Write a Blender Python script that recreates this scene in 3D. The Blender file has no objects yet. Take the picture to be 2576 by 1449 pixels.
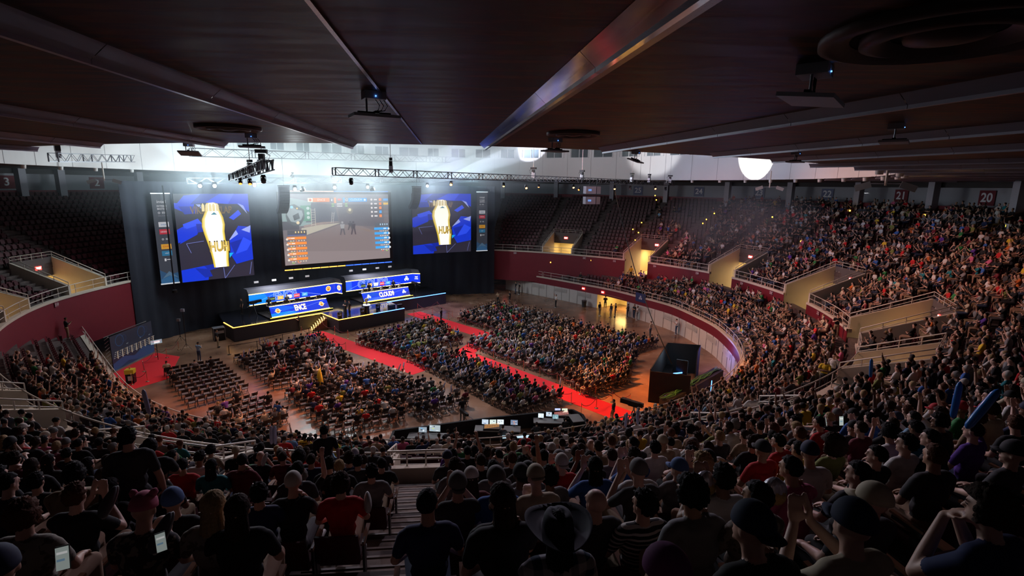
import bpy, bmesh, math, random
import numpy as np
from mathutils import Vector, Matrix
from mathutils.bvhtree import BVHTree
random.seed(7); RNG = np.random.default_rng(7)
C = bpy.context.scene.collection
SC = bpy.context.scene
# ------------------------------------------------------------------ camera
W, HH, FPX = 2576, 1449, 1288.0
PITCH = math.atan((724.5-468)/FPX); ROLL = math.radians(.9); EYE = 17.5
cd = bpy.data.cameras.new('camera'); cam = bpy.data.objects.new('camera', cd); C.objects.link(cam)
cd.sensor_width = 36; cd.lens = FPX/W*36; cd.clip_start = .1; cd.clip_end = 500
cam.matrix_world = Matrix.Translation((0, 0, EYE)) @ Matrix.Rotation(math.pi/2-PITCH, 4, 'X') @ Matrix.Rotation(ROLL, 4, 'Z')
SC.camera = cam
# ------------------------------------------------------------------ world, exposure
w = bpy.data.worlds.new('world'); SC.world = w; w.use_nodes = True
w.node_tree.nodes['Background'].inputs[0].default_value = (.30, .32, .42, 1)
w.node_tree.nodes['Background'].inputs[1].default_value = .02
SC.view_settings.view_transform = 'Standard'; SC.view_settings.look = 'None'
SC.view_settings.gamma = 1; SC.view_settings.use_curve_mapping = False
SC.view_settings.exposure = 0.0
cy = SC.cycles
cy.use_denoising = True; cy.max_bounces = 5; cy.diffuse_bounces = 2; cy.glossy_bounces = 3; cy.volume_bounces = 0
cy.transmission_bounces = 3; cy.sample_clamp_indirect = 3; cy.sample_clamp_direct = 12; cy.caustics_reflective = False; cy.caustics_refractive = False
cy.use_light_tree = True; cy.volume_step_rate = 3; cy.volume_max_steps = 64
NPX = Vector((0, 0, 1))

def light(kind, name, loc, energy, color, target=None, size=1.0, spot=40, blend=.4):
    l = bpy.data.lights.new(name, kind); l.energy = energy; l.color = color
    o = bpy.data.objects.new(name, l); C.objects.link(o); o.location = loc
    if kind == 'SPOT': l.spot_size = math.radians(spot); l.spot_blend = blend; l.shadow_soft_size = size
    elif kind == 'AREA': l.shape = 'RECTANGLE'; l.size = size if not isinstance(size, tuple) else size[0]; l.size_y = l.size if not isinstance(size, tuple) else size[1]
    else: l.shadow_soft_size = size
    if target is not None:
        o.rotation_euler = (Vector(target)-Vector(loc)).to_track_quat('-Z', 'Y').to_euler()
    return o
# ----spots high above the trusses; those on the near rows are added fill
LAMPS = [
 # loc, energy, colour, target, spot, blend
 ((-12, 50, 27), 200000, (1, .30, .05), (12.5, 40, 0), 26, .9),
 ((-6, 46, 27), 26000, (1, .42, .16), (13, 54, 0), 42, .9),
 ((0, 58, 27), 80000, (1, .36, .16), (-18, 36, 0), 34, .9),
 ((-10, 44, 27), 14000, (1, .36, .22), (-22, 42, 0), 44, .9),
 ((-16, 50, 27), 34000, (.90, .82, .92), (-7, 46, 0), 58, .9),
 ((-8, 56, 27), 26000, (.90, .82, .95), (4, 55, 0), 52, .9),
 ((-2, 60, 27), 9000, (.85, .8, 1), (-6, 66, 0), 36, .9),
 ((-6, 58, 27), 12000, (.45, .35, 1), (-10, 71, 0), 22, .9),
 ((2, 52, 27), 34000, (1, .44, .34), (30, 44, 7), 56, 1),
 ((0, 50, 27), 22000, (1, .40, .34), (27, 64, 6), 52, 1),
 ((-4, 44, 27), 26000, (1, .48, .38), (24, 32, 8), 55, 1),
 ((8, 60, 27), 12000, (1, .16, .16), (20, 76, 6), 42, 1),
 ((-14, 46, 27), 12000, (1, .42, .30), (-34, 33, 4), 48, 1),
 ((-12, 48, 27), 30000, (.50, .58, 1), (42, 66, 14), 50, 1),
 ((-28, 42, 27), 12000, (1, .62, .5), (-16, 20, 5), 60, 1),
 ((0, 45, 27), 14000, (1, .60, .5), (6, 20, 6), 60, 1),
 ((4, 48, 27), 30000, (.75, .65, .85), (0, 10, 10), 50, 1),
 ((-20, 50, 27), 40000, (.75, .70, .85), (-9, 9, 10), 40, 1),
 ((-10, 52, 27), 40000, (.80, .62, .80), (14, 14, 11), 40, 1),
]
LK_ = [.9, .8, .8, .8, .75, .75, .8, 1.8, .62, .5, .62, .9, .42, .45, .55, .5, .4, .35, .35]
for i, (l, e, c, t, s, b) in enumerate(LAMPS):
    light('SPOT', 'lamp_and_fill_light', l, e*LK_[i], c, t, .35, s, b)

# ------------------------------------------------------------------ helpers
def ray(x, y):
    u = (x-1288)/FPX; v = (724.5-y)/FPX; c, s = math.cos(ROLL), math.sin(ROLL)
    u2 = u*c-v*s; v2 = u*s+v*c
    return Vector((u2, math.cos(PITCH)+v2*math.sin(PITCH), -math.sin(PITCH)+v2*math.cos(PITCH)))
def gp(x, y, z=0.0):
    d = ray(x, y); t = (z-EYE)/d.z
    return Vector((d.x*t, d.y*t, z))
def hit(x, y, n, dd):
    d = ray(x, y); t = dd/(d.x*n[0]+d.y*n[1])
    return Vector((d.x*t, d.y*t, EYE+d.z*t))
def proj(P):
    X, Y, Z = P[0], P[1], P[2]-EYE
    c, s, cp, sp = math.cos(ROLL), math.sin(ROLL), math.cos(PITCH), math.sin(PITCH)
    d = Y*cp-Z*sp
    if d < .3: return None
    v2 = (Y*sp+Z*cp)/d; u2 = X/d
    return 1288+(u2*c+v2*s)*FPX, 724.5-(-u2*s+v2*c)*FPX, d

MATS = {}
def mat(name, col, rough=.6, metal=0.0, emit=None, es=0.0, noise=0.0, scale=8.0, bump=0.0, spec=.5):
    if name in MATS: return MATS[name]
    m = bpy.data.materials.new(name); m.use_nodes = True
    nt = m.node_tree; b = nt.nodes['Principled BSDF']
    b.inputs['Base Color'].default_value = (*col, 1); b.inputs['Roughness'].default_value = rough
    b.inputs['Metallic'].default_value = metal; b.inputs['Specular IOR Level'].default_value = spec
    if emit is not None:
        b.inputs['Emission Color'].default_value = (*emit, 1); b.inputs['Emission Strength'].default_value = es
    if noise or bump:
        tc = nt.nodes.new('ShaderNodeTexCoord'); n = nt.nodes.new('ShaderNodeTexNoise'); n.inputs['Scale'].default_value = scale
        n.inputs['Detail'].default_value = 4
        nt.links.new(tc.outputs['Object'], n.inputs['Vector'])
        if noise:
            mx = nt.nodes.new('ShaderNodeMix'); mx.data_type = 'RGBA'
            mx.inputs[6].default_value = (*[c*(1-noise) for c in col], 1); mx.inputs[7].default_value = (*[min(1, c*(1+noise)) for c in col], 1)
            nt.links.new(n.outputs['Fac'], mx.inputs[0]); nt.links.new(mx.outputs[2], b.inputs['Base Color'])
        if bump:
            bp = nt.nodes.new('ShaderNodeBump'); bp.inputs['Strength'].default_value = bump; bp.inputs['Distance'].default_value = .02
            nt.links.new(n.outputs['Fac'], bp.inputs['Height']); nt.links.new(bp.outputs[0], b.inputs['Normal'])
    MATS[name] = m
    return m
def ramp_noise(m, stops, scale, stretch=(1, 1, 1), rough=None, detail=6, coord='Object'):
    nt = m.node_tree; b = nt.nodes['Principled BSDF']
    tc = nt.nodes.new('ShaderNodeTexCoord'); mp = nt.nodes.new('ShaderNodeMapping'); mp.inputs['Scale'].default_value = stretch
    n = nt.nodes.new('ShaderNodeTexNoise'); n.inputs['Scale'].default_value = scale; n.inputs['Detail'].default_value = detail
    r = nt.nodes.new('ShaderNodeValToRGB'); els = r.color_ramp.elements
    while len(els) < len(stops): els.new(.5)
    for e, (p, c) in zip(els, stops): e.position = p; e.color = (*c, 1)
    nt.links.new(tc.outputs[coord], mp.inputs[0]); nt.links.new(mp.outputs[0], n.inputs['Vector']); nt.links.new(n.outputs['Fac'], r.inputs[0])
    nt.links.new(r.outputs[0], b.inputs['Base Color'])
    if rough:
        mr = nt.nodes.new('ShaderNodeMapRange'); mr.inputs[3].default_value = rough[0]; mr.inputs[4].default_value = rough[1]
        nt.links.new(n.outputs['Fac'], mr.inputs[0]); nt.links.new(mr.outputs[0], b.inputs['Roughness'])
    return m

class MB:
    """collects shapes into one mesh"""
    def __init__(s): s.v = []; s.f = []; s.m = []
    def add(s, vs, fs, mi=0):
        o = len(s.v); s.v += [tuple(v) for v in vs]; s.f += [tuple(i+o for i in f) for f in fs]; s.m += [mi]*len(fs); return s
    def quad(s, a, b, c, d, mi=0): return s.add([a, b, c, d], [(0, 1, 2, 3)], mi)
    def box(s, c, sz, rz=0, mi=0, rx=0, ry=0):
        hx, hy, hz = sz[0]/2, sz[1]/2, sz[2]/2
        R = Matrix.Rotation(rz, 3, 'Z') @ Matrix.Rotation(ry, 3, 'Y') @ Matrix.Rotation(rx, 3, 'X')
        vs = [Vector(c)+R @ Vector((x*hx, y*hy, z*hz)) for z in (-1, 1) for y in (-1, 1) for x in (-1, 1)]
        return s.add(vs, [(0, 2, 3, 1), (4, 5, 7, 6), (0, 1, 5, 4), (2, 6, 7, 3), (0, 4, 6, 2), (1, 3, 7, 5)], mi)
    def bar(s, a, b, wd, ht=None, mi=0):
        a, b = Vector(a), Vector(b); d = (b-a)
        if d.length < 1e-6: return s
        ht = ht or wd; d.normalize(); up = Vector((0, 0, 1)) if abs(d.z) < .95 else Vector((1, 0, 0))
        x = d.cross(up).normalized()*wd/2; y = x.cross(d).normalized()*ht/2
        vs = [a-x-y, a+x-y, a+x+y, a-x+y, b-x-y, b+x-y, b+x+y, b-x+y]
        return s.add(vs, [(0, 1, 2, 3), (7, 6, 5, 4), (0, 4, 5, 1), (1, 5, 6, 2), (2, 6, 7, 3), (3, 7, 4, 0)], mi)
    def tube(s, pts, r, n=8, mi=0, cap=True):
        pts = [Vector(p) for p in pts]; rings = []
        rr = r if isinstance(r, (list, tuple)) else [r]*len(pts)
        for i, p in enumerate(pts):
            d = (pts[min(i+1, len(pts)-1)]-pts[max(i-1, 0)])
            if d.length < 1e-9: d = Vector((0, 0, 1))
            d.normalize(); up = Vector((0, 0, 1)) if abs(d.z) < .95 else Vector((1, 0, 0))
            x = d.cross(up).normalized(); y = x.cross(d)
            rings.append([p+x*rr[i]*math.cos(2*math.pi*k/n)+y*rr[i]*math.sin(2*math.pi*k/n) for k in range(n)])
        vs = [v for r_ in rings for v in r_]; fs = []
        for i in range(len(rings)-1):
            for k in range(n): fs.append((i*n+k, i*n+(k+1) % n, (i+1)*n+(k+1) % n, (i+1)*n+k))
        if cap: fs += [tuple(range(n))[::-1], tuple((len(rings)-1)*n+k for k in range(n))]
        return s.add(vs, fs, mi)
    def lathe(s, prof, c=(0, 0, 0), n=20, mi=0):
        vs = [(c[0]+r*math.cos(2*math.pi*k/n), c[1]+r*math.sin(2*math.pi*k/n), c[2]+z) for r, z in prof for k in range(n)]
        fs = [(i*n+k, i*n+(k+1) % n, (i+1)*n+(k+1) % n, (i+1)*n+k) for i in range(len(prof)-1) for k in range(n)]
        return s.add(vs, fs, mi)
    def sweep(s, pts, prof, mi=0, closed=False):
        """prof = list of (outward, up) swept along plan polyline pts [(x,y,nx,ny)], z in prof"""
        n = len(prof); vs = []; fs = []
        for (x, y, nx, ny) in pts:
            for (o, z) in prof: vs.append((x+nx*o, y+ny*o, z))
        m = len(pts)
        for i in range(m if closed else m-1):
            j = (i+1) % m
            for k in range(n-1): fs.append((i*n+k, i*n+k+1, j*n+k+1, j*n+k))
        return s.add(vs, fs, mi)
    def mesh(s, name, mats):
        me = bpy.data.meshes.new(name)
        if s.v: me.from_pydata(s.v, [], s.f)
        for m in (mats if isinstance(mats, (list, tuple)) else [mats]): me.materials.append(m)
        if s.m and max(s.m) > 0: me.polygons.foreach_set('material_index', s.m)
        me.update(); return me
    def build(s, name, mats, parent=None, smooth=False, loc=None):
        me = s.mesh(name, mats)
        if smooth: me.polygons.foreach_set('use_smooth', [True]*len(me.polygons))
        o = bpy.data.objects.new(name, me); C.objects.link(o)
        if parent is not None: o.parent = parent
        if loc is not None: o.location = loc
        return o
def tag(o, label=None, cat=None, group=None, kind=None):
    if label and len(label.split()) > 16: print('LONG', label)
    if label: o['label'] = label
    if cat: o['category'] = cat
    if group: o['group'] = group
    if kind: o['kind'] = kind
    return o
def empty(name, loc, rz=0, label=None, cat=None, group=None):
    o = bpy.data.objects.new(name, None); C.objects.link(o); o.location = loc; o.rotation_euler = (0, 0, rz); o.empty_display_size = .1
    return tag(o, label, cat, group)
def copy_tree(o, parent=None, kids={}):
    c = o.copy(); C.objects.link(c); c.parent = parent
    for ch in KIDS(o): copy_tree(ch, c)
    return c
_k = {}
def KIDS(o): return _k.get(o.name, [])
def reg(o):
    """remember children of a prototype so that copies need no scene search"""
    def walk(p):
        _k[p.name] = [q for q in bpy.data.objects if q.parent == p]
        for q in _k[p.name]: walk(q)
    walk(o)
def text_mesh(txt, size=1.0, bold=0.0, extrude=0.0):
    cu = bpy.data.curves.new('t', 'FONT'); cu.body = txt; cu.size = size; cu.align_x = 'CENTER'; cu.align_y = 'CENTER'; cu.offset = bold; cu.extrude = extrude
    cu.resolution_u = 3
    o = bpy.data.objects.new('t', cu); C.objects.link(o)
    bpy.context.view_layer.update()
    me = bpy.data.meshes.new_from_object(o.evaluated_get(bpy.context.evaluated_depsgraph_get()))
    bpy.data.objects.remove(o); bpy.data.curves.remove(cu)
    return me
def text_obj(name, txt, size, m, parent, origin, ux, uy, off=0, bold=0.0, sx=1.0, outline=None):
    """lettering on a plane with unit vectors ux, uy centred on origin"""
    me = text_mesh(txt, size, bold); ux, uy = Vector(ux).normalized(), Vector(uy).normalized(); n = ux.cross(uy)
    for v in me.vertices: v.co = Vector(origin)+ux*v.co.x*sx+uy*v.co.y+n*off
    me.materials.clear(); me.materials.append(m)
    o = bpy.data.objects.new(name, me); C.objects.link(o); o.parent = parent
    return o

# ------------------------------------------------------------------ materials
def emis(name, c, s, base=(.02, .02, .02)): return mat(name, base, .5, emit=c, es=s)
CONC = ramp_noise(mat('concrete', (.2, .19, .18), .85), [(.3, (.05, .035, .035)), (.6, (.10, .075, .07)), (.8, (.15, .12, .11))], 3)
STEP = ramp_noise(mat('worn_step_concrete', (.2, .18, .16), .8), [(.35, (.10, .07, .05)), (.55, (.30, .23, .19)), (.75, (.42, .34, .30))], 2.2, detail=10)
CREAM = mat('cream_painted_wall', (.62, .55, .45), .7, noise=.06, scale=2)
CREAM2 = mat('pale_block_wall', (.60, .56, .52), .75, noise=.08, scale=3)
MAROON = mat('maroon_wall', (.165, .007, .018), .55, noise=.1, scale=2)
RAILM = mat('cream_metal_rail', (.68, .62, .55), .4, .1)
FLOOR = ramp_noise(mat('polished_brown_floor', (.3, .15, .08), .25, spec=.5), [(.3, (.12, .060, .035)), (.55, (.26, .14, .085)), (.8, (.36, .21, .13))], .35, rough=(.16, .34), detail=8)
SEATM = mat('maroon_seat_plastic', (.065, .010, .015), .45, spec=.3)
SEATD = mat('maroon_seat_fabric', (.060, .009, .014), .6, noise=.2, scale=30)
IRON = mat('dark_cast_iron', (.05, .04, .04), .45, .5)
WOODARM = mat('varnished_armrest', (.22, .10, .055), .3)
BLACK = mat('black_drape', (.006, .006, .008), .85)
BLACKM = mat('black_metal', (.018, .018, .02), .4, .6)
GREYM = mat('grey_metal', (.35, .36, .40), .35, .7)
ALU = mat('brushed_aluminium_baffle', (.62, .60, .72), .35, .35)
MIRROR = mat('polished_aluminium', (.82, .82, .90), .10, .88)
WHITEP = mat('white_plaster', (.72, .70, .68), .8, noise=.04, scale=.4)
DARKW = mat('dark_concourse', (.05, .045, .045), .8)
BANDG = mat('grey_header_panel', (.10, .085, .085), .7)
REDC = mat('red_carpet', (.75, .012, .02), .9, noise=.15, scale=20)
EXITM = mat('red_exit_sign', (.5, .02, .02), .5, emit=(1, .04, .03), es=6)
EXITW = mat('exit_sign_letters', (1, .9, .9), .5, emit=(1, .55, .5), es=10)
CEIL = mat('brown_board_ceiling', (.10, .05, .035), .5, spec=.2)
ramp_noise(CEIL, [(.40, (.012, .0042, .0022)), (.5, (.045, .016, .009)), (.60, (.16, .065, .038))], 2.0, (.45, 3.0, 1), rough=(.30, .6), detail=15)  # board grain and lamp gloss streaks, both put into the colour
def perforated(m, scale):
    nt = m.node_tree; b = nt.nodes['Principled BSDF']; tc = nt.nodes.new('ShaderNodeTexCoord'); v = nt.nodes.new('ShaderNodeTexVoronoi')
    v.inputs['Scale'].default_value = scale; v.inputs['Randomness'].default_value = .15
    r = nt.nodes.new('ShaderNodeValToRGB'); r.color_ramp.elements[0].position = .28; r.color_ramp.elements[0].color = (.01, .01, .01, 1); r.color_ramp.elements[1].position = .4; r.color_ramp.elements[1].color = (.30, .26, .25, 1)
    nt.links.new(tc.outputs['Object'], v.inputs['Vector']); nt.links.new(v.outputs['Distance'], r.inputs[0]); nt.links.new(r.outputs[0], b.inputs['Base Color'])
    return m
PERF = perforated(mat('perforated_metal', (.3, .28, .27), .3, .8), 38)

# ------------------------------------------------------------------ plan curves of the arena
def resample(P, n, closed):
    P = np.array(P, float)
    if closed: P = np.vstack([P, P[:1]])
    d = np.r_[0, np.cumsum(np.hypot(*np.diff(P, axis=0).T))]
    t = np.linspace(0, d[-1], n+1 if closed else n)
    Q = np.stack([np.interp(t, d, P[:, 0]), np.interp(t, d, P[:, 1])], 1)
    return Q[:-1] if closed else Q
def smooth(Q, it, closed):
    for _ in range(it):
        if closed: Q = .25*np.roll(Q, 1, 0)+.5*Q+.25*np.roll(Q, -1, 0)
        else:
            R_ = Q.copy(); R_[1:-1] = .25*Q[:-2]+.5*Q[1:-1]+.25*Q[2:]; Q = R_
    return Q
def normals(Q, closed):
    if closed: T = np.roll(Q, -1, 0)-np.roll(Q, 1, 0)
    else: T = np.gradient(Q, axis=0)
    T /= np.hypot(T[:, 0], T[:, 1])[:, None]
    return np.stack([T[:, 1], -T[:, 0]], 1)     # outward for counter-clockwise travel
MP = [(-1.2, 17.0), (2.5, 18.0), (9.2, 20.6), (11.9, 22.1), (17.5, 26.1), (20.9, 29.4), (24.0, 33.9), (26.5, 39.4), (27.9, 46), (28.1, 51.1), (26.8, 60.4), (25, 64.9),
      (19.5, 72.2), (16.7, 74.9), (10.4, 79.2), (4, 82.4), (-3, 84.3), (-12, 84.5), (-22, 81), (-31, 74), (-37, 64), (-39.9, 55), (-40.3, 49.5), (-40.1, 43.5), (-38.9, 40),
      (-37.0, 36.0), (-33.5, 31), (-29, 26.8), (-24, 23), (-18.5, 19.8), (-13.6, 17.8), (-9.8, 17.0), (-5, 16.8)]
NM = 900
M = smooth(resample(MP, NM, True), 260, True)
# push out the shrinkage the smoothing causes
MNn = normals(M, True)
MN = smooth(normals(M, True), 40, True); MN /= np.hypot(MN[:, 0], MN[:, 1])[:, None]
ML = np.r_[0, np.cumsum(np.hypot(*np.diff(np.vstack([M, M[:1]]), axis=0).T))]; MLEN = ML[-1]
def m_at(s):
    s = s % MLEN; i = int(np.searchsorted(ML, s, 'right')-1); i = min(i, NM-1); f = (s-ML[i])/(ML[i+1]-ML[i]); j = (i+1) % NM
    p = M[i]*(1-f)+M[j]*f; n = MN[i]*(1-f)+MN[j]*f; n = n/np.hypot(*n)
    return p, n
def m_s(p):
    return ML[int(np.argmin(np.hypot(M[:, 0]-p[0], M[:, 1]-p[1])))]
def m_off(p):
    """signed distance outside the mid ring"""
    i = int(np.argmin(np.hypot(M[:, 0]-p[0], M[:, 1]-p[1])))
    return float((np.array(p[:2])-M[i]) @ MN[i])
RP = [(-40.5, 46.6), (-33.9, 40.2), (-28.5, 35.0), (-25.2, 32.0), (-22.2, 29.8), (-19.3, 28.2), (-15.3, 26.8), (-11, 25.9), (-7, 25.4), (-2.0, 25.7), (0.4, 26.1), (4.9, 27.8), (7.0, 28.8),
      (13.2, 33.0), (16.4, 36.4), (19.2, 40.6), (20.2, 42.8), (21.2, 46.5), (21.9, 53.1), (20.2, 62.4), (14.3, 72.0), (6.9, 79.6), (-1.1, 86.8)]
NR = 500
R = smooth(resample(RP, NR, False), 90, False); RN = normals(R, False)
RL = np.r_[0, np.cumsum(np.hypot(*np.diff(R, axis=0).T))]; RLEN = RL[-1]
def r_at(s):
    i = min(int(np.searchsorted(RL, s, 'right')-1), NR-2); f = (s-RL[i])/(RL[i+1]-RL[i]); n = RN[i]*(1-f)+RN[i+1]*f
    return R[i]*(1-f)+R[i+1]*f, n/np.hypot(*n)
# tiers
UO, UD, UZ, UR, UK = .55, .96, 7.15, .47, 18          # upper tier: first row offset, depth, height, rise, rows
LO, LD, LZ, LR, LK = .75, .86, 3.15, .42, 9           # lower tier
RAILZ, RZ = 8.05, 4.0
S_A = m_s((-36.0, 66.0)); S_B = m_s((-4.2, 84.4))      # hidden sector behind the stage lies between S_B and S_A
def in_hidden(s):
    s = s % MLEN
    return S_B < s < S_A
VOM = [((7.2, 81.2), 5.2, 5, 'wall'), ((18.0, 73.6), 4.6, 5, 'open'), ((25.9, 62.6), 4.6, 5, 'open'), ((28.0, 49.2), 4.8, 5, 'open'), ((25.0, 35.9), 5.0, 5, 'open'), ((19.4, 27.9), 4.2, 4, 'wall'),
       ((-2.75, 16.9), 2.6, 2, 'near'), ((-11.6, 17.2), 5.0, 2, 'near'), ((-20.6, 20.8), 4.0, 3, 'near'), ((-40.3, 47.6), 4.6, 5, 'wall'), ((-37.8, 38.0), 4.6, 5, 'wall'), ((9.6, 20.7), 4.4, 2, 'near')]
VS = [(m_s(p), w_, k, t) for p, w_, k, t in VOM]
def in_vom(s, pad=0):
    for (vs, vw, vk, vt) in VS:
        d = abs((s-vs+MLEN/2) % MLEN-MLEN/2)
        if d < vw/2+pad: return vk
    return 0
# aisles as plan lines (p at rail, direction outward)
AIS = []
for (vs, vw, vk, vt), (p, _, _, _) in zip(VS, VOM):
    if vt in ('near',) and abs(p[0]+2.75) < .2: continue
    for sg in ((-1, 1) if vt != 'near' else (1,)):
        q, n = m_at(vs+sg*(vw/2+.75)); AIS.append((q, n))
NEAR_AISLE = (np.array([-3.11, 16.9]), np.array([.107, -.994]))
AIS.append(NEAR_AISLE)
for p in ((-3.4, 84.3), (-30, 27.6), (2.5, 18)):
    q, n = m_at(m_s(p)); 
    if p[0] != 2.5: AIS.append((q, n))
def aisle_d(p):
    b = 9
    for q, n in AIS:
        d = p-q; al = d @ n
        if -2 < al < 22: b = min(b, abs(d[0]*n[1]-d[1]*n[0]))
    return b

# ------------------------------------------------------------------ setting: floor
def struct(o): return tag(o, kind='structure')
fl = MB(); fl.add([(-60, -10, 0), (60, -10, 0), (60, 110, 0), (-60, 110, 0)], [(0, 1, 2, 3)]); struct(fl.build('floor', FLOOR))
# lower boundary wall (panels below, maroon band above)
def line(curve, nrm, i0, i1, off=0.0, step=1):
    return [(curve[i][0]+nrm[i][0]*off, curve[i][1]+nrm[i][1]*off, nrm[i][0], nrm[i][1]) for i in range(i0, i1+1, step)]
rl = line(R, RN, 0, NR-1)
def r_i(p): return int(np.argmin(np.hypot(R[:, 0]-p[0], R[:, 1]-p[1])))
DI0, DI1 = sorted((r_i(gp(1485, 778)), r_i(gp(1556, 797))))
mb = MB(); mb.sweep(rl[:DI0+1], [(0, 0), (0, 2.15)]); mb.sweep(rl[DI1:], [(0, 0), (0, 2.15)]); struct(mb.build('wall_arena', CREAM2))
dp, dn_ = R[(DI0+DI1)//2], RN[(DI0+DI1)//2]; da, db = R[DI0], R[DI1]
mb = MB(); q_ = [Vector((*da, 0)), Vector((*db, 0)), Vector((*(db+dn_*5), 0)), Vector((*(da+dn_*5), 0))]; up_ = Vector((0, 0, 2.3))
mb.quad(q_[0], q_[3], q_[3]+up_, q_[0]+up_); mb.quad(q_[1], q_[2], q_[2]+up_, q_[1]+up_); mb.quad(q_[2], q_[3], q_[3]+up_, q_[2]+up_); mb.quad(*[v+up_ for v in q_])
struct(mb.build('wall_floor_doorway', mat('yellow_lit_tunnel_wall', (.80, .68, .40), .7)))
light('AREA', 'doorway_light', Vector((*(dp+dn_*2.4), 2.2)), 330, (1, .66, .22), Vector((*(dp+dn_*2.0), 0)), (3, 2))
mb = MB(); mb.sweep(rl, [(-.03, 2.05), (-.03, 3.02), (.0, 3.02)]); mb.sweep(rl, [(-.03, 2.05), (.0, 2.05)]); struct(mb.build('trim_maroon_band', MAROON))
mb = MB(); mb.sweep(rl, [(-.05, 3.02), (-.05, 3.2), (.35, 3.2), (.35, 3.0)]); struct(mb.build('trim_wall_cap', CREAM))
# vertical joints / doors / vents on the boundary wall, right part
ARENA_OPEN = .5*(RL[int(np.argmin(np.hypot(R[:, 0]-11.6, R[:, 1]-75)))]+RL[int(np.argmin(np.hypot(R[:, 0]-14.4, R[:, 1]-72)))])
jm = MB(); vm = MB()
s = RLEN*.45; k = 0
while s < RLEN-3:
    p, n = r_at(s); t = (-n[1], n[0])
    for dz in (0,):
        jm.bar((p[0]-n[0]*.02, p[1]-n[1]*.02, 0), (p[0]-n[0]*.02, p[1]-n[1]*.02, 2.05), .05, .05)
    if k % 3 == 1:
        for q in range(6):
            zz = 1.35+q*.1; a = (p[0]-n[0]*.05-t[0]*-.4, p[1]-n[1]*.05-t[1]*-.4, zz); b = (a[0]-t[0]*2.3, a[1]-t[1]*2.3, zz)
            p2, n2 = r_at(s-2.6 if s > 2.6 else s); vm.bar((p[0]-n[0]*.06, p[1]-n[1]*.06, zz), (p2[0]-n2[0]*.06, p2[1]-n2[1]*.06, zz), .04, .05)
    s += 1.55; k += 1
    if RL[DI0]-.2 < s < RL[DI1]+2.2: s = RL[DI1]+2.2
struct(jm.build('trim_wall_joints', mat('joint_grey', (.33, .30, .28), .8))); struct(vm.build('trim_wall_louvres', CREAM2))

# lower tier treads
def tread_run(mb, curve, nrm, cl, offs, z, depth, rise, closed, skip, mi=0):
    n = len(curve); run = []
    def flush():
        if len(run) > 1: mb.sweep(run, [(0, z-rise-.02), (0, z), (depth, z)], mi)
        run.clear()
    for i in range(0, n+(1 if closed else 0), 2):
        i_ = i % n
        x, y = curve[i_]+nrm[i_]*offs
        if skip(i_, x, y): flush()
        else: run.append((x, y, nrm[i_][0], nrm[i_][1]))
    flush()
mb = MB()
for k in range(LK):
    o = LO+LD*k-.35; z = LZ+LR*k
    def sk(i, x, y): return m_off((x+RN[i][0]*.4, y+RN[i][1]*.4)) > .9
    tread_run(mb, R, RN, False, o, z, LD if k < LK-1 else 3.2, LR, False, sk)
struct(mb.build('floor_lower_tier', CONC))
# upper tier treads
mb = MB()
for k in range(UK):
    o = UO+UD*k-.5; z = UZ+UR*k
    def sk(i, x, y): return in_hidden(ML[i]) or in_vom(ML[i]) > k
    tread_run(mb, M, MN, True, o, z, UD, UR, True, sk)
ZT = UZ+UR*UK; OT = UO+UD*UK-.5
tread_run(mb, M, MN, True, OT, ZT, 5.5, UR, True, lambda i, x, y: in_hidden(ML[i]))
struct(mb.build('floor_upper_tier', CONC))
# stepped stair aisles: two steps to each row
def aisle_steps(q0, n0, wd, z_off=0):
    mb = MB(); t = np.array([-n0[1], n0[0]])
    for k in range(0, UK):
        for h in range(2):
            o = UO+UD*k-.5+UD*.5*h; z = UZ+UR*k+(UR*.5 if h else 0.0)
            if h == 0: z1 = z+.012; c = o+UD*.25
            else: z1 = z+.012; c = o+UD*.25
            p = q0+n0*c; r_ = math.atan2(t[1], t[0])
            mb.box((p[0], p[1], z1-.13), (wd, UD*.5+.03, .26), r_)
            e = q0+n0*(o+.02); mb.box((e[0], e[1], z1+.004), (wd, .035, .012), r_, 1)
    return mb
struct(aisle_steps(NEAR_AISLE[0], NEAR_AISLE[1], 1.5).build('floor_stair_aisle', [STEP, mat('worn_step_edge', (.24, .19, .165), .6)]))
for (q_a, n_a) in AIS:
    if q_a is NEAR_AISLE[0] or in_hidden(m_s(q_a)) or in_vom(m_s(q_a)): continue
    struct(aisle_steps(q_a, n_a, .95).build('floor_stair_aisle', [CONC, mat('worn_step_edge', (.24, .19, .165), .6)]))
YL = emis('yellow_step_lamp', (1, .5, .05), 8)
for (px_, py_) in ((1648, 492), (1651, 503), (1614, 560), (1606, 585), (1598, 604), (1592, 577), (1797, 537), (1777, 552), (1768, 562), (1717, 605), (2138, 530), (1943, 546), (2015, 607), (2326, 541), (2527, 568), (1385, 660), (1487, 655), (1544, 706)):
    d_ = ray(px_, py_)
    for t_ in np.linspace(30, 130, 1200):
        P_ = (d_.x*t_, d_.y*t_, EYE+d_.z*t_); o_ = m_off(P_)
        if o_ > 0 and P_[2] < UZ+UR*(o_+.5-UO)/UD+.5: break
    tag(MB().box((0, 0, 0), (.12, .12, .16)).build('step_lamp', YL, None, False, P_), 'tiny yellow step lamp on the tier steps, %d metres out, %d metres right' % (round(P_[1]), round(P_[0])), 'lamp', 'yellow step lamps on the tier aisles')
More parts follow.
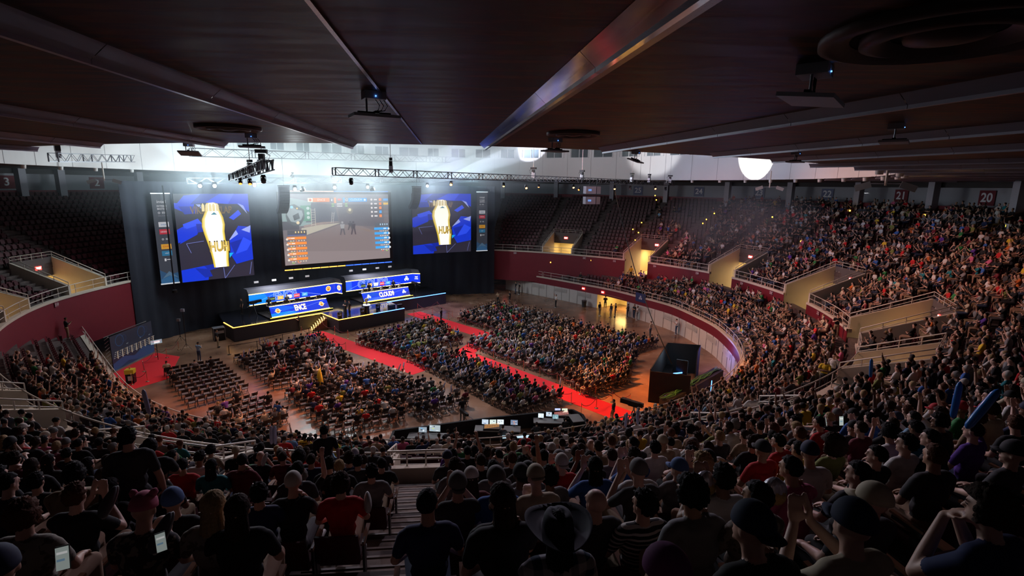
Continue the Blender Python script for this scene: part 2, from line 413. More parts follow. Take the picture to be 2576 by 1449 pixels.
# maroon parapet wall of the upper tier
mw = MB(); cp = MB(); rr_ = MB(); nw = MB()
def m_runs(skip):
    run = []; out = []
    for i in range(NM+1):
        j = i % NM
        if skip(ML[j]):
            if len(run) > 1: out.append(run)
            run = []
        else: run.append((M[j][0], M[j][1], MN[j][0], MN[j][1]))
    if len(run) > 1: out.append(run)
    return out
def open_vom(s):
    for (vs, vw, vk, vt) in VS:
        if vt == 'open' and abs((s-vs+MLEN/2) % MLEN-MLEN/2) < vw/2-.5: return True
    return False
for run in m_runs(lambda s: in_hidden(s) or open_vom(s)):
    mw.sweep(run, [(0, 2.2), (0, 7.2)])
    cp.sweep(run, [(-.06, 7.0), (-.06, 7.2), (.3, 7.2), (.3, 6.9)])
struct(mw.build('wall_maroon_parapet', MAROON)); struct(cp.build('trim_parapet_cap', CREAM))
# railings as things, one per run between openings
def railing(run, z0, z1, name, label, group, off=.12, r=.035, step=1.9, z_mid=True):
    root = empty(name, (0, 0, 0), 0, label, 'railing', group)
    pts = [(x+nx*off, y+ny*off, z1) for x, y, nx, ny in run]
    MB().tube(pts, r, 6).build('top_rail', RAILM, root, True)
    if z_mid: MB().tube([(x, y, z0+(z1-z0)*.45) for x, y, _ in pts], r*.75, 6).build('lower_rail', RAILM, root, True)
    L = 0; last = -9; pm = MB().tube([(0, 0, z0), (0, 0, z1)], r*.85, 6).mesh('post', RAILM)
    for i, p in enumerate(pts):
        if i: L += math.dist(p, pts[i-1])
        if L-last >= step or i == len(pts)-1: po = bpy.data.objects.new('post', pm); C.objects.link(po); po.parent = root; po.location = (p[0], p[1], 0); last = L
    return root
def thin(run, k): return run[::k]+([run[-1]] if (len(run)-1) % k else [])
where = ['at the near end', 'along the right curve', 'along the far side', 'by the left corner']
nr = 0
def place_word(x, y):
    q = proj((x, y, 7.5))
    if q is None: return 'behind the camera side'
    v = min(VOM, key=lambda a: math.dist(a[0], (x, y)))
    return 'at x %d of the picture' % (round(q[0]/10)*10) if False else ('%d metres out, %s of the stairs' % (round(math.hypot(x, y)), 'left' if x < -3 else 'right'))
for run in m_runs(lambda s: in_hidden(s) or open_vom(s) ):
    # split long runs at vomitory sides
    seg = []; segs = []
    for i, q in enumerate(run):
        seg.append(q)
        if len(seg) > 1 and (len(seg)-1)*MLEN/NM > 14: segs.append(seg); seg = [q]
    if len(seg) > 4: segs.append(seg)
    for sg in segs:
        if sg[0][1] < -5: continue
        mid_ = sg[len(sg)//2]
        railing(thin(sg, 3), 7.2, RAILZ, 'guard_railing', 'cream pipe railing on the upper tier parapet, '+place_word(mid_[0], mid_[1]), 'railings on the upper tier parapet')
for a in range(0, NR-2, 52):
    b = min(NR-1, a+51)
    sg = [(R[i][0], R[i][1], RN[i][0], RN[i][1]) for i in range(a, b+1, 3)]
    if len(sg) < 3: continue
    mid_ = sg[len(sg)//2]
    railing(sg, 3.2, RZ, 'ringside_railing', 'cream pipe railing on the arena floor wall, '+place_word(mid_[0], mid_[1]), 'railings above the arena floor', off=.1)

# ------------------------------------------------------------------ vomitories
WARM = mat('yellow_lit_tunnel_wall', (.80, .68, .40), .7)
LAMPW = emis('tunnel_lamp', (1, .72, .30), 9)
def vomitory(idx, vs, vw, vk, vt):
    """tunnel mouth through the upper tier, built in its own frame: y outward, x along the ring"""
    p, n = m_at(vs); rz = math.atan2(n[1], n[0])-math.pi/2
    D = UO+UD*vk-.5; zt = UZ+UR*vk; h = vw/2
    zf = 4.6 if vt != 'near' else 5.2
    w_ = MB()                                             # side walls with sloping tops
    for sx in (-1, 1):
        x0, x1 = sx*h, sx*(h-.22)
        a0 = 7.25+.75; a1 = zt+.55
        vsx = [(x0, -.02, zf), (x0, -.02, a0), (x0, D, a1), (x0, D, zf), (x1, -.02, zf), (x1, -.02, a0), (x1, D, a1), (x1, D, zf)]
        w_.add(vsx, [(0, 3, 2, 1), (4, 5, 6, 7), (1, 2, 6, 5), (0, 1, 5, 4), (3, 7, 6, 2)])
    o = w_.build('wall_tunnel_side', CREAM); o.location = (p[0], p[1], 0); o.rotation_euler = (0, 0, rz); struct(o)
    hb = 8.25 if vt != 'near' else zt-.9
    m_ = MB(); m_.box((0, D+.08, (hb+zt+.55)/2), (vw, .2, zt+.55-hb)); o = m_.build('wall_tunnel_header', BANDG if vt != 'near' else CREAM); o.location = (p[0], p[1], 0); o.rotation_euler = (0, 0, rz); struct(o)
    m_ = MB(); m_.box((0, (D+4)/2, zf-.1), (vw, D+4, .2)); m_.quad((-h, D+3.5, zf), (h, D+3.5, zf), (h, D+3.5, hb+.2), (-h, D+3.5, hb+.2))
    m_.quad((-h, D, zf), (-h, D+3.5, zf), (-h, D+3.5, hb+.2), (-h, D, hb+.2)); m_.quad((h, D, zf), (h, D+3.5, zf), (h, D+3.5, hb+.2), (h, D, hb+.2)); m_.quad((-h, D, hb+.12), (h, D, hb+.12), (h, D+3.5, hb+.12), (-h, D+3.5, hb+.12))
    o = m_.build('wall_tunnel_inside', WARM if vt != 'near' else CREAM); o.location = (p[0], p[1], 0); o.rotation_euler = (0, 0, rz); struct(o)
    t = Vector((-n[1], n[0], 0)); nn = Vector((n[0], n[1], 0)); P = Vector((p[0], p[1], 0))
    pw = 'tunnel mouth '+('%d metres out, %s' % (round(math.hypot(*p)), 'far left' if p[0] < -30 else 'right' if p[0] > 3 else 'left of centre'))
    # railing round the pit
    root = empty('tunnel_railing', (p[0], p[1], 0), rz, 'cream pipe railing round the '+pw, 'railing', 'railings round the tunnel mouths')
    a0, a1 = 8.0, zt+.55
    tp = [(-h+.1, 0, a0+.35), (-h+.1, D, a1+.5), (h-.1, D, a1+.5), (h-.1, 0, a0+.35)]
    MB().tube(tp, .035, 6).build('top_rail', RAILM, root, True)
    MB().tube([(a, b, c-.28) for a, b, c in tp], .028, 6).build('lower_rail', RAILM, root, True)
    for i in range(5):
        f = i/4
        for sx in (-1, 1): MB().tube([(sx*(h-.1), D*f, a0+(a1-a0)*f-.1), (sx*(h-.1), D*f, a0+(a1-a0)*f+.35+.15*f)], .028, 6).build('post', RAILM, root)
        if 0 < i < 4: MB().tube([(-h+.1+f*(vw-.2), D, a1-.1), (-h+.1+f*(vw-.2), D, a1+.5)], .028, 6).build('post', RAILM, root)
    if vt != 'near':
        r2 = empty('exit_sign', P+nn*(D-.04)+t*(-.5 if idx % 2 else .3)+Vector((0, 0, (hb+zt+.55)/2)), rz, 'red exit sign above the '+pw, 'sign', 'exit signs over the tunnel mouths')
        r2 = MB().box((0, 0, 0), (.62, .06, .34)).build('sign_box', EXITM, r2)
        text_obj('lettering', 'EXIT', .26, EXITW, r2, (0, -.04, 0), (1, 0, 0), (0, 0, 1), 0, .006)
        r3 = empty('tunnel_lamp', P+nn*(D+1.6)+Vector((0, 0, hb+.02)), rz, 'warm lamp inside the '+pw, 'lamp', 'lamps inside the tunnels')
        MB().box((0, 0, 0), (1.6, .14, .08)).build('lamp_tube', LAMPW, r3)
        light('AREA', 'tunnel_light', P+nn*(D+1.7)+Vector((0, 0, hb-.1)), 150 if vt == 'wall' else 240, (1, .72, .34), P+nn*(D+.9), (2.6, .8))
    return root
for i, v in enumerate(VS):
    if not in_hidden(v[0]): vomitory(i, *v)
# end caps beside the open vomitories, section number plates
PLATE = mat('section_number_plate', (.20, .05, .07), .6); PLW = mat('plate_letters', (.75, .68, .68), .6)
def number_plate(pt, txt, z, sz, off, label, back=MAROON, fm=PLW, rzadd=0, w_=None):
    p, n = m_at(m_s(pt)); P = Vector((p[0]+n[0]*off, p[1]+n[1]*off, z)); rz = math.atan2(n[1], n[0])-math.pi/2
    r = empty('number_sign', P, rz, label, 'sign')
    MB().box((0, 0, 0), (w_ or sz*1.5, .05, sz*1.45)).build('panel', back, r)
    text_obj('lettering', txt, sz*1.15, fm, r, (0, -.03, 0), (1, 0, 0), (0, 0, 1), 0, .012*sz)
for pt, tx, wh in (((0.5, 83.3), '240', 'at the curtain end'), ((11.3, 78.7), '24C', 'right of the first tunnel mouth'), ((15.4, 76), '242', 'left of the second tunnel mouth'), ((20.2, 71.5), '244', 'right of the second tunnel mouth'), ((24.2, 66), '226', 'left of the third tunnel mouth'), ((27, 59), '224', 'right of the third tunnel mouth'), ((28.1, 53.5), '22C', 'left of the fourth tunnel mouth'), ((27.6, 44.5), '222', 'right of the fourth tunnel mouth'), ((-40.2, 43.2), '210', 'left of the stage')):
    number_plate(pt, tx, 6.75, .3, -.05, 'small plate reading %s on the maroon wall %s' % (tx, wh), PLATE, PLW)

# ------------------------------------------------------------------ canopy ceiling, drum, back wall
EO = np.array([np.interp(abs(M[i][0]+1), [0, 6, 14, 24], [2.4, 2.0, .6, .6]) if M[i][1] < 45 else .8 for i in range(NM)])
EO = smooth(np.stack([EO, EO], 1), 400, True)[:, 0]
E_ = M+MN*EO[:, None]
ZC = 18.6
eline = [(E_[i][0], E_[i][1], MN[i][0], MN[i][1]) for i in range(0, NM, 3)]
mb = MB(); mb.sweep(eline, [(0, ZC+.02), (0, ZC), (26, ZC)], closed=True); struct(mb.build('ceiling', CEIL))
mb = MB(); mb.sweep(eline, [(0, ZC+.001), (0, 28)], closed=True)
o = mb.build('wall_drum', WHITEP); struct(o)
MP_ = MB(); MP_.add([(-70, -20, 28), (70, -20, 28), (70, 130, 28), (-70, 130, 28)], [(3, 2, 1, 0)]); struct(MP_.build('ceiling_roof', mat('roof_deck', (.25, .24, .25), .9)))
# plaster joints + windows on the drum
EL = np.r_[0, np.cumsum(np.hypot(*np.diff(np.vstack([E_, E_[:1]]), axis=0).T))]; ELEN = EL[-1]
def e_at(s):
    s = s % ELEN; i = min(int(np.searchsorted(EL, s, 'right')-1), NM-1); return E_[i], MN[i]
jb = MB(); WIN = []
GLASS = mat('dark_office_glass', (.05, .065, .075), .12, spec=.8); FRAME = mat('pale_window_frame', (.66, .66, .66), .5)
BLUEG = emis('blue_lit_room', (.05, .18, 1), 2.2); REDB = mat('brown_blind', (.16, .05, .045), .8)
nwin = int(ELEN/3.95)
e0 = None; wi = 0
for k in range(nwin):
    s = k*ELEN/nwin; p, n = e_at(s)
    if p[1] < 30: continue
    q, _ = e_at(s+ELEN/nwin/2)
    jb.bar((q[0]-n[0]*.01, q[1]-n[1]*.01, ZC), (q[0]-n[0]*.01, q[1]-n[1]*.01, 27.9), .05, .02)
    wi += 1; rz = math.atan2(n[1], n[0])-math.pi/2
    px = proj((p[0], p[1], 22.5)); 
    r = empty('window_%d' % wi, (p[0]-n[0]*.03, p[1]-n[1]*.03, 22.55), rz); struct(r)
    f = MB()
    for x in (-1.5, 0, 1.5): f.box((x, 0, 0), (.09, .12, 1.4))
    for z in (-.68, .68): f.box((0, 0, z), (3.08, .14, .09))
    fob = f.build('frame', FRAME, r)
    for sx in (-1, 1):
        g = GLASS
        if px and 1715 < px[0] < 1760: g = REDB if sx < 0 else BLUEG
        MB().box((sx*.75, .03, 0), (1.42, .04, 1.3)).build('pane', g, fob)
struct(jb.build('trim_plaster_joints', mat('plaster_joint', (.45, .43, .43), .9)))
# back wall, columns, beam
bl = [(M[i][0], M[i][1], MN[i][0], MN[i][1]) for i in range(0, NM, 3) if not in_hidden(ML[i])]
# keep order contiguous: rotate list so that the hidden gap is at the ends
gi = max(range(len(bl)), key=lambda i: math.dist(bl[i][:2], bl[i-1][:2])); bl = bl[gi:]+bl[:gi]
mb = MB(); mb.sweep(bl, [(OT+2.6, ZT), (OT+2.6, ZC)]); struct(mb.build('wall_back', mat('pale_ribbed_wall', (.40, .41, .45), .8, noise=.05, scale=6)))
mb = MB(); mb.sweep(bl, [(OT+.2, 18.05), (OT+.2, ZC)]); mb.sweep(bl, [(OT+.2, 18.05), (OT+2.6, 18.05)]); struct(mb.build('trim_dark_beam', DARKW))
mb = MB(); mb.sweep(bl, [(OT-.02, ZT), (OT-.02, ZT+.55), (OT+.15, ZT+.55)]); struct(mb.build('trim_back_kerb', MAROON))
COLM = mat('pale_column', (.46, .46, .52), .7)
for (px, py) in ((157, 480), (356, 480), (1263, 478), (1400, 480), (1540, 484), (1674, 490), (1830, 490), (1988, 497), (2160, 505), (2340, 512), (2560, 520), (60, 480)):
    d = ray(px, py); best = None
    for t in np.linspace(30, 150, 600):
        q = (d.x*t, d.y*t); o = m_off(q)
        if o > OT-.5: best = q; break
    if best is None or in_hidden(m_s(best)): continue
    p, n = m_at(m_s(best)); a = m_off(best)
    o = MB().box((0, 0, 0), (.75, .75, ZC-ZT+.6)).build('trim_column', COLM); o.location = (p[0]+n[0]*a, p[1]+n[1]*a, (ZC+ZT)/2-.2); o.rotation_euler = (0, 0, math.atan2(n[1], n[0])); struct(o)
def back_sign(px, py, txt, lab, dark=True):
    d = ray(px, py)
    for t in np.linspace(30, 170, 900):
        q = (d.x*t, d.y*t)
        if m_off(q) > OT+2.45: break
    s_ = m_s(q); p, n = m_at(s_); P = Vector((p[0]+n[0]*(OT+2.5), p[1]+n[1]*(OT+2.5), 17.05)); rz = math.atan2(n[1], n[0])-math.pi/2
    r = empty('section_sign', P, rz, lab, 'sign')
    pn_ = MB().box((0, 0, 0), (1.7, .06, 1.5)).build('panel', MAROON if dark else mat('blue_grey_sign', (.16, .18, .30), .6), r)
    text_obj('lettering', txt, 1.25, mat('white_sign_letters', (.85, .83, .85), .6), pn_, (0, -.05, 0), (1, 0, 0), (0, 0, 1), 0, .03)
back_sign(2267, 490, '21', 'maroon sign with white number 21 on the back wall'); back_sign(2480, 495, '20', 'maroon sign with white number 20 on the back wall, nearest the right edge')
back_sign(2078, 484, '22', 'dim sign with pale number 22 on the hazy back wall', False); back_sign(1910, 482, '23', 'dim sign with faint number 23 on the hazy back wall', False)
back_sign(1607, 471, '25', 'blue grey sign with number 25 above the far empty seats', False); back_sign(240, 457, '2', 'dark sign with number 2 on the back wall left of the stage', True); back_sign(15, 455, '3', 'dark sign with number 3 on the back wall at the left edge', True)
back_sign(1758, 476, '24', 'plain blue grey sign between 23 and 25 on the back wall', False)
# ------------------------------------------------------------------ ceiling baffles, seam, diffusers, access points
FINS = [((-12.7, 16.2), (-12.0, 5)), ((-8.35, 15.2), (-7.6, 4)), ((-4.45, 14.55), (-3.35, 2.5)), ((-.78, 14.2), (.98, 2.6)), ((2.5, 14.9), (4.9, 4.4)), ((6.15, 16.3), (8.5, 6)), ((9.1, 18.6), (12.6, 7.5))]
for (sx, sy) in ((12.6, 21.6), (15.6, 24.4), (18.4, 27.6), (20.8, 31), (23, 34.8), (24.8, 39), (26.2, 43.5), (27, 48), (-17, 18.2)):
    p, n = m_at(m_s((sx, sy))); FINS.append(((p[0]+n[0]*.5, p[1]+n[1]*.5), (p[0]+n[0]*12, p[1]+n[1]*12)))
for i, (a, b) in enumerate(FINS):
    a = Vector((*a, ZC)); b = Vector((*b, ZC)); d = (b-a).normalized(); sd = Vector((-d.y, d.x, 0)); 
    if sd.x > 0: sd = -sd                                  # sd points left
    left = i in (0, 1, 2) or i == len(FINS)-1
    s_ = -sd if left else sd; L = (b-a).length
    mirror = i == 3
    r = empty('ceiling_baffle', a, 0, ('polished metal ceiling baffle reflecting the screens, above the centre' if mirror else 'long metal ceiling baffle with slot and perforated strip, %s side, inner end %d metres out' % ('left' if left else 'right', round(a.length))), 'ceiling baffle', None if mirror else 'metal baffles under the canopy ceiling')
    if mirror: r['group'] = 'metal baffles under the canopy ceiling'
    nseg = 6
    m1 = MB(); m2 = MB()
    for k in range(nseg):
        u0 = d*(L*k/nseg+.006); u1 = d*(L*(k+1)/nseg-.006)
        def P(u, off, z): return u+s_*off+Vector((0, 0, z))
        # sloping face, lip below
        m1.add([P(u0, .16, -.005), P(u1, .16, -.005), P(u1, .02, -.13), P(u0, .02, -.13)], [(0, 1, 2, 3)])
        m1.add([P(u0, .02, -.13), P(u1, .02, -.13), P(u1, .16, -.005), P(u0, .16, -.005)], [(0, 1, 2, 3)])
        m2.bar(P(u0, .0, -.145), P(u1, .0, -.145), .05, .045); m2.bar(P(u0, -.03, -.12), P(u1, -.03, -.12), .03, .05)
    m1.build('sloped_face', MIRROR if mirror else ALU, r); m2.build('edge_channel', MIRROR if mirror else ALU, r)
    MB().bar(P(Vector(), -.07, -.012), P(d*L, -.07, -.012), .12, .02).build('dark_slot', BLACK, r)
    MB().bar(P(Vector(), -.20, -.03), P(d*L, -.20, -.03), .17, .02).build('perforated_strip', PERF, r)
sm = MB(); sm.bar((-2.52, 14.4, ZC-.012), (-1.05, 1.5, ZC-.012), .035, .02); struct(sm.build('trim_ceiling_seam', mat('seam_metal', (.3, .27, .26), .25, .9)))
for px, py, rad, lab in ((575, 319, .62, 'round ceiling diffuser left of centre, seen edge on'), (1442, 334, .55, 'round ceiling diffuser right of the mirror baffle'), (2385, 78, .78, 'large round ceiling diffuser at the top right corner'), (2160, 392, .6, 'small dark ceiling diffuser far right between baffles')):
    c = gp(px, py, ZC); r = empty('ceiling_diffuser', c, 0, lab, 'air vent')
    dm = mat('dark_diffuser', (.07, .05, .04), .5, .3)
    MB().lathe([(rad, 0), (rad, -.05), (rad*.9, -.07), (rad*.74, -.01)], n=40).build('outer_ring', dm, r, True)
    MB().lathe([(rad*.66, -.0), (rad*.66, -.06), (rad*.56, -.08), (rad*.42, -.01)], n=36).build('middle_ring', dm, r, True)
    MB().lathe([(rad*.34, 0), (rad*.32, -.05), (rad*.1, -.08), (0, -.08)], n=30).build('centre_cone', dm, r, True)
    MB().lathe([(rad*.99, -.002), (0, -.002)], n=30).build('backing', BLACK, r)
APM = mat('white_access_point', (.55, .56, .60), .5); LEDB = emis('blue_indicator', (.1, .3, 1), 4)
for k, (px, py, yaw, tilt, s_, lab) in enumerate(((940, 240, .5, 0, 1, 'wireless antenna panel under the ceiling above the big screen'), (2050, 178, .9, .12, 1.25, 'wireless antenna panel under the ceiling, upper right'), (632, 342, .4, 0, 1, 'wireless antenna panel next to the left round diffuser'),
        (475, 364, .3, -.3, 1, 'wireless antenna panel hanging over the left light beams'), (1397, 352, .6, 0, 1, 'wireless antenna panel below the centre right diffuser'), (1600, 383, 1.0, .35, 1, 'wireless antenna panel at the ceiling edge over the windows'),
        (2255, 318, .9, 0, 1.1, 'wireless antenna panel between the right baffles'), (2003, 385, .8, 0, 1, 'wireless antenna panel above the white projected spot'))):
    c = gp(px, py, ZC-.04); r = empty('antenna_panel', (c.x, c.y, ZC), yaw, lab, 'antenna', 'wireless antennas under the ceiling')
    MB().box((0, 0, -.045), (.26*s_, .2*s_, .09)).build('access_point', APM, r); MB().box((0, -.105*s_, -.06), (.012, .01, .012)).build('indicator', LEDB, r)
    MB().tube([(-.09*s_, 0, -.08), (-.09*s_, 0, -.24)], .012, 6).build('stem', GREYM, r)
    cb = MB()
    for q in range(3): cb.tube([(.02+.05*q, 0, -.09), (.07+.05*q, .01, -.15), (.05+.04*q, 0, -.21), (0, .0, -.235)], .006, 5)
    cb.build('cables', BLACKM, r)
    MB().box((0, 0, -.25), (.4*s_, .05, .03), 0, 0, tilt).box((0, 0, -.25), (.05, .3*s_, .03), 0, 0, tilt).build('bracket', BLACKM, r)
    MB().box((0, 0, -.29), (.56*s_, .36*s_, .035), 0, 0, tilt).build('antenna', APM, r)
# pendant speaker pairs on white stems at the far ceiling edge
for px, py, lab in ((262, 452, 'pair of small white floodlights on a stem, over the dark seats left of the stage'), (1936, 470, 'pair of small white floodlights below the white round spot'), (2228, 462, 'pair of white floodlights on a thick stem at the right end of the white band')):
    near = px > 2200
    d = ray(px, py)
    for t in np.linspace(5, 150, 900):
        q = (d.x*t, d.y*t)
        if t > 26 and m_off(q) > (-.5 if near else -1.5): break
    P0 = Vector((d.x*t, d.y*t, EYE+d.z*t)); r = empty('floodlight_pair', P0, 0, lab, 'floodlight')
    MB().tube([(0, 0, -.1), (0, 0, 1.6)], .06, 8).build('stem', RAILM, r)
    ax = Vector((d.y, -d.x, 0)).normalized()
    MB().bar(-ax*.75, ax*.75, .06).build('cross_arm', GREYM, r)
    for sg in (-1, 1): MB().box(ax*sg*.95+Vector((0, 0, -.15)), (.7, .5, .32), math.atan2(ax.y, ax.x), 0, 0, .35*sg).build('lamp_head', mat('lamp_white', (.34, .33, .32), .5), r)
# little white downlights along the lip of the far canopy
dl_i = 0
for k in range(0, int(ELEN/4)):
    p, n = e_at(k*4.0+1); q = proj((p[0], p[1], ZC))
    if q is None or p[1] < 24 or not (-50 < q[0] < 2500) : continue
    if 420 < q[0] < 1650: continue
    o = MB().lathe([(.0, -.3), (.16, -.3), (.2, 0)], n=10).build('canopy_downlight', mat('downlight_shell', (.8, .78, .75), .4), None, True, (p[0]+n[0]*.35, p[1]+n[1]*.35, ZC))
    tag(o, 'small white cone downlight under the canopy lip, %d metres away on the %s' % (round(math.hypot(*p)), 'left' if p[0] < 0 else 'right'), 'downlight', 'downlights along the canopy lip')

# ------------------------------------------------------------------ picture panels (screens and printed boards)
def picmat(name, strength):
    if name in MATS: return MATS[name]
    m = bpy.data.materials.new(name); m.use_nodes = True; nt = m.node_tree; b = nt.nodes['Principled BSDF']
    a = nt.nodes.new('ShaderNodeAttribute'); a.attribute_name = 'Col'
    nt.links.new(a.outputs['Color'], b.inputs['Base Color' if strength == 0 else 'Emission Color']); b.inputs['Emission Strength'].default_value = strength
    if strength: b.inputs['Base Color'].default_value = (.02, .02, .02, 1)
    b.inputs['Roughness'].default_value = .6 if strength == 0 else .4
    MATS[name] = m; return m
class Pic:
    def __init__(s, bl, br, tr, tl):
        s.c = [Vector(v) for v in (bl, br, tr, tl)]; s.n = (s.c[1]-s.c[0]).cross(s.c[3]-s.c[0]).normalized(); s.v = []; s.f = []; s.col = []; s.z = 0
        s.w = (s.c[1]-s.c[0]).length; s.h = (s.c[3]-s.c[0]).length
    def P(s, u, v, off): return (s.c[0]*(1-u)+s.c[1]*u)*(1-v)+(s.c[3]*(1-u)+s.c[2]*u)*v+s.n*off
    def poly(s, pts, col, up=True):
        if up: s.z += 1
        o = len(s.v); s.v += [s.P(u, v, .004+.003*s.z) for u, v in pts]; s.f.append(tuple(range(o, o+len(pts)))); s.col.append(col); return s
    def rect(s, u0, v0, u1, v1, col): return s.poly([(u0, v0), (u1, v0), (u1, v1), (u0, v1)], col)
    def disc(s, u, v, r, col, n=18, r2=0):
        a = s.h/s.w
        if r2:
            s.z += 1
            for k in range(n):
                t0, t1 = 2*math.pi*k/n, 2*math.pi*(k+1)/n
                s.poly([(u+r*a*math.cos(t0), v+r*math.sin(t0)), (u+r*a*math.cos(t1), v+r*math.sin(t1)), (u+r2*a*math.cos(t1), v+r2*math.sin(t1)), (u+r2*a*math.cos(t0), v+r2*math.sin(t0))], col, False)
            return s
        return s.poly([(u+r*a*math.cos(2*math.pi*k/n), v+r*math.sin(2*math.pi*k/n)) for k in range(n)], col)
    def line(s, u0, v0, u1, v1, wd, col):
        a = s.h/s.w; dx, dy = (u1-u0)/a, v1-v0; L = math.hypot(dx, dy) or 1; px, py = -dy/L*wd/2*a, dx/L*wd/2
        return s.poly([(u0+px, v0+py), (u0-px, v0-py), (u1-px, v1-py), (u1+px, v1+py)], col)
    def text(s, t, u, v, h, col, bold=.0, sx=1.0):
        me = text_mesh(t, 1.0, bold); s.z += 1; o = len(s.v); k = h/.72
        s.v += [s.P(u+p.co.x*k*sx*s.h/s.w, v+p.co.y*k, .004+.003*s.z) for p in me.vertices]
        for p in me.polygons: s.f.append(tuple(i+o for i in p.vertices)); s.col.append(col)
        bpy.data.meshes.remove(me); return s
    def build(s, name, parent, strength):
        me = bpy.data.meshes.new(name); me.from_pydata(s.v, [], s.f)
        ca = me.color_attributes.new('Col', 'FLOAT_COLOR', 'CORNER'); arr = np.empty((len(me.loops), 4), 'f'); i = 0
        for f, c in zip(me.polygons, s.col):
            n = len(f.vertices); arr[i:i+n] = (*c, 1); i += n
        ca.data.foreach_set('color', arr.ravel()); me.materials.append(picmat('lit_screen_or_print_%.1f' % strength if strength else 'printed_board', strength))
        o = bpy.data.objects.new(name, me); C.objects.link(o); o.parent = parent
        return o
def backing(pic, th, m, parent, name='panel', ex=.0):
    c = [pic.P(-ex, -ex, 0), pic.P(1+ex, -ex, 0), pic.P(1+ex, 1+ex, 0), pic.P(-ex, 1+ex, 0)]; b = [p-pic.n*th for p in c]
    return MB().add(c+b, [(0, 1, 2, 3), (7, 6, 5, 4), (0, 4, 5, 1), (1, 5, 6, 2), (2, 6, 7, 3), (3, 7, 4, 0)]).build(name, m, parent)

# ------------------------------------------------------------------ curtain
cpts = [(-39.9, 52.6), (-38.0, 58.5), (-26.5, 73.5), (-14.5, 80.5), (-3.0, 83.2)]
mb = MB(); pts = []
for (a, b) in zip(cpts[:-1], cpts[1:]):
    n_ = int(math.dist(a, b)/.35)
    for k in range(n_): f = k/n_; pts.append((a[0]*(1-f)+b[0]*f, a[1]*(1-f)+b[1]*f))
pts.append(cpts[-1]); P2 = np.array(pts); N2 = normals(P2, False)
vs = []; 
for i, (p, n) in enumerate(zip(P2, N2)):
    o = .12*math.sin(i*1.5)+.05*math.sin(i*.63)
    vs += [(p[0]+n[0]*o, p[1]+n[1]*o, .02), (p[0]+n[0]*o*.6, p[1]+n[1]*o*.6, 17.4)]
mb.add(vs, [(2*i, 2*i+2, 2*i+3, 2*i+1) for i in range(len(P2)-1)])
tag(mb.build('stage_curtain', mat('navy_black_drape', (.012, .016, .028), .85), None, True), 'tall black pleated curtain hanging behind the stage and screens', 'curtain')

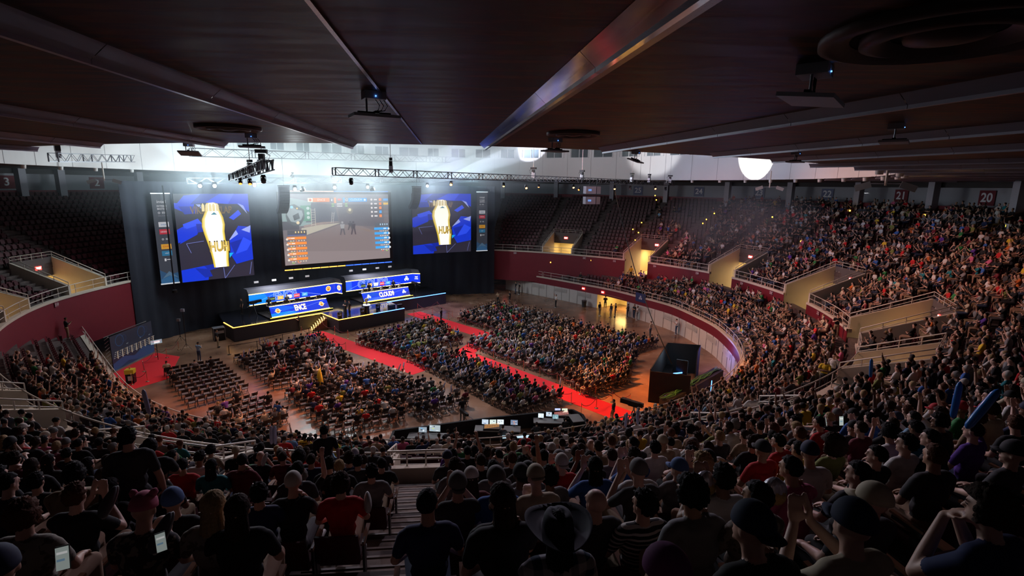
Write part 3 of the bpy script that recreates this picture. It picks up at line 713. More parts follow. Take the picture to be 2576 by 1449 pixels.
# ------------------------------------------------------------------ screens
n38 = (-math.sin(math.radians(36)), math.cos(math.radians(36)))
def quadpix(Lpt, Rpt, px):
    """vertical panel standing between plan points Lpt and Rpt, heights from pixels (bl, br, tr, tl)"""
    n = (-(Rpt[1]-Lpt[1]), Rpt[0]-Lpt[0]); L = math.hypot(*n); n = (n[0]/L, n[1]/L); dd = n[0]*Lpt[0]+n[1]*Lpt[1]
    P = [hit(*p, n, dd) for p in px]
    zb = (P[0].z+P[1].z)/2; zt = (P[2].z+P[3].z)/2
    a = (P[0]+P[3])/2; b = (P[1]+P[2])/2
    return Vector((a.x, a.y, zb)), Vector((b.x, b.y, zb)), Vector((b.x, b.y, zt)), Vector((a.x, a.y, zt))
NAVY = (.012, .012, .028)
def viking_picture(pic):
    B = (0, .035, .70); B2 = (.02, .08, .95); B3 = (.0, .02, .40); LB = (.35, .42, .95); DK = (.022, .02, .04)
    pic.rect(0, 0, 1, 1, DK)
    sh = [([(0, .86), (.13, .98), (.35, 1), (.25, .88)], B), ([(.2, .88), (.35, 1), (.6, 1), (.42, .9)], B3), ([(.4, .9), (.6, 1), (.8, 1), (.72, .88)], B2), ([(.7, .88), (.8, 1), (1, 1), (1, .88)], B),
          ([(0, .90), (.25, .88), (.25, .80), (.1, .8), (0, .84)], B), ([(.05, .86), (.3, .86), (.28, .78), (.12, .77)], B3), ([(.27, .88), (.33, .88), (.34, .83)], LB), ([(.8, .90), (1, .90), (1, .78), (.93, .82)], B), ([(.84, .89), (.92, .86), (.97, .76)], LB),
          ([(.70, .72), (.84, .81), (.88, .76), (.76, .69)], B2), ([(.0, .60), (.28, .72), (.33, .66), (.26, .55), (.0, .45)], B), ([(.08, .66), (.28, .72), (.33, .66), (.1, .60)], B2), ([(.02, .44), (.1, .62), (.26, .54)], B),
          ([(.25, .66), (.34, .66), (.36, .57), (.26, .56)], B3), ([(.66, .42), (.82, .62), (1, .60), (1, .20), (.75, .16), (.68, .28)], B), ([(.66, .44), (.78, .57), (.81, .52)], LB), ([(.86, .57), (1, .62), (.98, .53)], LB), ([(.75, .28), (.88, .48), (1, .42), (.92, .32)], B2),
          ([(.68, .42), (.74, .28), (.86, .46)], B3), ([(.66, .30), (.72, .30), (.66, .24)], (0, .45, .9)), ([(0, 0), (0, .14), (.3, .17), (.36, .12), (.34, 0)], B), ([(.18, .15), (.36, .13), (.4, .04), (.3, .03)], B3), ([(.3, .17), (.5, .19), (.52, .14), (.36, .11)], B3)]
    for p, c in sh: pic.poly(p, c)
    for l in ((.1, .44, .33, .46), (.1, .44, .15, .33), (.56, .13, .57, 0), (.57, 0, .72, .15), (.93, .02, .97, .17)): pic.line(*l, .006, (.15, .18, .5))
    pic.text('VIKING CLAP', .47, .81, .085, (.35, .20, .03), .01, .62)
    pic.text('VIKING CLAP', .475, .815, .085, (.10, .06, .02), .0, .62)
    hand = [(.45, 0), (.44, .1), (.425, .2), (.40, .32), (.36, .48), (.34, .58), (.35, .68), (.40, .78), (.41, .86), (.435, .90), (.50, .905), (.545, .88), (.56, .80), (.60, .70), (.615, .60), (.60, .50), (.605, .38), (.63, .3), (.63, .2), (.62, .1), (.62, 0)]
    hand = [(x, .14+y*.84) for x, y in hand]
    pic.poly([(x+(-.018 if x < .5 else .018), y) for x, y in hand], (.85, .62, .05)); 
    pic.poly(hand, (1, .82, .30)); pic.poly([(.5+(x-.5)*.86, y) for x, y in hand], (1.6, 1.5, 1.2))
    for k, x in enumerate((.36, .41, .455, .50, .55)): pic.poly([(x-.018, .80), (x+.018, .80), (x+.02, .87), (x, .895), (x-.018, .87)], (.9, .75, .35))
    pic.poly([(.45, .76), (.54, .76), (.50, .79)], (.02, .25, .35))
    pic.text('HUH', .535, .385, .125, (.05, .03, .01), .03, .62); pic.text('HUH', .530, .378, .12, (.62, .40, .07), .015, .62); pic.text('HUH', .529, .39, .10, (.9, .68, .2), .0, .62)
PL, PR = (-37.0, 56.0), (-31.6, 61.6)
q = quadpix(PL, PR, [(457, 713), (638, 690), (625, 487), (437, 488)]); 
r = empty('side_screen', (0, 0, 0), 0, 'left side screen showing glowing clapping hands and the word HUH on blue shards', 'screen', 'side screens')
pic = Pic(*q); viking_picture(pic); pic.build('picture', r, 1.0); backing(pic, .25, BLACKM, r, 'screen_housing')
q = quadpix((-14.5, 73.6), (-6.6, 78.0), [(1038, 640), (1185, 632), (1184, 487), (1037, 487)])
r = empty('side_screen', (0, 0, 0), 0, 'right side screen showing glowing clapping hands and the word HUH, by the right banner', 'screen', 'side screens')
pic = Pic(*q); viking_picture(pic); pic.build('picture', r, .8); backing(pic, .25, BLACKM, r, 'screen_housing')
# big centre screen
q = quadpix((-28.2, 62.6), (-17.0, 71.2), [(716, 671), (982, 646), (975, 487), (707, 490)])
r = empty('main_screen', (0, 0, 0), 0, 'big centre projection screen showing a hazy game scene with orange and blue score bars', 'screen')
pic = Pic(*q); G = (.20, .17, .19)
backing(pic, .15, BLACKM, r, 'screen_frame', .03)
pic.rect(0, 0, 1, 1, (.19, .165, .18)); pic.rect(0, .82, 1, 1, (.22, .22, .26)); pic.poly([(0, .55), (.25, .55), (.3, .88), (0, .97)], (.28, .38, .38)); pic.poly([(.2, .60), (.5, .6), (.47, .85), (.26, .88)], (.13, .14, .18))
pic.poly([(.5, .55), (.95, .50), (.95, .85), (.5, .85)], (.145, .135, .16)); pic.poly([(.16, .52), (.33, .56), (.52, .58), (.30, .47), (.2, .42), (.15, .45)], (.50, .46, .38)); pic.poly([(.18, .53), (.52, .60), (.35, .60), (.18, .56)], (.36, .28, .26))
pic.poly([(.0, 0), (1, 0), (1, .36), (.72, .52), (.52, .56), (.3, .45), (.0, .33)], (.245, .20, .205)); pic.poly([(.0, 0), (1, 0), (1, .12), (0, .2)], (.28, .23, .235)); pic.poly([(.66, .5), (.9, .43), (.88, .38)], (.26, .2, .18))
pic.rect(0, .5, .14, .62, (.09, .09, .11)); pic.rect(.16, .62, .25, .84, (.10, .30, .20))
for v in (.67, .73, .80): pic.disc(.225, v, .022, (.55, .65, .62))
for u in (.25, .285): pic.line(u, .55, u, .80, .008, (.55, .52, .45))
for k in range(7): pic.line(.25, .57+k*.034, .285, .57+k*.034, .006, (.5, .48, .42))
for u in (.425, .445): pic.line(u, .58, u+.015, .74, .006, (.5, .5, .48))
for k in range(6): pic.line(.427+k*.002, .6+k*.024, .446+k*.002, .6+k*.024, .005, (.5, .5, .48))
mp = [(.04, .72), (.06, .80), (.09, .84), (.11, .80), (.13, .78), (.17, .77), (.18, .71), (.16, .64), (.12, .60), (.07, .62)]
pic.poly([(.03, .70), (.05, .84), (.11, .86), (.19, .78), (.19, .66), (.15, .56), (.09, .56), (.04, .62)], (.10, .12, .13)); pic.poly(mp, (.30, .36, .38)); pic.poly([(.09, .70), (.14, .74), (.15, .66), (.1, .63)], (.05, .06, .07)); pic.disc(.085, .82, .02, (.3, .7, .9)); pic.disc(.13, .80, .012, (.9, .6, .1)); pic.disc(.13, .60, .022, (.85, .7, .45))
def man(u, v, h, c1, c2):
    pic.poly([(u-.004, v+h), (u+.012, v+h), (u+.014, v+h*.85), (u-.006, v+h*.85)], c1); pic.poly([(u-.018, v+h*.8), (u+.025, v+h*.8), (u+.018, v+h*.45), (u-.01, v+h*.45)], c1)
    pic.poly([(u-.012, v+h*.48), (u+.006, v+h*.48), (u-.012, v), (u-.024, v)], c2); pic.poly([(u+.004, v+h*.48), (u+.02, v+h*.48), (u+.028, v), (u+.016, v)], c2)
man(.525, .40, .20, (.36, .36, .38), (.12, .11, .13)); man(.63, .40, .20, (.07, .06, .08), (.09, .07, .09)); man(.60, .47, .13, (.08, .08, .1), (.1, .09, .1))
pic.disc(.605, .76, .05, (.24, .21, .17)); pic.disc(.605, .77, .022, (.8, .75, .5))
OR = (1.0, .30, .06); BL_ = (.06, .42, .95)
pic.rect(.225, .89, .42, .945, OR); pic.rect(.225, .89, .27, .945, (.9, .8, .65)); pic.disc(.247, .917, .018, (.7, .15, .05)); pic.text('ENCE', .345, .917, .032, (1, .95, .9)); pic.text('8', .44, .915, .034, (1, 1, 1)); pic.rect(.46, .87, .48, .95, (.9, .35, .1))
pic.text('12', .575, .915, .034, (1, 1, 1)); pic.rect(.545, .88, .56, .95, BL_); pic.rect(.595, .89, .775, .945, BL_); pic.text('CLOUD9', .67, .917, .032, (.9, .95, 1)); pic.disc(.755, .917, .016, (.85, .9, 1)); pic.rect(.495, .91, .525, .935, (.8, .1, .1))
for k in range(2): pic.rect(.435, .85-.03*k, .46, .865-.03*k, (.3, .6, .2)); pic.rect(.485, .85-.03*k, .535, .865-.03*k, (.7, .7, .7)); pic.rect(.56, .85-.03*k, .585, .865-.03*k, (.3, .6, .2))
for k in range(5):
    v = .92-.062*k
    pic.disc(.82, v, .016, (.85, .8, .8)); pic.rect(.845, v-.01, .875, v+.01, (.85, .85, .88)); pic.rect(.895, v-.02, .92, v+.02, OR if k != 3 else BL_); pic.rect(.94, v-.016, .99, v+.016, (.9, .6, .08) if k == 1 else (.20, .20, .23) if k else BL_)
for k in range(5):
    v = .385-.073*k
    pic.rect(.025, v-.018, .19, v+.018, OR); pic.disc(.025, v-.012, .016, (.85, .75, .65)); pic.text('%d' % (100-k*7), .045, v, .02, (1, 1, 1)); pic.rect(.06, v-.008, .09, v+.008, (.95, .8, .7))
    for j in range(6): pic.rect(.05+.023*j, v-.044, .062+.023*j, v-.030, (.75, .62, .5) if j != 2 else OR)
    pic.rect(.05, v-.062, .075, v-.05, (.35, .6, .2)); pic.rect(.1, v-.062, .125, v-.05, (.8, .25, .2))
    v = .475-.072*k
    pic.rect(.835, v-.018, .985, v+.018, BL_); pic.disc(.985, v-.005, .016, (.8, .85, .9)); pic.rect(.93, v-.008, .96, v+.008, (.8, .9, 1))
    for j in range(5): pic.rect(.89+.018*j, v-.044, .90+.018*j, v-.030, (.75, .8, .85))
    pic.rect(.90, v-.062, .915, v-.05, (.8, .15, .12)); pic.rect(.94, v-.062, .96, v-.05, (.45, .65, .2))
pic.rect(.025, .43, .19, .50, (.10, .10, .12)); pic.rect(.03, .43, .18, .435, (.05, .15, .7))
for j in range(4): pic.rect(.09+.025*j, .46, .10+.025*j, .485, (.9, .7, .3))
pic.rect(.835, .505, .98, .565, (.12, .14, .17))
for j in range(4): pic.rect(.885+.023*j, .53, .895+.023*j, .555, (.5, .7, .9))
pic.build('picture', r, 1.0)
lp = Pic(pic.P(-.01, -.075, .02), pic.P(1.02, -.075, .02), pic.P(1.02, -.06, .02), pic.P(-.01, -.06, .02))
for k in range(13): lp.rect(k/13+.002, 0, (k+1)/13-.003, 1, (1.6, .75, .12) if k < 7 else (.05, .18, 1.4))
lp.build('lower_light_line', r, 1.5)
lp = Pic(pic.P(.02, 1.035, .02), pic.P(1.0, 1.035, .02), pic.P(1.0, 1.045, .02), pic.P(.02, 1.045, .02))
for k in range(11): lp.rect(k/11+.002, 0, (k+1)/11-.003, 1, (1.8, 1.0, .6) if k < 5 else (.1, .3, 1.3))
lp.build('upper_light_line', r, 1.2)
# banners
def banner(px, Lp, Rp, lab, dim):
    q = quadpix(Lp, Rp, px); r = empty('sponsor_banner', (0, 0, 0), 0, lab, 'banner', 'tall sponsor banners beside the side screens')
    pic = Pic(*q); D = dim
    def c(*a): return tuple(v*D for v in a)
    pic.rect(0, 0, 1, 1, c(.055, .065, .09)); pic.poly([(0, 0), (1, 0), (1, .12), (.5, .1), (0, .16)], c(.03, .10, .22)); pic.poly([(0, .05), (.6, .09), (1, .03), (1, 0), (0, 0)], c(.04, .16, .35)); pic.poly([(.1, .06), (.5, .14), (1, .06), (.5, .09)], c(.1, .2, .32))
    W_ = c(.8, .8, .85)
    pic.text('intel', .5, .91, .034, W_, .012, 1.1); pic.text('EXTREME', .5, .862, .020, W_, .015, .8); pic.text('MASTERS', .5, .832, .020, W_, .015, .8); pic.disc(.32, .79, .011, W_, r2=.006); pic.text('ESL', .58, .79, .02, W_, .015, .95); pic.text('DALLAS 2023', .5, .757, .012, c(.4, .4, .45), 0, .9)
    pic.rect(.22, .635, .78, .69, c(.75, .75, .8)); pic.text('intel', .5, .662, .024, c(.1, .25, .5), .01, 1); pic.rect(.22, .555, .78, .61, c(.65, .03, .06)); pic.text('LEGION', .5, .582, .016, W_, .01, 1.0)
    pic.disc(.36, .50, .010, W_, r2=.006); pic.text('ESL', .6, .5, .017, W_, .015, .9); pic.rect(.22, .39, .78, .445, c(.85, .42, .04)); pic.text('DHL', .5, .418, .018, c(.6, .05, .02), .01, 1.3); pic.rect(.22, .315, .78, .37, c(.03, .22, .42)); pic.text('VISIT', .5, .342, .014, W_, 0, 1); pic.rect(.32, .255, .42, .285, W_); pic.rect(.45, .268, .72, .276, W_)
    pic.build('glowing_print', r, .6); backing(pic, .04, BLACKM, r, 'banner_cloth')  # print glows by itself, in place of light falling on the cloth
    MB().bar(pic.P(-.02, 1, 0), pic.P(1.02, 1, 0), .12).bar(pic.P(-.02, 0, 0), pic.P(1.02, 0, 0), .12).build('end_bars', mat('glowing_bar', (.6, .6, .6), .5, emit=(.6, .65, .7), es=.8), r)  # end bars are given a glow though they hold no lamp
banner([(408, 716), (453, 709), (424, 486), (377, 487)], (-39.0, 54.6), (-37.6, 56.2), 'tall dark sponsor banner left of the left side screen', 1.0)
banner([(1200, 630), (1227, 631), (1225, 483), (1198, 483)], (-5.9, 79.6), (-4.0, 80.6), 'tall dark sponsor banner right of the right side screen', .7)
# chain of small black speakers/poles beside the left screen
pa = hit(437, 500, n38, 68.0); pb = hit(458, 718, n38, 68.0)
tag(MB().tube([(-37.45, 55.6, 17.0), (-37.45, 55.6, 5.6)], .07, 6).lathe([(0, 5.2), (.25, 5.3), (.25, 5.6), (0, 5.7)], (-37.45, 55.6, 0), 10).build('hanging_chain_hoist', BLACKM), 'black hanging chain with a round weight, between left banner and left screen', 'chain hoist')
# line array speakers
def line_array(px, top, n_, lab, plane):
    P0 = hit(px, top, n38, plane); r = empty('line_array_speaker', P0, math.radians(38-90), lab, 'speaker', 'curved hanging line array speakers')
    z = 0; y = 0; a = 0
    for k in range(n_):
        MB().box((y, 0, z), (.5, 1.15, .30), 0, 0, 0, a).build('cabinet', mat('speaker_black', (.02, .022, .028), .5), r)
        a += .05+.012*k; z -= .31*math.cos(a); y -= .31*math.sin(a)
    MB().box((0, 0, .25), (.6, 1.2, .12)).tube([(0, 0, .3), (0, 0, 3.5)], .02, 5).build('rigging_frame', BLACKM, r)
line_array(714, 473, 12, 'black curved line array speaker at the upper left corner of the big screen', 64.5)
line_array(1048, 474, 11, 'black curved line array speaker left of the right side screen', 66.5)

# ------------------------------------------------------------------ stage
SZ = 1.6
S1, S2, S3, S4, S5 = [gp(*p, SZ) for p in ((563, 812), (587, 825.5), (809, 788.8), (852, 805.5), (1017, 776))]
S6, S7 = gp(974, 760.5, SZ), gp(1121, 737.5, SZ)
e67 = (S7-S6).normalized(); back = Vector((n38[0], n38[1], 0))
t_ = ((S5-S6).dot(e67)); S5b = S6+e67*max(t_, .5)
B7 = S7+back*6; B1 = S1+back*9
STG = [S1, S2, S3, S4, S5, S5b, S7, B7, Vector((-24.5, 74.0, SZ)), B1]
STG[8] = Vector((-22.5, 72.5, SZ))
r = empty('stage', (0, 0, 0), 0, 'black stage platform with orange and blue light strips along its front edge', 'stage')
mb = MB(); n_ = len(STG); mb.add([tuple(p) for p in STG]+[(p.x, p.y, 0) for p in STG], [tuple(range(n_))]+[(i, i+n_, (i+1) % n_+n_, (i+1) % n_) for i in range(n_)])
mb.build('deck', [mat('glossy_black_deck', (.012, .013, .02), .12, spec=.7)], r)
sk_ = MB()
for a, b in zip(STG[:6], STG[1:7]): 
    o = Vector((0, 0, 0)); sk_.bar(a-Vector((0, 0, .85))+back*-.02, b-Vector((0, 0, .85))+back*-.02, .04, 1.45)
sk_.build('skirt', mat('stage_skirt', (.03, .026, .035), .6), r)
OL = emis('orange_led_strip', (1, .42, .06), 5); BLD = emis('blue_led_strip', (.08, .25, 1), 6)
def strip(a, b, m, z=.03, wd=.09, nm='light_strip'): MB().bar(a+Vector((0, 0, z)), b+Vector((0, 0, z)), wd, .07).build(nm, m, r)
strip(S1, S2, OL); strip(S2, S3, OL); strip(S3, S4, OL); mid5 = S4.lerp(S5, .5); strip(S4, mid5, OL); strip(mid5, S5, BLD); strip(S6, S7, BLD)
for (a, b, e_, c_) in ((S2, S3, 60, (1, .5, .1)), (S3, S5, 60, (1, .6, .3)), (S5b, S7, 90, (.1, .25, 1))):
    m_ = (a+b)/2
# stairs
up = (S4-S3).normalized(); dn = Vector((-up.y, up.x, 0)); 
if dn.y > 0: dn = -dn
st = empty('stage_stairs', S3.lerp(S4, .26), 0, 'short flight of stairs with glowing yellow step edges at the stage notch', 'stairs')
dn2 = (gp(765, 829, 0)-gp(806, 795, SZ-.1)); dn2.z = 0; run_ = dn2.length/8; dn2.normalize()
tr_ = MB(); ls = MB(); side = Vector((-dn2.y, dn2.x, 0)); 
for k in range(7):
    zz = -.2*(k+1); c0 = dn2*run_*k
    p = [c0-side*.95, c0+side*.95, c0+dn2*run_+side*.95, c0+dn2*run_-side*.95]
    tr_.add([v+Vector((0, 0, zz)) for v in p]+[Vector((v.x, v.y, -SZ)) for v in p], [(0, 1, 2, 3), (3, 2, 6, 7), (0, 3, 7, 4), (1, 5, 6, 2)])
    ls.bar(c0+dn2*(run_+.01)-side*.9+Vector((0, 0, zz-.03)), c0+dn2*(run_+.01)+side*.9+Vector((0, 0, zz-.03)), .05, .06)
tr_.build('treads', mat('dark_brown_step', (.10, .06, .03), .4), st); ls.build('step_lights', emis('yellow_step_light', (1, .62, .14), 6), st)

def booth(lab, desk, led, dz, brand, emb, deskcols, grp):
    """desk = 4 pixels tl tr br bl of the slanted front; led = list of (top pixel, bottom pixel) along the back wall"""
    r = empty('player_booth', (0, 0, 0), 0, lab, 'booth', None)
    zb = SZ+.22
    bl = gp(*desk[3], zb); br = gp(*desk[2], zb); tl = gp(*desk[0], zb+dz); tr = gp(*desk[1], zb+dz)
    ax = (br-bl).normalized(); nn = Vector((-ax.y, ax.x, 0)); tr = tl+ax*(tr-tl).length
    pic = Pic(bl, br, tr, tl)
    pic.rect(0, 0, 1, 1, deskcols[0]); pic.poly([(0, .3), (.3, .35), (.45, .1), (.3, 0), (0, 0)], deskcols[1]); pic.poly([(.0, .9), (.2, 1), (.45, .6), (.2, .4)], deskcols[2]); pic.poly([(.8, 0), (1, 0), (1, .6)], (.02, .03, .35))
    pic.line(.2, .1, .98, .9, .015, (.3, .4, 1))
    pic.text(brand, .5, .5, .56, (.9, .55, .12), .05, .62); pic.text(brand, .5, .5, .54, (1.6, 1.55, 1.4), .015, .62)
    for u in (.12, .88): emb(pic, u, .52, .24)
    fp_ = backing(pic, .1, BLACKM, r, 'front_panel'); pic.build('front_picture', fp_, 1.3)
    ed = MB(); ed.bar(pic.P(0, 1.03, .03), pic.P(1, 1.03, .03), .07); ed.bar(pic.P(0, -.03, .03), pic.P(1, -.03, .03), .06); ed.build('edge_lights', emis('warm_white_strip', (1, .74, .25), 3.2), r)
    # desk top and riser
    dt = MB(); c0 = tl+nn*.42; c1 = tr+nn*.42
    dt.add([tl, tr, tr+nn*.85, tl+nn*.85], [(0, 1, 2, 3)]); dt.add([tl-Vector((0, 0, .05)), tr-Vector((0, 0, .05)), tr+nn*.85-Vector((0, 0, .05)), tl+nn*.85-Vector((0, 0, .05))], [(3, 2, 1, 0)]); dt.build('desk_top', BLACKM, r)
    rs = MB(); a = bl-nn*.3-ax*.3; b = br-nn*.3+ax*.3; rs.add([Vector((v.x, v.y, zz)) for zz in (zb-.06, SZ) for v in (a, b, b+nn*4, a+nn*4)], [(0, 1, 2, 3), (0, 4, 5, 1), (1, 5, 6, 2), (2, 6, 7, 3), (3, 7, 4, 0)]); rs.build('riser', BLACKM, r)
    MB().bar(a+Vector((0, 0, -.06)), b+Vector((0, 0, -.06)), .05).build('riser_light', emis('yellow_strip', (1, .72, .08), 2.5), r)
    # back wall
    dd = nn.dot(bl)+3.4; W_ = []
    offs = [0]*len(led)
    for k, (tp_, bt_) in enumerate(led):
        pl = dd+(led_off[k] if (led_off := LEDOFF[grp]) else 0)
        W_.append((hit(*tp_, nn, pl), hit(*bt_, nn, pl)))
    zt_ = sum(a.z for a, b in W_)/len(W_); zb_ = sum(b.z for a, b in W_)/len(W_)
    W_ = [(Vector((a.x, a.y, zt_)), Vector((b.x, b.y, zb_))) for a, b in W_]
    for k in range(len(W_)-1):
        (t0, b0), (t1, b1) = W_[k], W_[k+1]; b0 = Vector((t0.x, t0.y, zb_)); b1 = Vector((t1.x, t1.y, zb_))
        pc = Pic(b0, b1, t1, t0); c0_ = deskcols[0]
        pc.rect(0, 0, 1, 1, c0_)
        if pc.w > 5:
            pc.rect(0, 0, .45 if grp == 0 else .1, 1, deskcols[1]); pc.poly([(.3, 0), (.55, 0), (.5, 1), (.2, 1)], deskcols[2]); pc.line(.05, .1, .4, .95, .02, (.3, .6, 1)); pc.line(.62, 1, .68, .1, .03, (.4, .5, 1)); pc.line(.7, .6, 1.0, .1, .03, (.3, .4, 1))
            pc.text(brand, .48, .52, .75, (.55, .7, 1.4), .035, .9); pc.text(brand, .48, .52, .75, c0_ if grp else deskcols[2], .0, .9)
            for j, (c_, t_x, tc) in enumerate((((.03, .03, .05), 'monster', (.5, .9, .1)), ((1, .5, .1), 'DHL', (1, .9, .6)), ((1, .95, .95), 'intel', (.2, .4, .9)), ((.9, .05, .08), 'LEGION', (1, .9, .9)), ((.08, .4, .8), 'VISIT', (.9, .95, 1)))):
                u = .30+.115*j; pc.rect(u-.04, .15, u+.04, .52, c_); pc.text(t_x, u, .335, .12, tc, .01, .9)
            EM = None
        elif k == 1+(grp == 0) or pc.w > 1.6: emb(pc, .5, .55, .30)
        if k == len(W_)-2: pc.text('intel', .5, .66, .2, (1.3, 1.3, 1.4), .02, .7); pc.text('EXTREME', .5, .42, .12, (1.3, 1.3, 1.4), .02, .6)
        wp_ = backing(pc, .12, BLACKM, r, 'wall_panel'); pc.build('wall_picture', wp_, 1.3)
        MB().bar(t0+Vector((0, 0, .05)), t1+Vector((0, 0, .05)), .09).build('upper_edge_light', emis('warm_white_strip', (1, .74, .25), 3.2), r); MB().bar(b0-Vector((0, 0, .05)), b1-Vector((0, 0, .05)), .09).build('lower_edge_light', emis('warm_white_strip', (1, .74, .25), 3.2), r)
    # canopy roof above
    rf = MB()
    for k in range(len(W_)-1):
        t0, t1 = W_[k][0], W_[k+1][0]; hh = Vector((0, 0, .62))
        rf.add([t0+Vector((0, 0, .12)), t1+Vector((0, 0, .12)), t1+hh+nn*.5, t0+hh+nn*.5, t1+hh+nn*1.6, t0+hh+nn*1.6], [(0, 1, 2, 3), (3, 2, 4, 5)])
    rf.build('canopy', mat('grey_booth_canopy', (.12, .12, .15), .6), r)
    pm = MB()
    for k in range(4):
        u = (k+.6)/4.2; p = W_[0][0].lerp(W_[1][0] if len(led) < 5 else W_[2][0], u)+nn*.8+Vector((0, 0, 1.35)); pm.box(p, (.5, .12, .22), math.atan2(ax.y, ax.x))
    pm.build('small_white_lamps', mat('lamp_face_white', (.6, .6, .62), .5, emit=(.7, .7, .75), es=.35), r)
    # monitors and chairs for the players
    L = (tr-tl).length; spots = []
    for k in range(5):
        f = (k+.55)/5.1; c = tl.lerp(tr, f)+nn*.35
        mo = MB(); mo.box(c+Vector((0, 0, .32)), (.55, .04, .33), math.atan2(ax.y, ax.x)); mo.bar(c+nn*.03, c+nn*.03+Vector((0, 0, .2)), .05); mo.box(c+Vector((0, 0, .02)), (.25, .18, .02), math.atan2(ax.y, ax.x)); mo.build('monitor', BLACKM, r)
        spots.append((tl.lerp(tr, f)+nn*1.25, math.atan2(-nn.y, -nn.x)-math.pi/2))
    return spots, zb, nn, ax, dd
LEDOFF = {0: [0, 0, .2, -.9], 1: [0, 0, .1, -.8]}
def bear(pic, u, v, r_):
    pic.disc(u, v, r_, (1.2, 1.0, .7)); pic.disc(u, v, r_*.82, (.95, .30, .02)); pic.poly([(u-r_*.25, v-r_*.2), (u+r_*.25, v-r_*.2), (u+r_*.12, v+r_*.35), (u-r_*.12, v+r_*.35)], (1.1, .7, .3)); pic.disc(u, v-r_*.1, r_*.25, (.35, .05, .0))
def rings(pic, u, v, r_):
    a = pic.h/pic.w
    for dx, dy in ((0, .48), (-.55, -.35), (.55, -.35)): pic.disc(u+dx*r_*a, v+dy*r_, r_*.48, (1.3, 1.35, 1.4), r2=r_*.22)
    pic.disc(u, v-.02, r_*.3, (1.3, 1.35, 1.4))
SP1, ZB1, NN1, AX1, DD1 = booth('left player booth with the lit word ENCE on a blue desk front', [(677, 773), (822, 751.5), (829, 773.5), (684, 798)], [((625, 740), (627, 765)), ((805, 714.5), (805, 737)), ((845, 715), (845, 737.5)), ((860, 720), (861.5, 743))], 1.15, 'ENCE', bear, [(0, .03, .62), (0, .22, .95), (.0, .10, .9)], 0)
SP2, ZB2, NN2, AX2, DD2 = booth('right player booth with the lit word CLOUD9 on a blue desk front', [(909, 738.4), (1024.6, 721.4), (1031.7, 741.5), (916.6, 759)], [((869.5, 706.6), (870.6, 729)), ((1006.6, 690), (1006.6, 711)), ((1037.6, 690), (1037.6, 710.5)), ((1056.7, 694), (1056.7, 715.5))], 1.05, 'CLOUD9', rings, [(0, .03, .75), (.02, .10, .85), (.0, .06, .6)], 1)
light('AREA', 'booth_light', (Vector(SP1[2][0])+Vector((0, 0, 3.2))), 260, (.9, .92, 1), Vector(SP1[2][0]), (8, 1))
light('AREA', 'booth_light', (Vector(SP2[2][0])+Vector((0, 0, 3.2))), 260, (.9, .92, 1), Vector(SP2[2][0]), (8, 1))
# trophy on its column
tp = gp(923, 786, SZ); r = empty('trophy_column', tp, 0, 'silver trophy on a black column at the stage front', 'trophy')
MB().lathe([(.32, 0), (.32, .95), (.0, .95)], n=20).build('column', BLACKM, r, False); MB().lathe([(.45, .95), (.45, 1.05), (0, 1.06)], n=24).build('top_plate', mat('lit_plate', (.8, .8, .8), .3, emit=(.7, .8, 1), es=1.2), r)
MB().lathe([(.16, 1.06), (.08, 1.2), (.20, 1.5), (.26, 1.72), (.16, 1.85), (.0, 1.86)], n=16).build('trophy_cup', mat('silver', (.8, .8, .82), .15, 1), r, True)
# moving heads and monitors standing on the stage edge
def moving_head(name, P0, rz, lab, grp=None, s_=1.0, tilt=0, hang=False, lens=None, on=0, cat='stage light'):
    r = empty(name, P0, rz, lab, cat, grp); sg = -1 if hang else 1
    MB().box((0, 0, sg*.08*s_), (.34*s_, .26*s_, .14*s_)).build('base', BLACKM, r)
    yk = MB()
    for x in (-.19, .19): yk.box((x*s_, 0, sg*.32*s_), (.05*s_, .12*s_, .4*s_))
    yk.box((0, 0, sg*.17*s_), (.4*s_, .12*s_, .05*s_)); yk.build('yoke', BLACKM, r)
    hd = MB(); cz = sg*.42*s_; a = tilt; dv = Vector((0, -math.cos(a), math.sin(a))); c = Vector((0, 0, cz))
    hd.tube([c-dv*.24*s_, c-dv*.2*s_, c+dv*.05*s_, c+dv*.24*s_], [.08*s_, .15*s_, .17*s_, .19*s_], 14); hob = hd.build('lamp_head', BLACKM, r, True)
    MB().tube([c+dv*.235*s_, c+dv*.27*s_, c+dv*.31*s_, c+dv*.335*s_], [.165*s_, .16*s_, .11*s_, .02*s_], 14).build('lens', lens or mat('dark_lens', (.1, .1, .12), .1), hob)
    return r, c+dv*.36*s_, dv
for k, (px, py) in enumerate(((855, 799), (912, 788), (951, 778))):
    moving_head('moving_head_lamp', gp(px, py, SZ), math.radians(40), 'moving head lamp standing on the stage front, %s' % ('at the notch', 'below the trophy column', 'right of the trophy')[k], 'moving head lamps on the stage floor', 1.3, .4)
tag(MB().box((0, 0, .2), (.9, .5, .4), .7).box((.9, .7, .16), (.7, .4, .32), .7).build('floor_monitor_wedge', BLACKM, None, False, gp(985, 774, SZ)), 'low black wedge monitors at the right front corner of the stage', 'speaker')
# flight case left of the stage
r = empty('flight_case', gp(552, 855, 0), .7, 'black flight case rack with silver edges left of the stage', 'case')
MB().box((0, 0, .75), (1.1, .9, 1.4)).build('body', BLACKM, r); MB().box((0, 0, 1.46), (1.14, .94, .04)).box((-.56, -.45, .75), (.04, .04, 1.4)).box((.56, -.45, .75), (.04, .04, 1.4)).box((0, -.46, 1.0), (.9, .02, .3)).build('edges', GREYM, r)

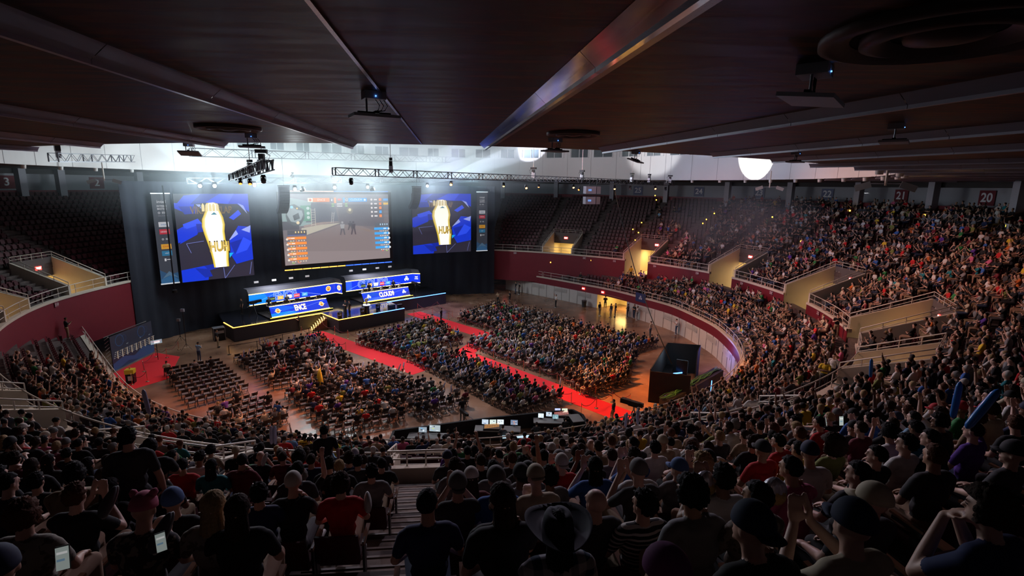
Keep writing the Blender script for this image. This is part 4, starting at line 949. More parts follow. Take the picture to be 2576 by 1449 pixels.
# ------------------------------------------------------------------ haze and beams over the stage
def haze_material(name, dens, noise_scale=.12):
    hm = bpy.data.materials.new(name); hm.use_nodes = True; nt = hm.node_tree; nt.nodes.remove(nt.nodes['Principled BSDF'])
    vsn = nt.nodes.new('ShaderNodeVolumeScatter'); vsn.inputs['Color'].default_value = (.84, .95, 1, 1); vsn.inputs['Anisotropy'].default_value = 0
    tc = nt.nodes.new('ShaderNodeTexCoord'); mp = nt.nodes.new('ShaderNodeMapping'); mp.inputs['Location'].default_value = (-1, -1, -1); mp.inputs['Scale'].default_value = (2, 2, 2)
    ln = nt.nodes.new('ShaderNodeVectorMath'); ln.operation = 'LENGTH'; mr = nt.nodes.new('ShaderNodeMapRange'); mr.inputs[1].default_value = .35; mr.inputs[2].default_value = 1.0; mr.inputs[3].default_value = dens; mr.inputs[4].default_value = 0
    nz_ = nt.nodes.new('ShaderNodeTexNoise'); nz_.inputs['Scale'].default_value = noise_scale; nz_.inputs['Detail'].default_value = 1; m2 = nt.nodes.new('ShaderNodeMapRange'); m2.inputs[1].default_value = .35; m2.inputs[2].default_value = .65; m2.inputs[3].default_value = .5; m2.inputs[4].default_value = 1.5
    mu = nt.nodes.new('ShaderNodeMath'); mu.operation = 'MULTIPLY'
    nt.links.new(tc.outputs['Generated'], mp.inputs[0]); nt.links.new(mp.outputs[0], ln.inputs[0]); nt.links.new(ln.outputs['Value'], mr.inputs[0]); nt.links.new(tc.outputs['Object'], nz_.inputs['Vector']); nt.links.new(nz_.outputs['Fac'], m2.inputs[0])
    nt.links.new(mr.outputs[0], mu.inputs[0]); nt.links.new(m2.outputs[0], mu.inputs[1]); nt.links.new(mu.outputs[0], vsn.inputs['Density']); nt.links.new(vsn.outputs[0], nt.nodes['Material Output'].inputs['Volume'])
    return hm
HZ = MB().box((0, 0, 0), (72, 34, 18)).build('haze', haze_material('stage_haze', .05)); HZ.location = (-21, 67, 19.5); HZ.rotation_euler = (0, 0, math.radians(36)); tag(HZ, 'white theatrical haze hanging over the stage and lit by the beams', 'haze', None, 'stuff')
h2 = MB().box((0, 0, 0), (22, 34, 12)).build('haze', haze_material('side_haze', .035)); h2.location = (30, 68, 13); h2.rotation_euler = (0, 0, math.radians(-20)); tag(h2, 'faint blue grey haze drifting over the right hand upper seats', 'haze', None, 'stuff')
BEAM = emis('beam_lens', (.9, .97, 1), 150)
FACE = ('lowest left', 'second from left', 'above the big screen', 'right of the brightest', 'above the right half of the big screen', 'left of the orange lamp', 'above the left screen corner')
def fixture(px, py, plane, tpx, tpy, tplane, energy, col, spot, lab, glow=True, s_=1.1, grp='beam lamps on the stage truss', volume=True):
    P0 = hit(px, py, n38, plane); T = hit(tpx, tpy, n38, tplane); d = (T-P0).normalized()
    hd_ = (Vector((0, 0, EYE+.6))-P0).normalized() if lab.split(', ')[-1] in FACE else d
    rz = math.atan2(hd_.y, hd_.x)+math.pi/2; tilt = math.asin(max(-1, min(1, hd_.z)))
    lens = (BEAM if col[2] > .8 else emis('orange_lens', (1, .30, .05), 30)) if glow else None
    r, c, dv = moving_head('beam_lamp', P0+Vector((0, 0, .42*s_)), rz, lab, grp, s_, tilt, True, lens)
    wp = P0+d*.50*s_
    light('SPOT', 'beam_light', wp, energy*(11 if spot > 18 else 20), col, T, .05, spot, .35 if spot > 18 else 1.0)
    light('POINT', 'lamp_glow', wp-V3(d)*.0, energy*(.035 if lab.split(', ')[-1] in FACE else .006), col, None, .15)
    return P0
V3 = Vector
BM = [(503, 468, 64, 400, 330, 64, 60000, (.75, .93, 1), 30, 'lowest left'), (540, 468, 64, 520, 320, 66, 70000, (.72, .88, 1), 20, 'second from left'), (640, 466, 64, 790, 452, 62, 30000, (.8, .9, 1), 10, 'above the left screen corner'),
      (742, 476, 64, 850, 320, 66, 90000, (.82, .95, 1), 36, 'brightest, above the big screen'), (735, 443, 66, 600, 330, 66, 110000, (.85, .97, 1), 8, 'narrow beam leaning left'), (836, 445, 66, 828, 330, 66, 90000, (.85, .97, 1), 9, 'narrow upright beam'),
      (760, 478, 64, 1060, 388, 62, 35000, (.9, .97, 1), 11, 'beam leaning far right'), (842, 472, 65, 925, 330, 66, 80000, (.85, .95, 1), 16, 'right of the brightest'), (925, 471, 65, 1120, 388, 64, 35000, (.8, .93, 1), 12, 'above the right half of the big screen'), (936, 477, 65, 1200, 400, 62, 60000, (.85, .95, 1), 7, 'flat beam to the right'), (1075, 468, 66, 1150, 440, 66, 30000, (.7, .8, 1), 14, 'left of the orange lamp')]
for (a, b, pl, c_, d_, tpl, e_, col, sp, lb) in BM: fixture(a, b, pl, c_, d_, tpl, e_, col, sp, 'white beam lamp on the rear stage truss, '+lb)
light('AREA', 'rear_wall_fill', (-19, 70, 18.2), 2400, (.50, .88, 1), (-30, 90, 25), (34, 3)); light('AREA', 'rear_wall_fill', (-30, 58, 18.2), 500, (.80, .92, 1), (-50, 66, 24), (14, 3))  # added area lights with no fixture, to brighten the drum wall
for hx in (-10, 2, 14): light('AREA', 'tier_fill', (hx, -6.5, 18.2), 36, (1, .74, .62), (hx*.9, 6, 11.5), (8, .6))  # added fill behind the camera, lifts the dark near rows
light('AREA', 'tier_fill', (37, 18, 18.2), 25, (.85, .72, .9), (22, 26, 10), (8, .6))  # same added fill for the right-hand rows
# big round white projection on the drum wall, right
d = ray(1900, 418)
for t in np.linspace(30, 160, 900):
    q = (d.x*t, d.y*t)
    if m_off(q) > .6: break
TP = Vector((d.x*t, d.y*t, 21.6)); l_ = light('SPOT', 'round_projection_light', (-6, 46, 21.0), 600000, (1, 1, .93), TP, .01, 9.6, .02)
light('SPOT', 'blue_window_light', (-5, 52, 21), 30000, (.5, .65, 1), hit(1850, 405, n38, 60) if False else TP+Vector((-8, 5, 1.5)), .05, 8, 1)
light('AREA', 'drum_fill', (-6, 50, 19.6), 5000, (.84, .87, 1), (-4, 51, 28), (30, 24)).data.use_shadow = True  # added area light floating mid-hall, brightens the white drum

# ------------------------------------------------------------------ trusses
TRM = mat('truss_dark_aluminium', (.10, .10, .115), .35, .8)
def truss(name, A, B, wd, lab, step=.55, m=TRM):
    A, B = Vector(A), Vector(B); d = (B-A); L = d.length; d.normalize(); sd = Vector((-d.y, d.x, 0)).normalized(); r = empty(name, (0, 0, 0), 0, lab, 'truss')
    ch = MB(); h = wd/2
    for sy in (-1, 1):
        for sz in (-1, 1): ch.bar(A+sd*sy*h+Vector((0, 0, sz*h)), B+sd*sy*h+Vector((0, 0, sz*h)), .05)
    ch.build('chords', m, r); br = MB(); n_ = int(L/step)
    for k in range(n_):
        u0 = A+d*(L*k/n_); u1 = A+d*(L*(k+1)/n_); z0, z1 = (-h, h) if k % 2 else (h, -h)
        for sy in (-1, 1): br.bar(u0+sd*sy*h+Vector((0, 0, z0)), u1+sd*sy*h+Vector((0, 0, z1)), .03)
        br.bar(u0+sd*h*(1 if k % 2 else -1)+Vector((0, 0, h)), u1-sd*h*(1 if k % 2 else -1)+Vector((0, 0, h)), .03)
        if k % 6 == 0 or k == n_-1:
            for sy in (-1, 1): br.bar(u0+sd*sy*h+Vector((0, 0, -h)), u0+sd*sy*h+Vector((0, 0, h)), .07)
    br.build('braces', m, r); return A, B, d, L
def at_d(px, py, dist): 
    v = ray(px, py); return Vector((0, 0, EYE))+v*(dist/v.length)
TA, TB, TD, TL = truss('lighting_truss', at_d(840, 431, 39), at_d(1692, 462, 70), .52, 'long dark lighting truss hung over the arena floor, running from centre to the far right')
truss('lighting_truss', at_d(585, 447, 44), at_d(676, 414, 27), .45, 'short dark truss carrying lamps left of the long truss', .5)
truss('lighting_truss', at_d(134, 396, 52), at_d(330, 399, 64), .62, 'dark truss on the pale wall at the upper left', .8)
truss('lighting_truss', hit(480, 383, n38, 62), hit(1130, 402, n38, 70), .8, 'hazy rear truss high above the stage, partly lost in the beams', 1.0)
truss('lighting_truss', hit(470, 455, n38, 64.4), hit(1200, 452, n38, 67), .6, 'lower rear truss above the screens carrying the beam lamps', .9)
def hoist(P0, lab, s_=1.0):
    r = empty('chain_hoist', P0, RNG.uniform(0, 3), lab, 'chain hoist', 'motor hoists on the trusses')
    MB().box((0, 0, .55*s_), (.3*s_, .28*s_, .5*s_)).box((0, 0, .95*s_), (.7*s_, .25*s_, .22*s_)).build('motor', BLACKM, r); MB().box((.05, 0, .15), (.12, .3, .5)).box((-.12, 0, .1), (.1, .3, .5)).build('clamp', GREYM, r)
    MB().tube([(0, 0, 1.0*s_), (0, 0, 28-P0.z)], .022, 5).build('chain', mat('pale_chain', (.5, .5, .5), .5), r)
    MB().tube([(.2*s_, 0, .9*s_), (.5*s_, .05, .7*s_), (.4*s_, 0, .4*s_), (.15*s_, 0, .3*s_)], .02, 5).build('cable', BLACKM, r)
for f, w_ in ((.10, 'first from the left'), (.44, 'at the middle, over the orange lamp'), (.60, 'third, above the row of orange lamps'), (.80, 'over the video rack'), (.88, 'right of the video rack'), (.985, 'at the right end')):
    hoist(TA+TD*TL*f+Vector((0, 0, .2)), 'motor hoist on the long truss, '+w_, .8+.1*(f < .2))
hoist(at_d(660, 420, 29), 'motor hoist on the short left truss', .8); hoist(at_d(147, 392, 52.5), 'motor hoist on the upper left wall truss', 1.2)
hoist(at_d(630, 433, 36), 'motor hoist at the middle of the short left truss', .7)
def hung_lamp(px, py, dist, lab, on, tilt, rz, s_=.9):
    P0 = at_d(px, py, dist); lens = emis('orange_lens', (1, .28, .05), 30) if on == 2 else emis('orange_lens_dim', (1, .30, .06), 3) if on else None
    moving_head('hanging_lamp', P0+Vector((0, 0, .6*s_)), rz, lab, 'lamps hanging from the long truss', s_, tilt, True, lens)
LP = [(883, 462, 40, 'unlit dark lamp under the left part of the long truss', 0, -1.0, .6), (1135, 466, 48, 'bright orange glaring lamp under the long truss left of centre', 2, -.4, 0), (1323, 474, 55, 'orange lamp under the long truss, round and facing down left', 2, -.6, .4), (1267, 468, 54, 'small orange lamp between the glaring lamp and the round one', 2, -1.2, 0),
      (1355, 470, 56, 'dim orange lamp right of the round one', 1, -1.3, 0), (1442, 472, 60, 'orange lamp left of the hanging video rack', 2, -.9, .3), (1457, 478, 60, 'tilted orange lamp beside the video rack', 1, -.7, -.6), (1546, 475, 63, 'small orange lamp right of the video rack', 2, -1.1, 0), (1585, 476, 65, 'unlit lamp near the number 25 sign', 0, -1.0, 0), (1648, 475, 68, 'orange lamp casting a red shaft on the seats', 2, -.9, .2), (1674, 478, 69, 'unlit dark lamp at the right end of the long truss', 0, -1.1, .4)]
for l in LP: hung_lamp(*l[:3], l[3], l[4], l[5], l[6], .62 if l[4] != 0 else .7)
for px, py, dd, lb, on in ((605, 462, 40, 'dim orange lamp, left of three on the short truss', 1), (629, 463, 37, 'dim orange lamp, middle of three on the short truss', 1), (663, 458, 29, 'unlit round lamp at the near end of the short truss', 0)): hung_lamp(px, py, dd, lb, on, -.9, .5, .6)
P0 = at_d(1490, 488, 62); r = empty('video_rack', P0, .25, 'hanging rack of two stacked grey projectors under the long truss', 'projector')
for z in (.45, -.75):
    MB().box((-.35, 0, z), (1.25, .9, .85)).build('projector', mat('grey_projector', (.22, .23, .26), .5), r); MB().box((.62, 0, z), (.5, .8, .85)).build('cage', GREYM, r); MB().box((-.5, -.46, z), (.4, .03, .22)).build('display', emis('blue_display', (.15, .3, .7), 1), r)
MB().tube([(-.4, 0, .9), (-.4, 0, 1.7)], .04, 5).tube([(.5, 0, .9), (.5, 0, 1.7)], .04, 5).build('hanging_bars', BLACKM, r)
a = at_d(1547, 482, 63); b = gp(1690, 915, 2.6)
ctrl = [a, a.lerp(b, .25)+Vector((0, 0, -1.2)), a.lerp(b, .5)+Vector((0, 0, -1.7)), a.lerp(b, .75)+Vector((0, 0, -1.2)), b]
tag(MB().tube(ctrl, .05, 6).build('power_cable', BLACKM, None, True), 'thick black cable dropping from the long truss to the control tent', 'cable')

PS = 1.15
# ------------------------------------------------------------------ people: body variants
SKIN = [mat('skin_%s' % n, c, .5) for n, c in (('light', (.62, .36, .26)), ('fair', (.68, .42, .32)), ('tan', (.48, .27, .17)), ('brown', (.26, .13, .075)), ('deep', (.12, .06, .035)))]
SHIRT = {n: mat('shirt_'+n, c, .85, noise=.12, scale=12) for n, c in dict(black=(.010, .010, .012), charcoal=(.045, .045, .05), grey=(.20, .20, .21), white=(.66, .65, .63), cream=(.55, .47, .34), navy=(.015, .025, .09), blue=(.03, .12, .42), teal=(.01, .20, .24), red=(.55, .012, .015),
         maroon=(.16, .012, .025), green=(.02, .20, .05), yellow=(.72, .50, .03), olive=(.20, .22, .05), purple=(.10, .03, .30), pink=(.60, .12, .25), orange=(.60, .14, .02), tan=(.32, .22, .13), lightblue=(.22, .42, .60)).items()}
def pattern(name, kind, a, b, scale):
    m = mat(name, a, .85); nt = m.node_tree; bs = nt.nodes['Principled BSDF']; tc = nt.nodes.new('ShaderNodeTexCoord'); mx = nt.nodes.new('ShaderNodeMix'); mx.data_type = 'RGBA'; mx.inputs[6].default_value = (*a, 1); mx.inputs[7].default_value = (*b, 1)
    sp = nt.nodes.new('ShaderNodeSeparateXYZ'); nt.links.new(tc.outputs['Object'], sp.inputs[0])
    def band(sock, k, th):
        m1 = nt.nodes.new('ShaderNodeMath'); m1.operation = 'MULTIPLY'; m1.inputs[1].default_value = k; nt.links.new(sock, m1.inputs[0])
        m2 = nt.nodes.new('ShaderNodeMath'); m2.operation = 'FRACT'; nt.links.new(m1.outputs[0], m2.inputs[0])
        m3 = nt.nodes.new('ShaderNodeMath'); m3.operation = 'GREATER_THAN'; m3.inputs[1].default_value = th; nt.links.new(m2.outputs[0], m3.inputs[0]); return m3.outputs[0]
    if kind == 'stripe': f = band(sp.outputs[2], scale, .62)
    elif kind == 'plaid':
        f1 = band(sp.outputs[2], scale, .5); f2 = band(sp.outputs[0], scale, .5); ad = nt.nodes.new('ShaderNodeMath'); ad.operation = 'ADD'; nt.links.new(f1, ad.inputs[0]); nt.links.new(f2, ad.inputs[1])
        dv = nt.nodes.new('ShaderNodeMath'); dv.operation = 'MULTIPLY'; dv.inputs[1].default_value = .5; nt.links.new(ad.outputs[0], dv.inputs[0]); f = dv.outputs[0]
    else:
        n = nt.nodes.new('ShaderNodeTexNoise'); n.inputs['Scale'].default_value = scale; nt.links.new(tc.outputs['Object'], n.inputs['Vector'])
        m3 = nt.nodes.new('ShaderNodeMath'); m3.operation = 'GREATER_THAN'; m3.inputs[1].default_value = .55; nt.links.new(n.outputs['Fac'], m3.inputs[0]); f = m3.outputs[0]
    nt.links.new(f, mx.inputs[0]); nt.links.new(mx.outputs[2], bs.inputs['Base Color']); return m
SHIRT['striped'] = pattern('shirt_striped', 'stripe', (.012, .012, .014), (.55, .53, .50), 24)
SHIRT['plaid'] = pattern('shirt_plaid', 'plaid', (.50, .50, .52), (.01, .05, .09), 9)
SHIRT['floral'] = pattern('shirt_floral', 'noise', (.05, .045, .05), (.26, .22, .18), 18)
SHIRT['patterned'] = pattern('shirt_patterned', 'noise', (.30, .27, .22), (.14, .12, .10), 14)
TROU = [mat('trousers_'+n, c, .85) for n, c in (('black', (.012, .012, .015)), ('denim', (.035, .06, .12)), ('khaki', (.30, .22, .13)), ('grey', (.09, .09, .10)), ('tan_shorts', (.38, .24, .16)))]
SHOE = [mat('shoes_'+n, c, .5) for n, c in (('white', (.6, .6, .58)), ('black', (.02, .02, .02)))]
HAIR = {n: mat('hair_'+n, c, .8, noise=.35, scale=60, bump=.6, spec=.25) for n, c in dict(black=(.008, .007, .007), brown=(.035, .018, .010), auburn=(.10, .035, .015), blond=(.42, .29, .14), grey=(.22, .21, .20)).items()}
HATM = {n: mat('hat_'+n, c, .8, noise=.1, scale=20) for n, c in dict(white=(.55, .52, .48), black=(.015, .015, .018), navy=(.012, .02, .06), blue=(.06, .13, .32), grey=(.16, .155, .15), cream=(.50, .43, .31), purple=(.20, .03, .16), pink=(.55, .12, .20), red=(.5, .02, .03), leather=(.030, .030, .045)).items()}

def V(*a): return Vector(a)
def body(mode='lap', lean=0.0, hyaw=0.0, hpitch=0.0, stand=False, fingers=True):
    """list of capsules and ellipsoids (region index last): 0 skin 1 shirt 2 trousers 3 shoes 4 hair"""
    P = []; hipz = .92 if stand else .55
    def cap(a, b, ra, rb, g): P.append(('c', a, b, ra, rb, g))
    def ell(c, r, g, M_=None): P.append(('e', c, r, g, M_ or Matrix.Identity(3)))
    RX = Matrix.Rotation(-lean, 3, 'X'); O = V(0, -.02, hipz)
    def T(p): return O+RX @ (V(*p)-V(0, 0, 0))
    ell(O+V(0, 0, 0), (.165, .13, .12), 2)
    ell(T((0, -.0, .16)), (.15, .112, .15), 1, RX); ell(T((0, -.01, .34)), (.178, .125, .19), 1, RX); cap(T((-.14, -.015, .475)), T((.14, -.015, .475)), .068, .068, 1)
    ell(T((0, -.03, .44)), (.17, .10, .10), 1, RX)
    nk = T((0, .0, .53)); H = nk+RX @ V(0, .012, .155)+V(0, .02*abs(lean), 0)
    cap(T((0, -.01, .49)), H-V(0, .01, .06), .056, .052, 0)
    HR = Matrix.Rotation(hyaw, 3, 'Z') @ Matrix.Rotation(-hpitch, 3, 'X')
    def h(*p): return H+HR @ V(*p)
    ell(h(0, -.006, .02), (.076, .095, .092), 0, HR); ell(h(0, .022, -.045), (.056, .066, .062), 0, HR); cap(h(0, .086, .014), h(0, .100, -.020), .008, .0125, 0); ell(h(0, .076, .030), (.046, .018, .010), 0, HR)
    ell(h(0, .084, -.056), (.024, .010, .0085), 5, HR)
    for s in (-1, 1): ell(h(s*.030, .0835, .008), (.013, .008, .0065), 4, HR); ell(h(s*.031, .0885, .031), (.019, .006, .0050), 4, HR)
    ell(h(0, .07, -.092), (.028, .02, .018), 0, HR)
    for s in (-1, 1): ell(h(s*.077, -.005, -.005), (.010, .020, .030), 0, HR)
    # arms
    def arm(s, el, wr, hd, curl=.5, grip=False):
        sh = T((s*.185, -.015, .455)); el = V(*el); wr = V(*wr); hd = V(*hd).normalized(); m = sh.lerp(el, .62)
        cap(sh, m, .060, .054, 1); cap(m, el, .044, .040, 0); cap(el, el.lerp(wr, .35), .041, .040, 0); cap(el.lerp(wr, .35), wr, .040, .027, 0)
        side = hd.cross(V(0, 0, 1)); side = side.normalized() if side.length > .1 else V(1, 0, 0); nrm = side.cross(hd).normalized()
        pc = wr+hd*.05; P.append(('e', pc, (.040, .050, .020), 0, Matrix((side, hd, nrm)).transposed()))
        if fingers:
            for k in range(4):
                b0 = wr+hd*.085+side*(-.030+.02*k); L = (.036, .044, .042, .034)[k]
                d1 = (hd-nrm*curl*.6).normalized(); b1 = b0+d1*L; d2 = (hd-nrm*curl*1.6).normalized(); b2 = b1+d2*L*.8
                cap(b0, b1, .0105, .010, 0); cap(b1, b2, .010, .0085, 0)
            t0 = wr+hd*.03-side*.03*s*1; t1 = t0+(hd*.6-side*s*.8).normalized()*.045; cap(t0, t1, .013, .012, 0); cap(t1, t1+(hd*.9-side*s*.2-nrm*.3).normalized()*.035, .012, .010, 0)
        else: ell(wr+hd*.10, (.035, .035, .03), 0)
    sz = hipz
    if mode == 'lap':
        for s in (-1, 1): arm(s, (s*.26, .02+lean*.25, sz+.24), (s*.14, .26+lean*.2, sz+.13), (-s*.3, 1, -.25), .6)
    elif mode == 'knees':
        for s in (-1, 1): arm(s, (s*.22, .30, sz+.16), (s*.06, .46, sz+.26), (-s*.5, .5, .2), .9)
    elif mode == 'clap':
        for s in (-1, 1): arm(s, (s*.27, .15, sz+.26), (s*.055, .31, sz+.50), (-s*.15, .25, 1), .1)
    elif mode == 'chin':
        arm(1, (.22, .24, sz+.20), (.09, .17, sz+.50), (-.35, -.35, .8), 1.0); arm(-1, (-.24, .10, sz+.2), (-.05, .26, sz+.14), (1, .4, 0), .5)
    elif mode == 'phone':
        for s in (-1, 1): arm(s, (s*.24, .10, sz+.24), (s*.06, .27, sz+.36), (-s*.25, .5, .6), .9)
    elif mode == 'up':
        for s in (-1, 1): arm(s, (s*.30, .12, sz+.62), (s*.22, .20, sz+.88), (-s*.1, .2, 1), 1.2)
    elif mode == 'oneup':
        arm(1, (.30, .12, sz+.60), (.27, .18, sz+.87), (0, .1, 1), 1.2); arm(-1, (-.25, .05, sz+.22), (-.14, .28, sz+.12), (.3, 1, -.2), .6)
    elif mode == 'cross':
        arm(1, (.24, .10, sz+.24), (-.06, .19, sz+.28), (-1, .1, .05), .5); arm(-1, (-.24, .10, sz+.22), (.06, .21, sz+.23), (1, .1, .05), .5)
    elif mode == 'down':
        for s in (-1, 1): arm(s, (s*.26, -.03, sz+.17), (s*.27, .05, sz-.07), (0, .15, -1), .5)
    elif mode == 'mouth':
        for s in (-1, 1): arm(s, (s*.23, .22, sz+.24), (s*.04, .24, sz+.55), (-s*.3, -.55, .5), .8)
    if stand:
        for s in (-1, 1):
            cap(V(s*.085, 0, .90), V(s*.10, .02, .50), .085, .060, 2); cap(V(s*.10, .02, .50), V(s*.11, -.01, .10), .056, .042, 2); cap(V(s*.11, -.03, .045), V(s*.13, .13, .035), .042, .036, 3)
    else:
        w_ = .13 if mode != 'knees' else .20
        for s in (-1, 1):
            kn = V(s*w_, .40, .53); cap(V(s*.09, .02, .53), kn, .088, .066, 2); cap(kn, kn.lerp(V(s*w_, .40, .12), .45), .060, .054, 2); cap(kn.lerp(V(s*w_, .40, .12), .45), V(s*w_, .40, .10), .050, .038, 0)
            cap(V(s*w_, .37, .045), V(s*(w_+.03), .53, .035), .042, .036, 3)
    return P, H, HR
def prim_mesh(P, seg):
    bm = MB(); tags = []
    for p in P:
        f0 = len(bm.f)
        if p[0] == 'c':
            _, a, b, ra, rb, g = p; d = (b-a); L = d.length or 1e-5; d = d/L; up = V(0, 0, 1) if abs(d.z) < .9 else V(1, 0, 0); x = d.cross(up).normalized(); y = x.cross(d); rings = []
            K = 3
            for i in range(K+1): t = math.pi/2*i/K; rings.append((a-d*ra*math.cos(t), ra*math.sin(t)))
            for i in range(K+1): t = math.pi/2*i/K; rings.append((b+d*rb*math.sin(t), rb*math.cos(t)))
            vs = [c+(x*math.cos(2*math.pi*k/seg)+y*math.sin(2*math.pi*k/seg))*max(r_, 1e-4) for c, r_ in rings for k in range(seg)]
            n = len(rings)
        else:
            _, c, r_, g, M_ = p; n = 7; vs = []
            for i in range(n):
                t = math.pi*i/(n-1)
                for k in range(seg): vs.append(c+M_ @ V(r_[0]*max(math.sin(t), .001)*math.cos(2*math.pi*k/seg), r_[1]*max(math.sin(t), .001)*math.sin(2*math.pi*k/seg), r_[2]*math.cos(t)))
        fs = [(i*seg+k, (i+1)*seg+k, (i+1)*seg+(k+1) % seg, i*seg+(k+1) % seg) for i in range(n-1) for k in range(seg)]
        if p[0] == 'c': fs = [f[::-1] for f in fs]; fs = [f[::-1] for f in fs]
        bm.add(vs, fs+[tuple(range(seg)), tuple((n-1)*seg+k for k in range(seg))[::-1]])
    return bm
def fuse(P, voxel, ratio=None, seg=12, smoothit=3):
    """fuse the shapes into one continuous skin and tell each face its region"""
    me = prim_mesh(P, seg).mesh('tmp', SKIN[0]); o = bpy.data.objects.new('tmp', me); C.objects.link(o)
    bmm = bmesh.new(); bmm.from_mesh(me); bmesh.ops.recalc_face_normals(bmm, faces=bmm.faces); bmm.to_mesh(me); bmm.free()
    r = o.modifiers.new('r', 'REMESH'); r.mode = 'VOXEL'; r.voxel_size = voxel
    if smoothit: s = o.modifiers.new('s', 'SMOOTH'); s.iterations = smoothit; s.factor = .5
    if ratio: d = o.modifiers.new('d', 'DECIMATE'); d.ratio = ratio
    bpy.context.view_layer.update(); res = bpy.data.meshes.new_from_object(o.evaluated_get(bpy.context.evaluated_depsgraph_get()))
    bpy.data.objects.remove(o); bpy.data.meshes.remove(me)
    n = len(res.polygons); cen = np.empty(n*3); res.polygons.foreach_get('center', cen); cen = cen.reshape(-1, 3)
    best = np.full(n, 9.0); regn = np.zeros(n, int)
    for p in P:
        if p[0] == 'c':
            a, b = np.array(p[1]), np.array(p[2]); d = b-a; t = np.clip((cen-a) @ d/max(d @ d, 1e-9), 0, 1); D = np.linalg.norm(cen-(a+t[:, None]*d), axis=1)-(p[3]+(p[4]-p[3])*t); g = p[5]
        else:
            Mi = np.array(p[4].transposed()); q = (cen-np.array(p[1])) @ Mi.T; rr = np.array(p[2]); k = np.linalg.norm(q/rr, axis=1); D = (k-1)*rr.min(); g = p[3]
        m = D < best; best[m] = D[m]; regn[m] = g
    res.polygons.foreach_set('material_index', regn.astype('i')); res.polygons.foreach_set('use_smooth', [True]*n); res.update()
    return res, regn
MODES = [('lap', .0, 0, 0), ('lap', -.12, .45, 0), ('lap', .12, -.35, .1), ('knees', .45, .1, -.2), ('clap', .05, 0, 0), ('chin', .2, .3, 0), ('phone', .15, 0, .35), ('cross', -.12, .25, 0), ('up', 0, 0, 0), ('oneup', 0, .2, 0), ('mouth', .12, .35, 0)]
SMODES = [('down', .0, 0, 0), ('cross', 0, .3, 0), ('phone', .05, 0, .3), ('oneup', 0, .2, 0)]
HI, LOW = [], []
EYEM = mat('eyes_and_brows', (.018, .011, .009), .4); LIPM = mat('lips', (.36, .12, .10), .45)
for stand, lst in ((False, MODES), (True, SMODES)):
    for (m_, ln, hy, hp) in lst:
        P, H, HR = body(m_, ln, hy, hp, stand, True)
        me, rg = fuse(P, .0105, seg=12); me.name = 'person_%s_%s' % ('standing' if stand else 'seated', m_)
        me.materials.clear()
        for q in (SKIN[0], SHIRT['black'], TROU[0], SHOE[0], EYEM, LIPM): me.materials.append(q)
        me.polygons.foreach_set('material_index', rg.astype('i')); me.update()
        HI.append((me, H, HR))
        P, H, HR = body(m_, ln, hy, hp, stand, False); P = [p for p in P if p[0] == 'c' or p[3] < 4]; P.append(('e', H+HR @ V(0, -.022, .038), (.086, .096, .088), 4, HR))
        me, rg = fuse(P, .030, .16, 8, 1)
        nv = len(me.vertices); co = np.empty(nv*3); me.vertices.foreach_get('co', co); nl = len(me.loops); li = np.empty(nl, 'i'); me.loops.foreach_get('vertex_index', li); np_ = len(me.polygons); lt = np.empty(np_, 'i'); me.polygons.foreach_get('loop_total', lt)
        LOW.append((co.reshape(-1, 3), li, lt, rg))
NSEAT = len(MODES)
# ----hair and hats, made round a head centred on the origin (face towards +Y)
def shell(fn, nu=28, nv=18, z0=-1.0):
    mb = MB(); vs = []
    for i in range(nv+1):
        t = math.pi*i/nv
        for k in range(nu):
            p = 2*math.pi*k/nu; x, y, z = math.sin(t)*math.cos(p), math.sin(t)*math.sin(p), math.cos(t); vs.append(fn(x, y, z, k))
    return mb.add(vs, [(i*nu+k, (i+1)*nu+k, (i+1)*nu+(k+1) % nu, i*nu+(k+1) % nu) for i in range(nv) for k in range(nu)])
def nz(x, y, z, f, s=0): return math.sin(f*x+1.3+s)*math.cos(f*y*1.1+.7)*.5+math.sin(f*1.7*z+x*f+s)*.5
def hair_fn(kind):
    rg_ = np.random.default_rng(len(kind)*7)
    J = rg_.normal(0, 1, 4000); cnt = [0]
    def f(x, y, z, k):
        cnt[0] += 1; j = J[cnt[0] % 4000]
        rx, ry, rz_ = .083, .102, .100; cy_, cz = -.010, .026
        front = y > .22 and z < .50+.06*math.sin(x*9); low = z < (-.62 if y < -.15 else -.30); side = abs(x) > .6 and z < -.05 and y > -.25
        if kind == 'short': g = 1.0+.035*nz(x, y, z, 9)+.018*j; g = .86 if (front or low or side) else g
        elif kind == 'messy': g = 1.10+.09*nz(x, y, z, 11)+.05*nz(x, y, z, 23)+.035*j; g = .86 if (front or low or side) else g
        elif kind == 'curly': g = 1.22+.08*nz(x, y, z, 17)+.06*j; g = .86 if ((y > .45 and z < .35) or z < -.6) else g
        elif kind == 'afro': g = 1.60+.06*nz(x, y, z, 16)+.06*j; g = .86 if (y > .6 and z < .3) else g
        elif kind == 'long':
            g = 1.08+.03*nz(x, y, z, 8)+.015*j+.02*math.sin(k*1.9)
            if front: g = .86
            elif z < -.05:
                e = (-z-.05); r_ = math.hypot(x, y) or 1e-4; ux, uy = x/r_, y/r_; tap = .75+.35*e-.28*max(0, e-.55)
                return V(rx*ux*1.12*tap+.005*math.sin(k*2.7), ry*(uy*.62-.42)*tap-.02*e+cy_+.004*math.sin(k*1.7), cz-.36*e+.012*math.sin(k*2.3)*e)
        return V(rx*x*g, ry*y*g+cy_, rz_*z*g+cz)
    return f
HAIRMESH = {}
for kd in ('short', 'messy', 'curly', 'afro', 'long'):
    me = shell(hair_fn(kd), 44, 30).mesh('hair_'+kd, HAIR['brown']); me.polygons.foreach_set('use_smooth', [True]*len(me.polygons)); HAIRMESH[kd] = me
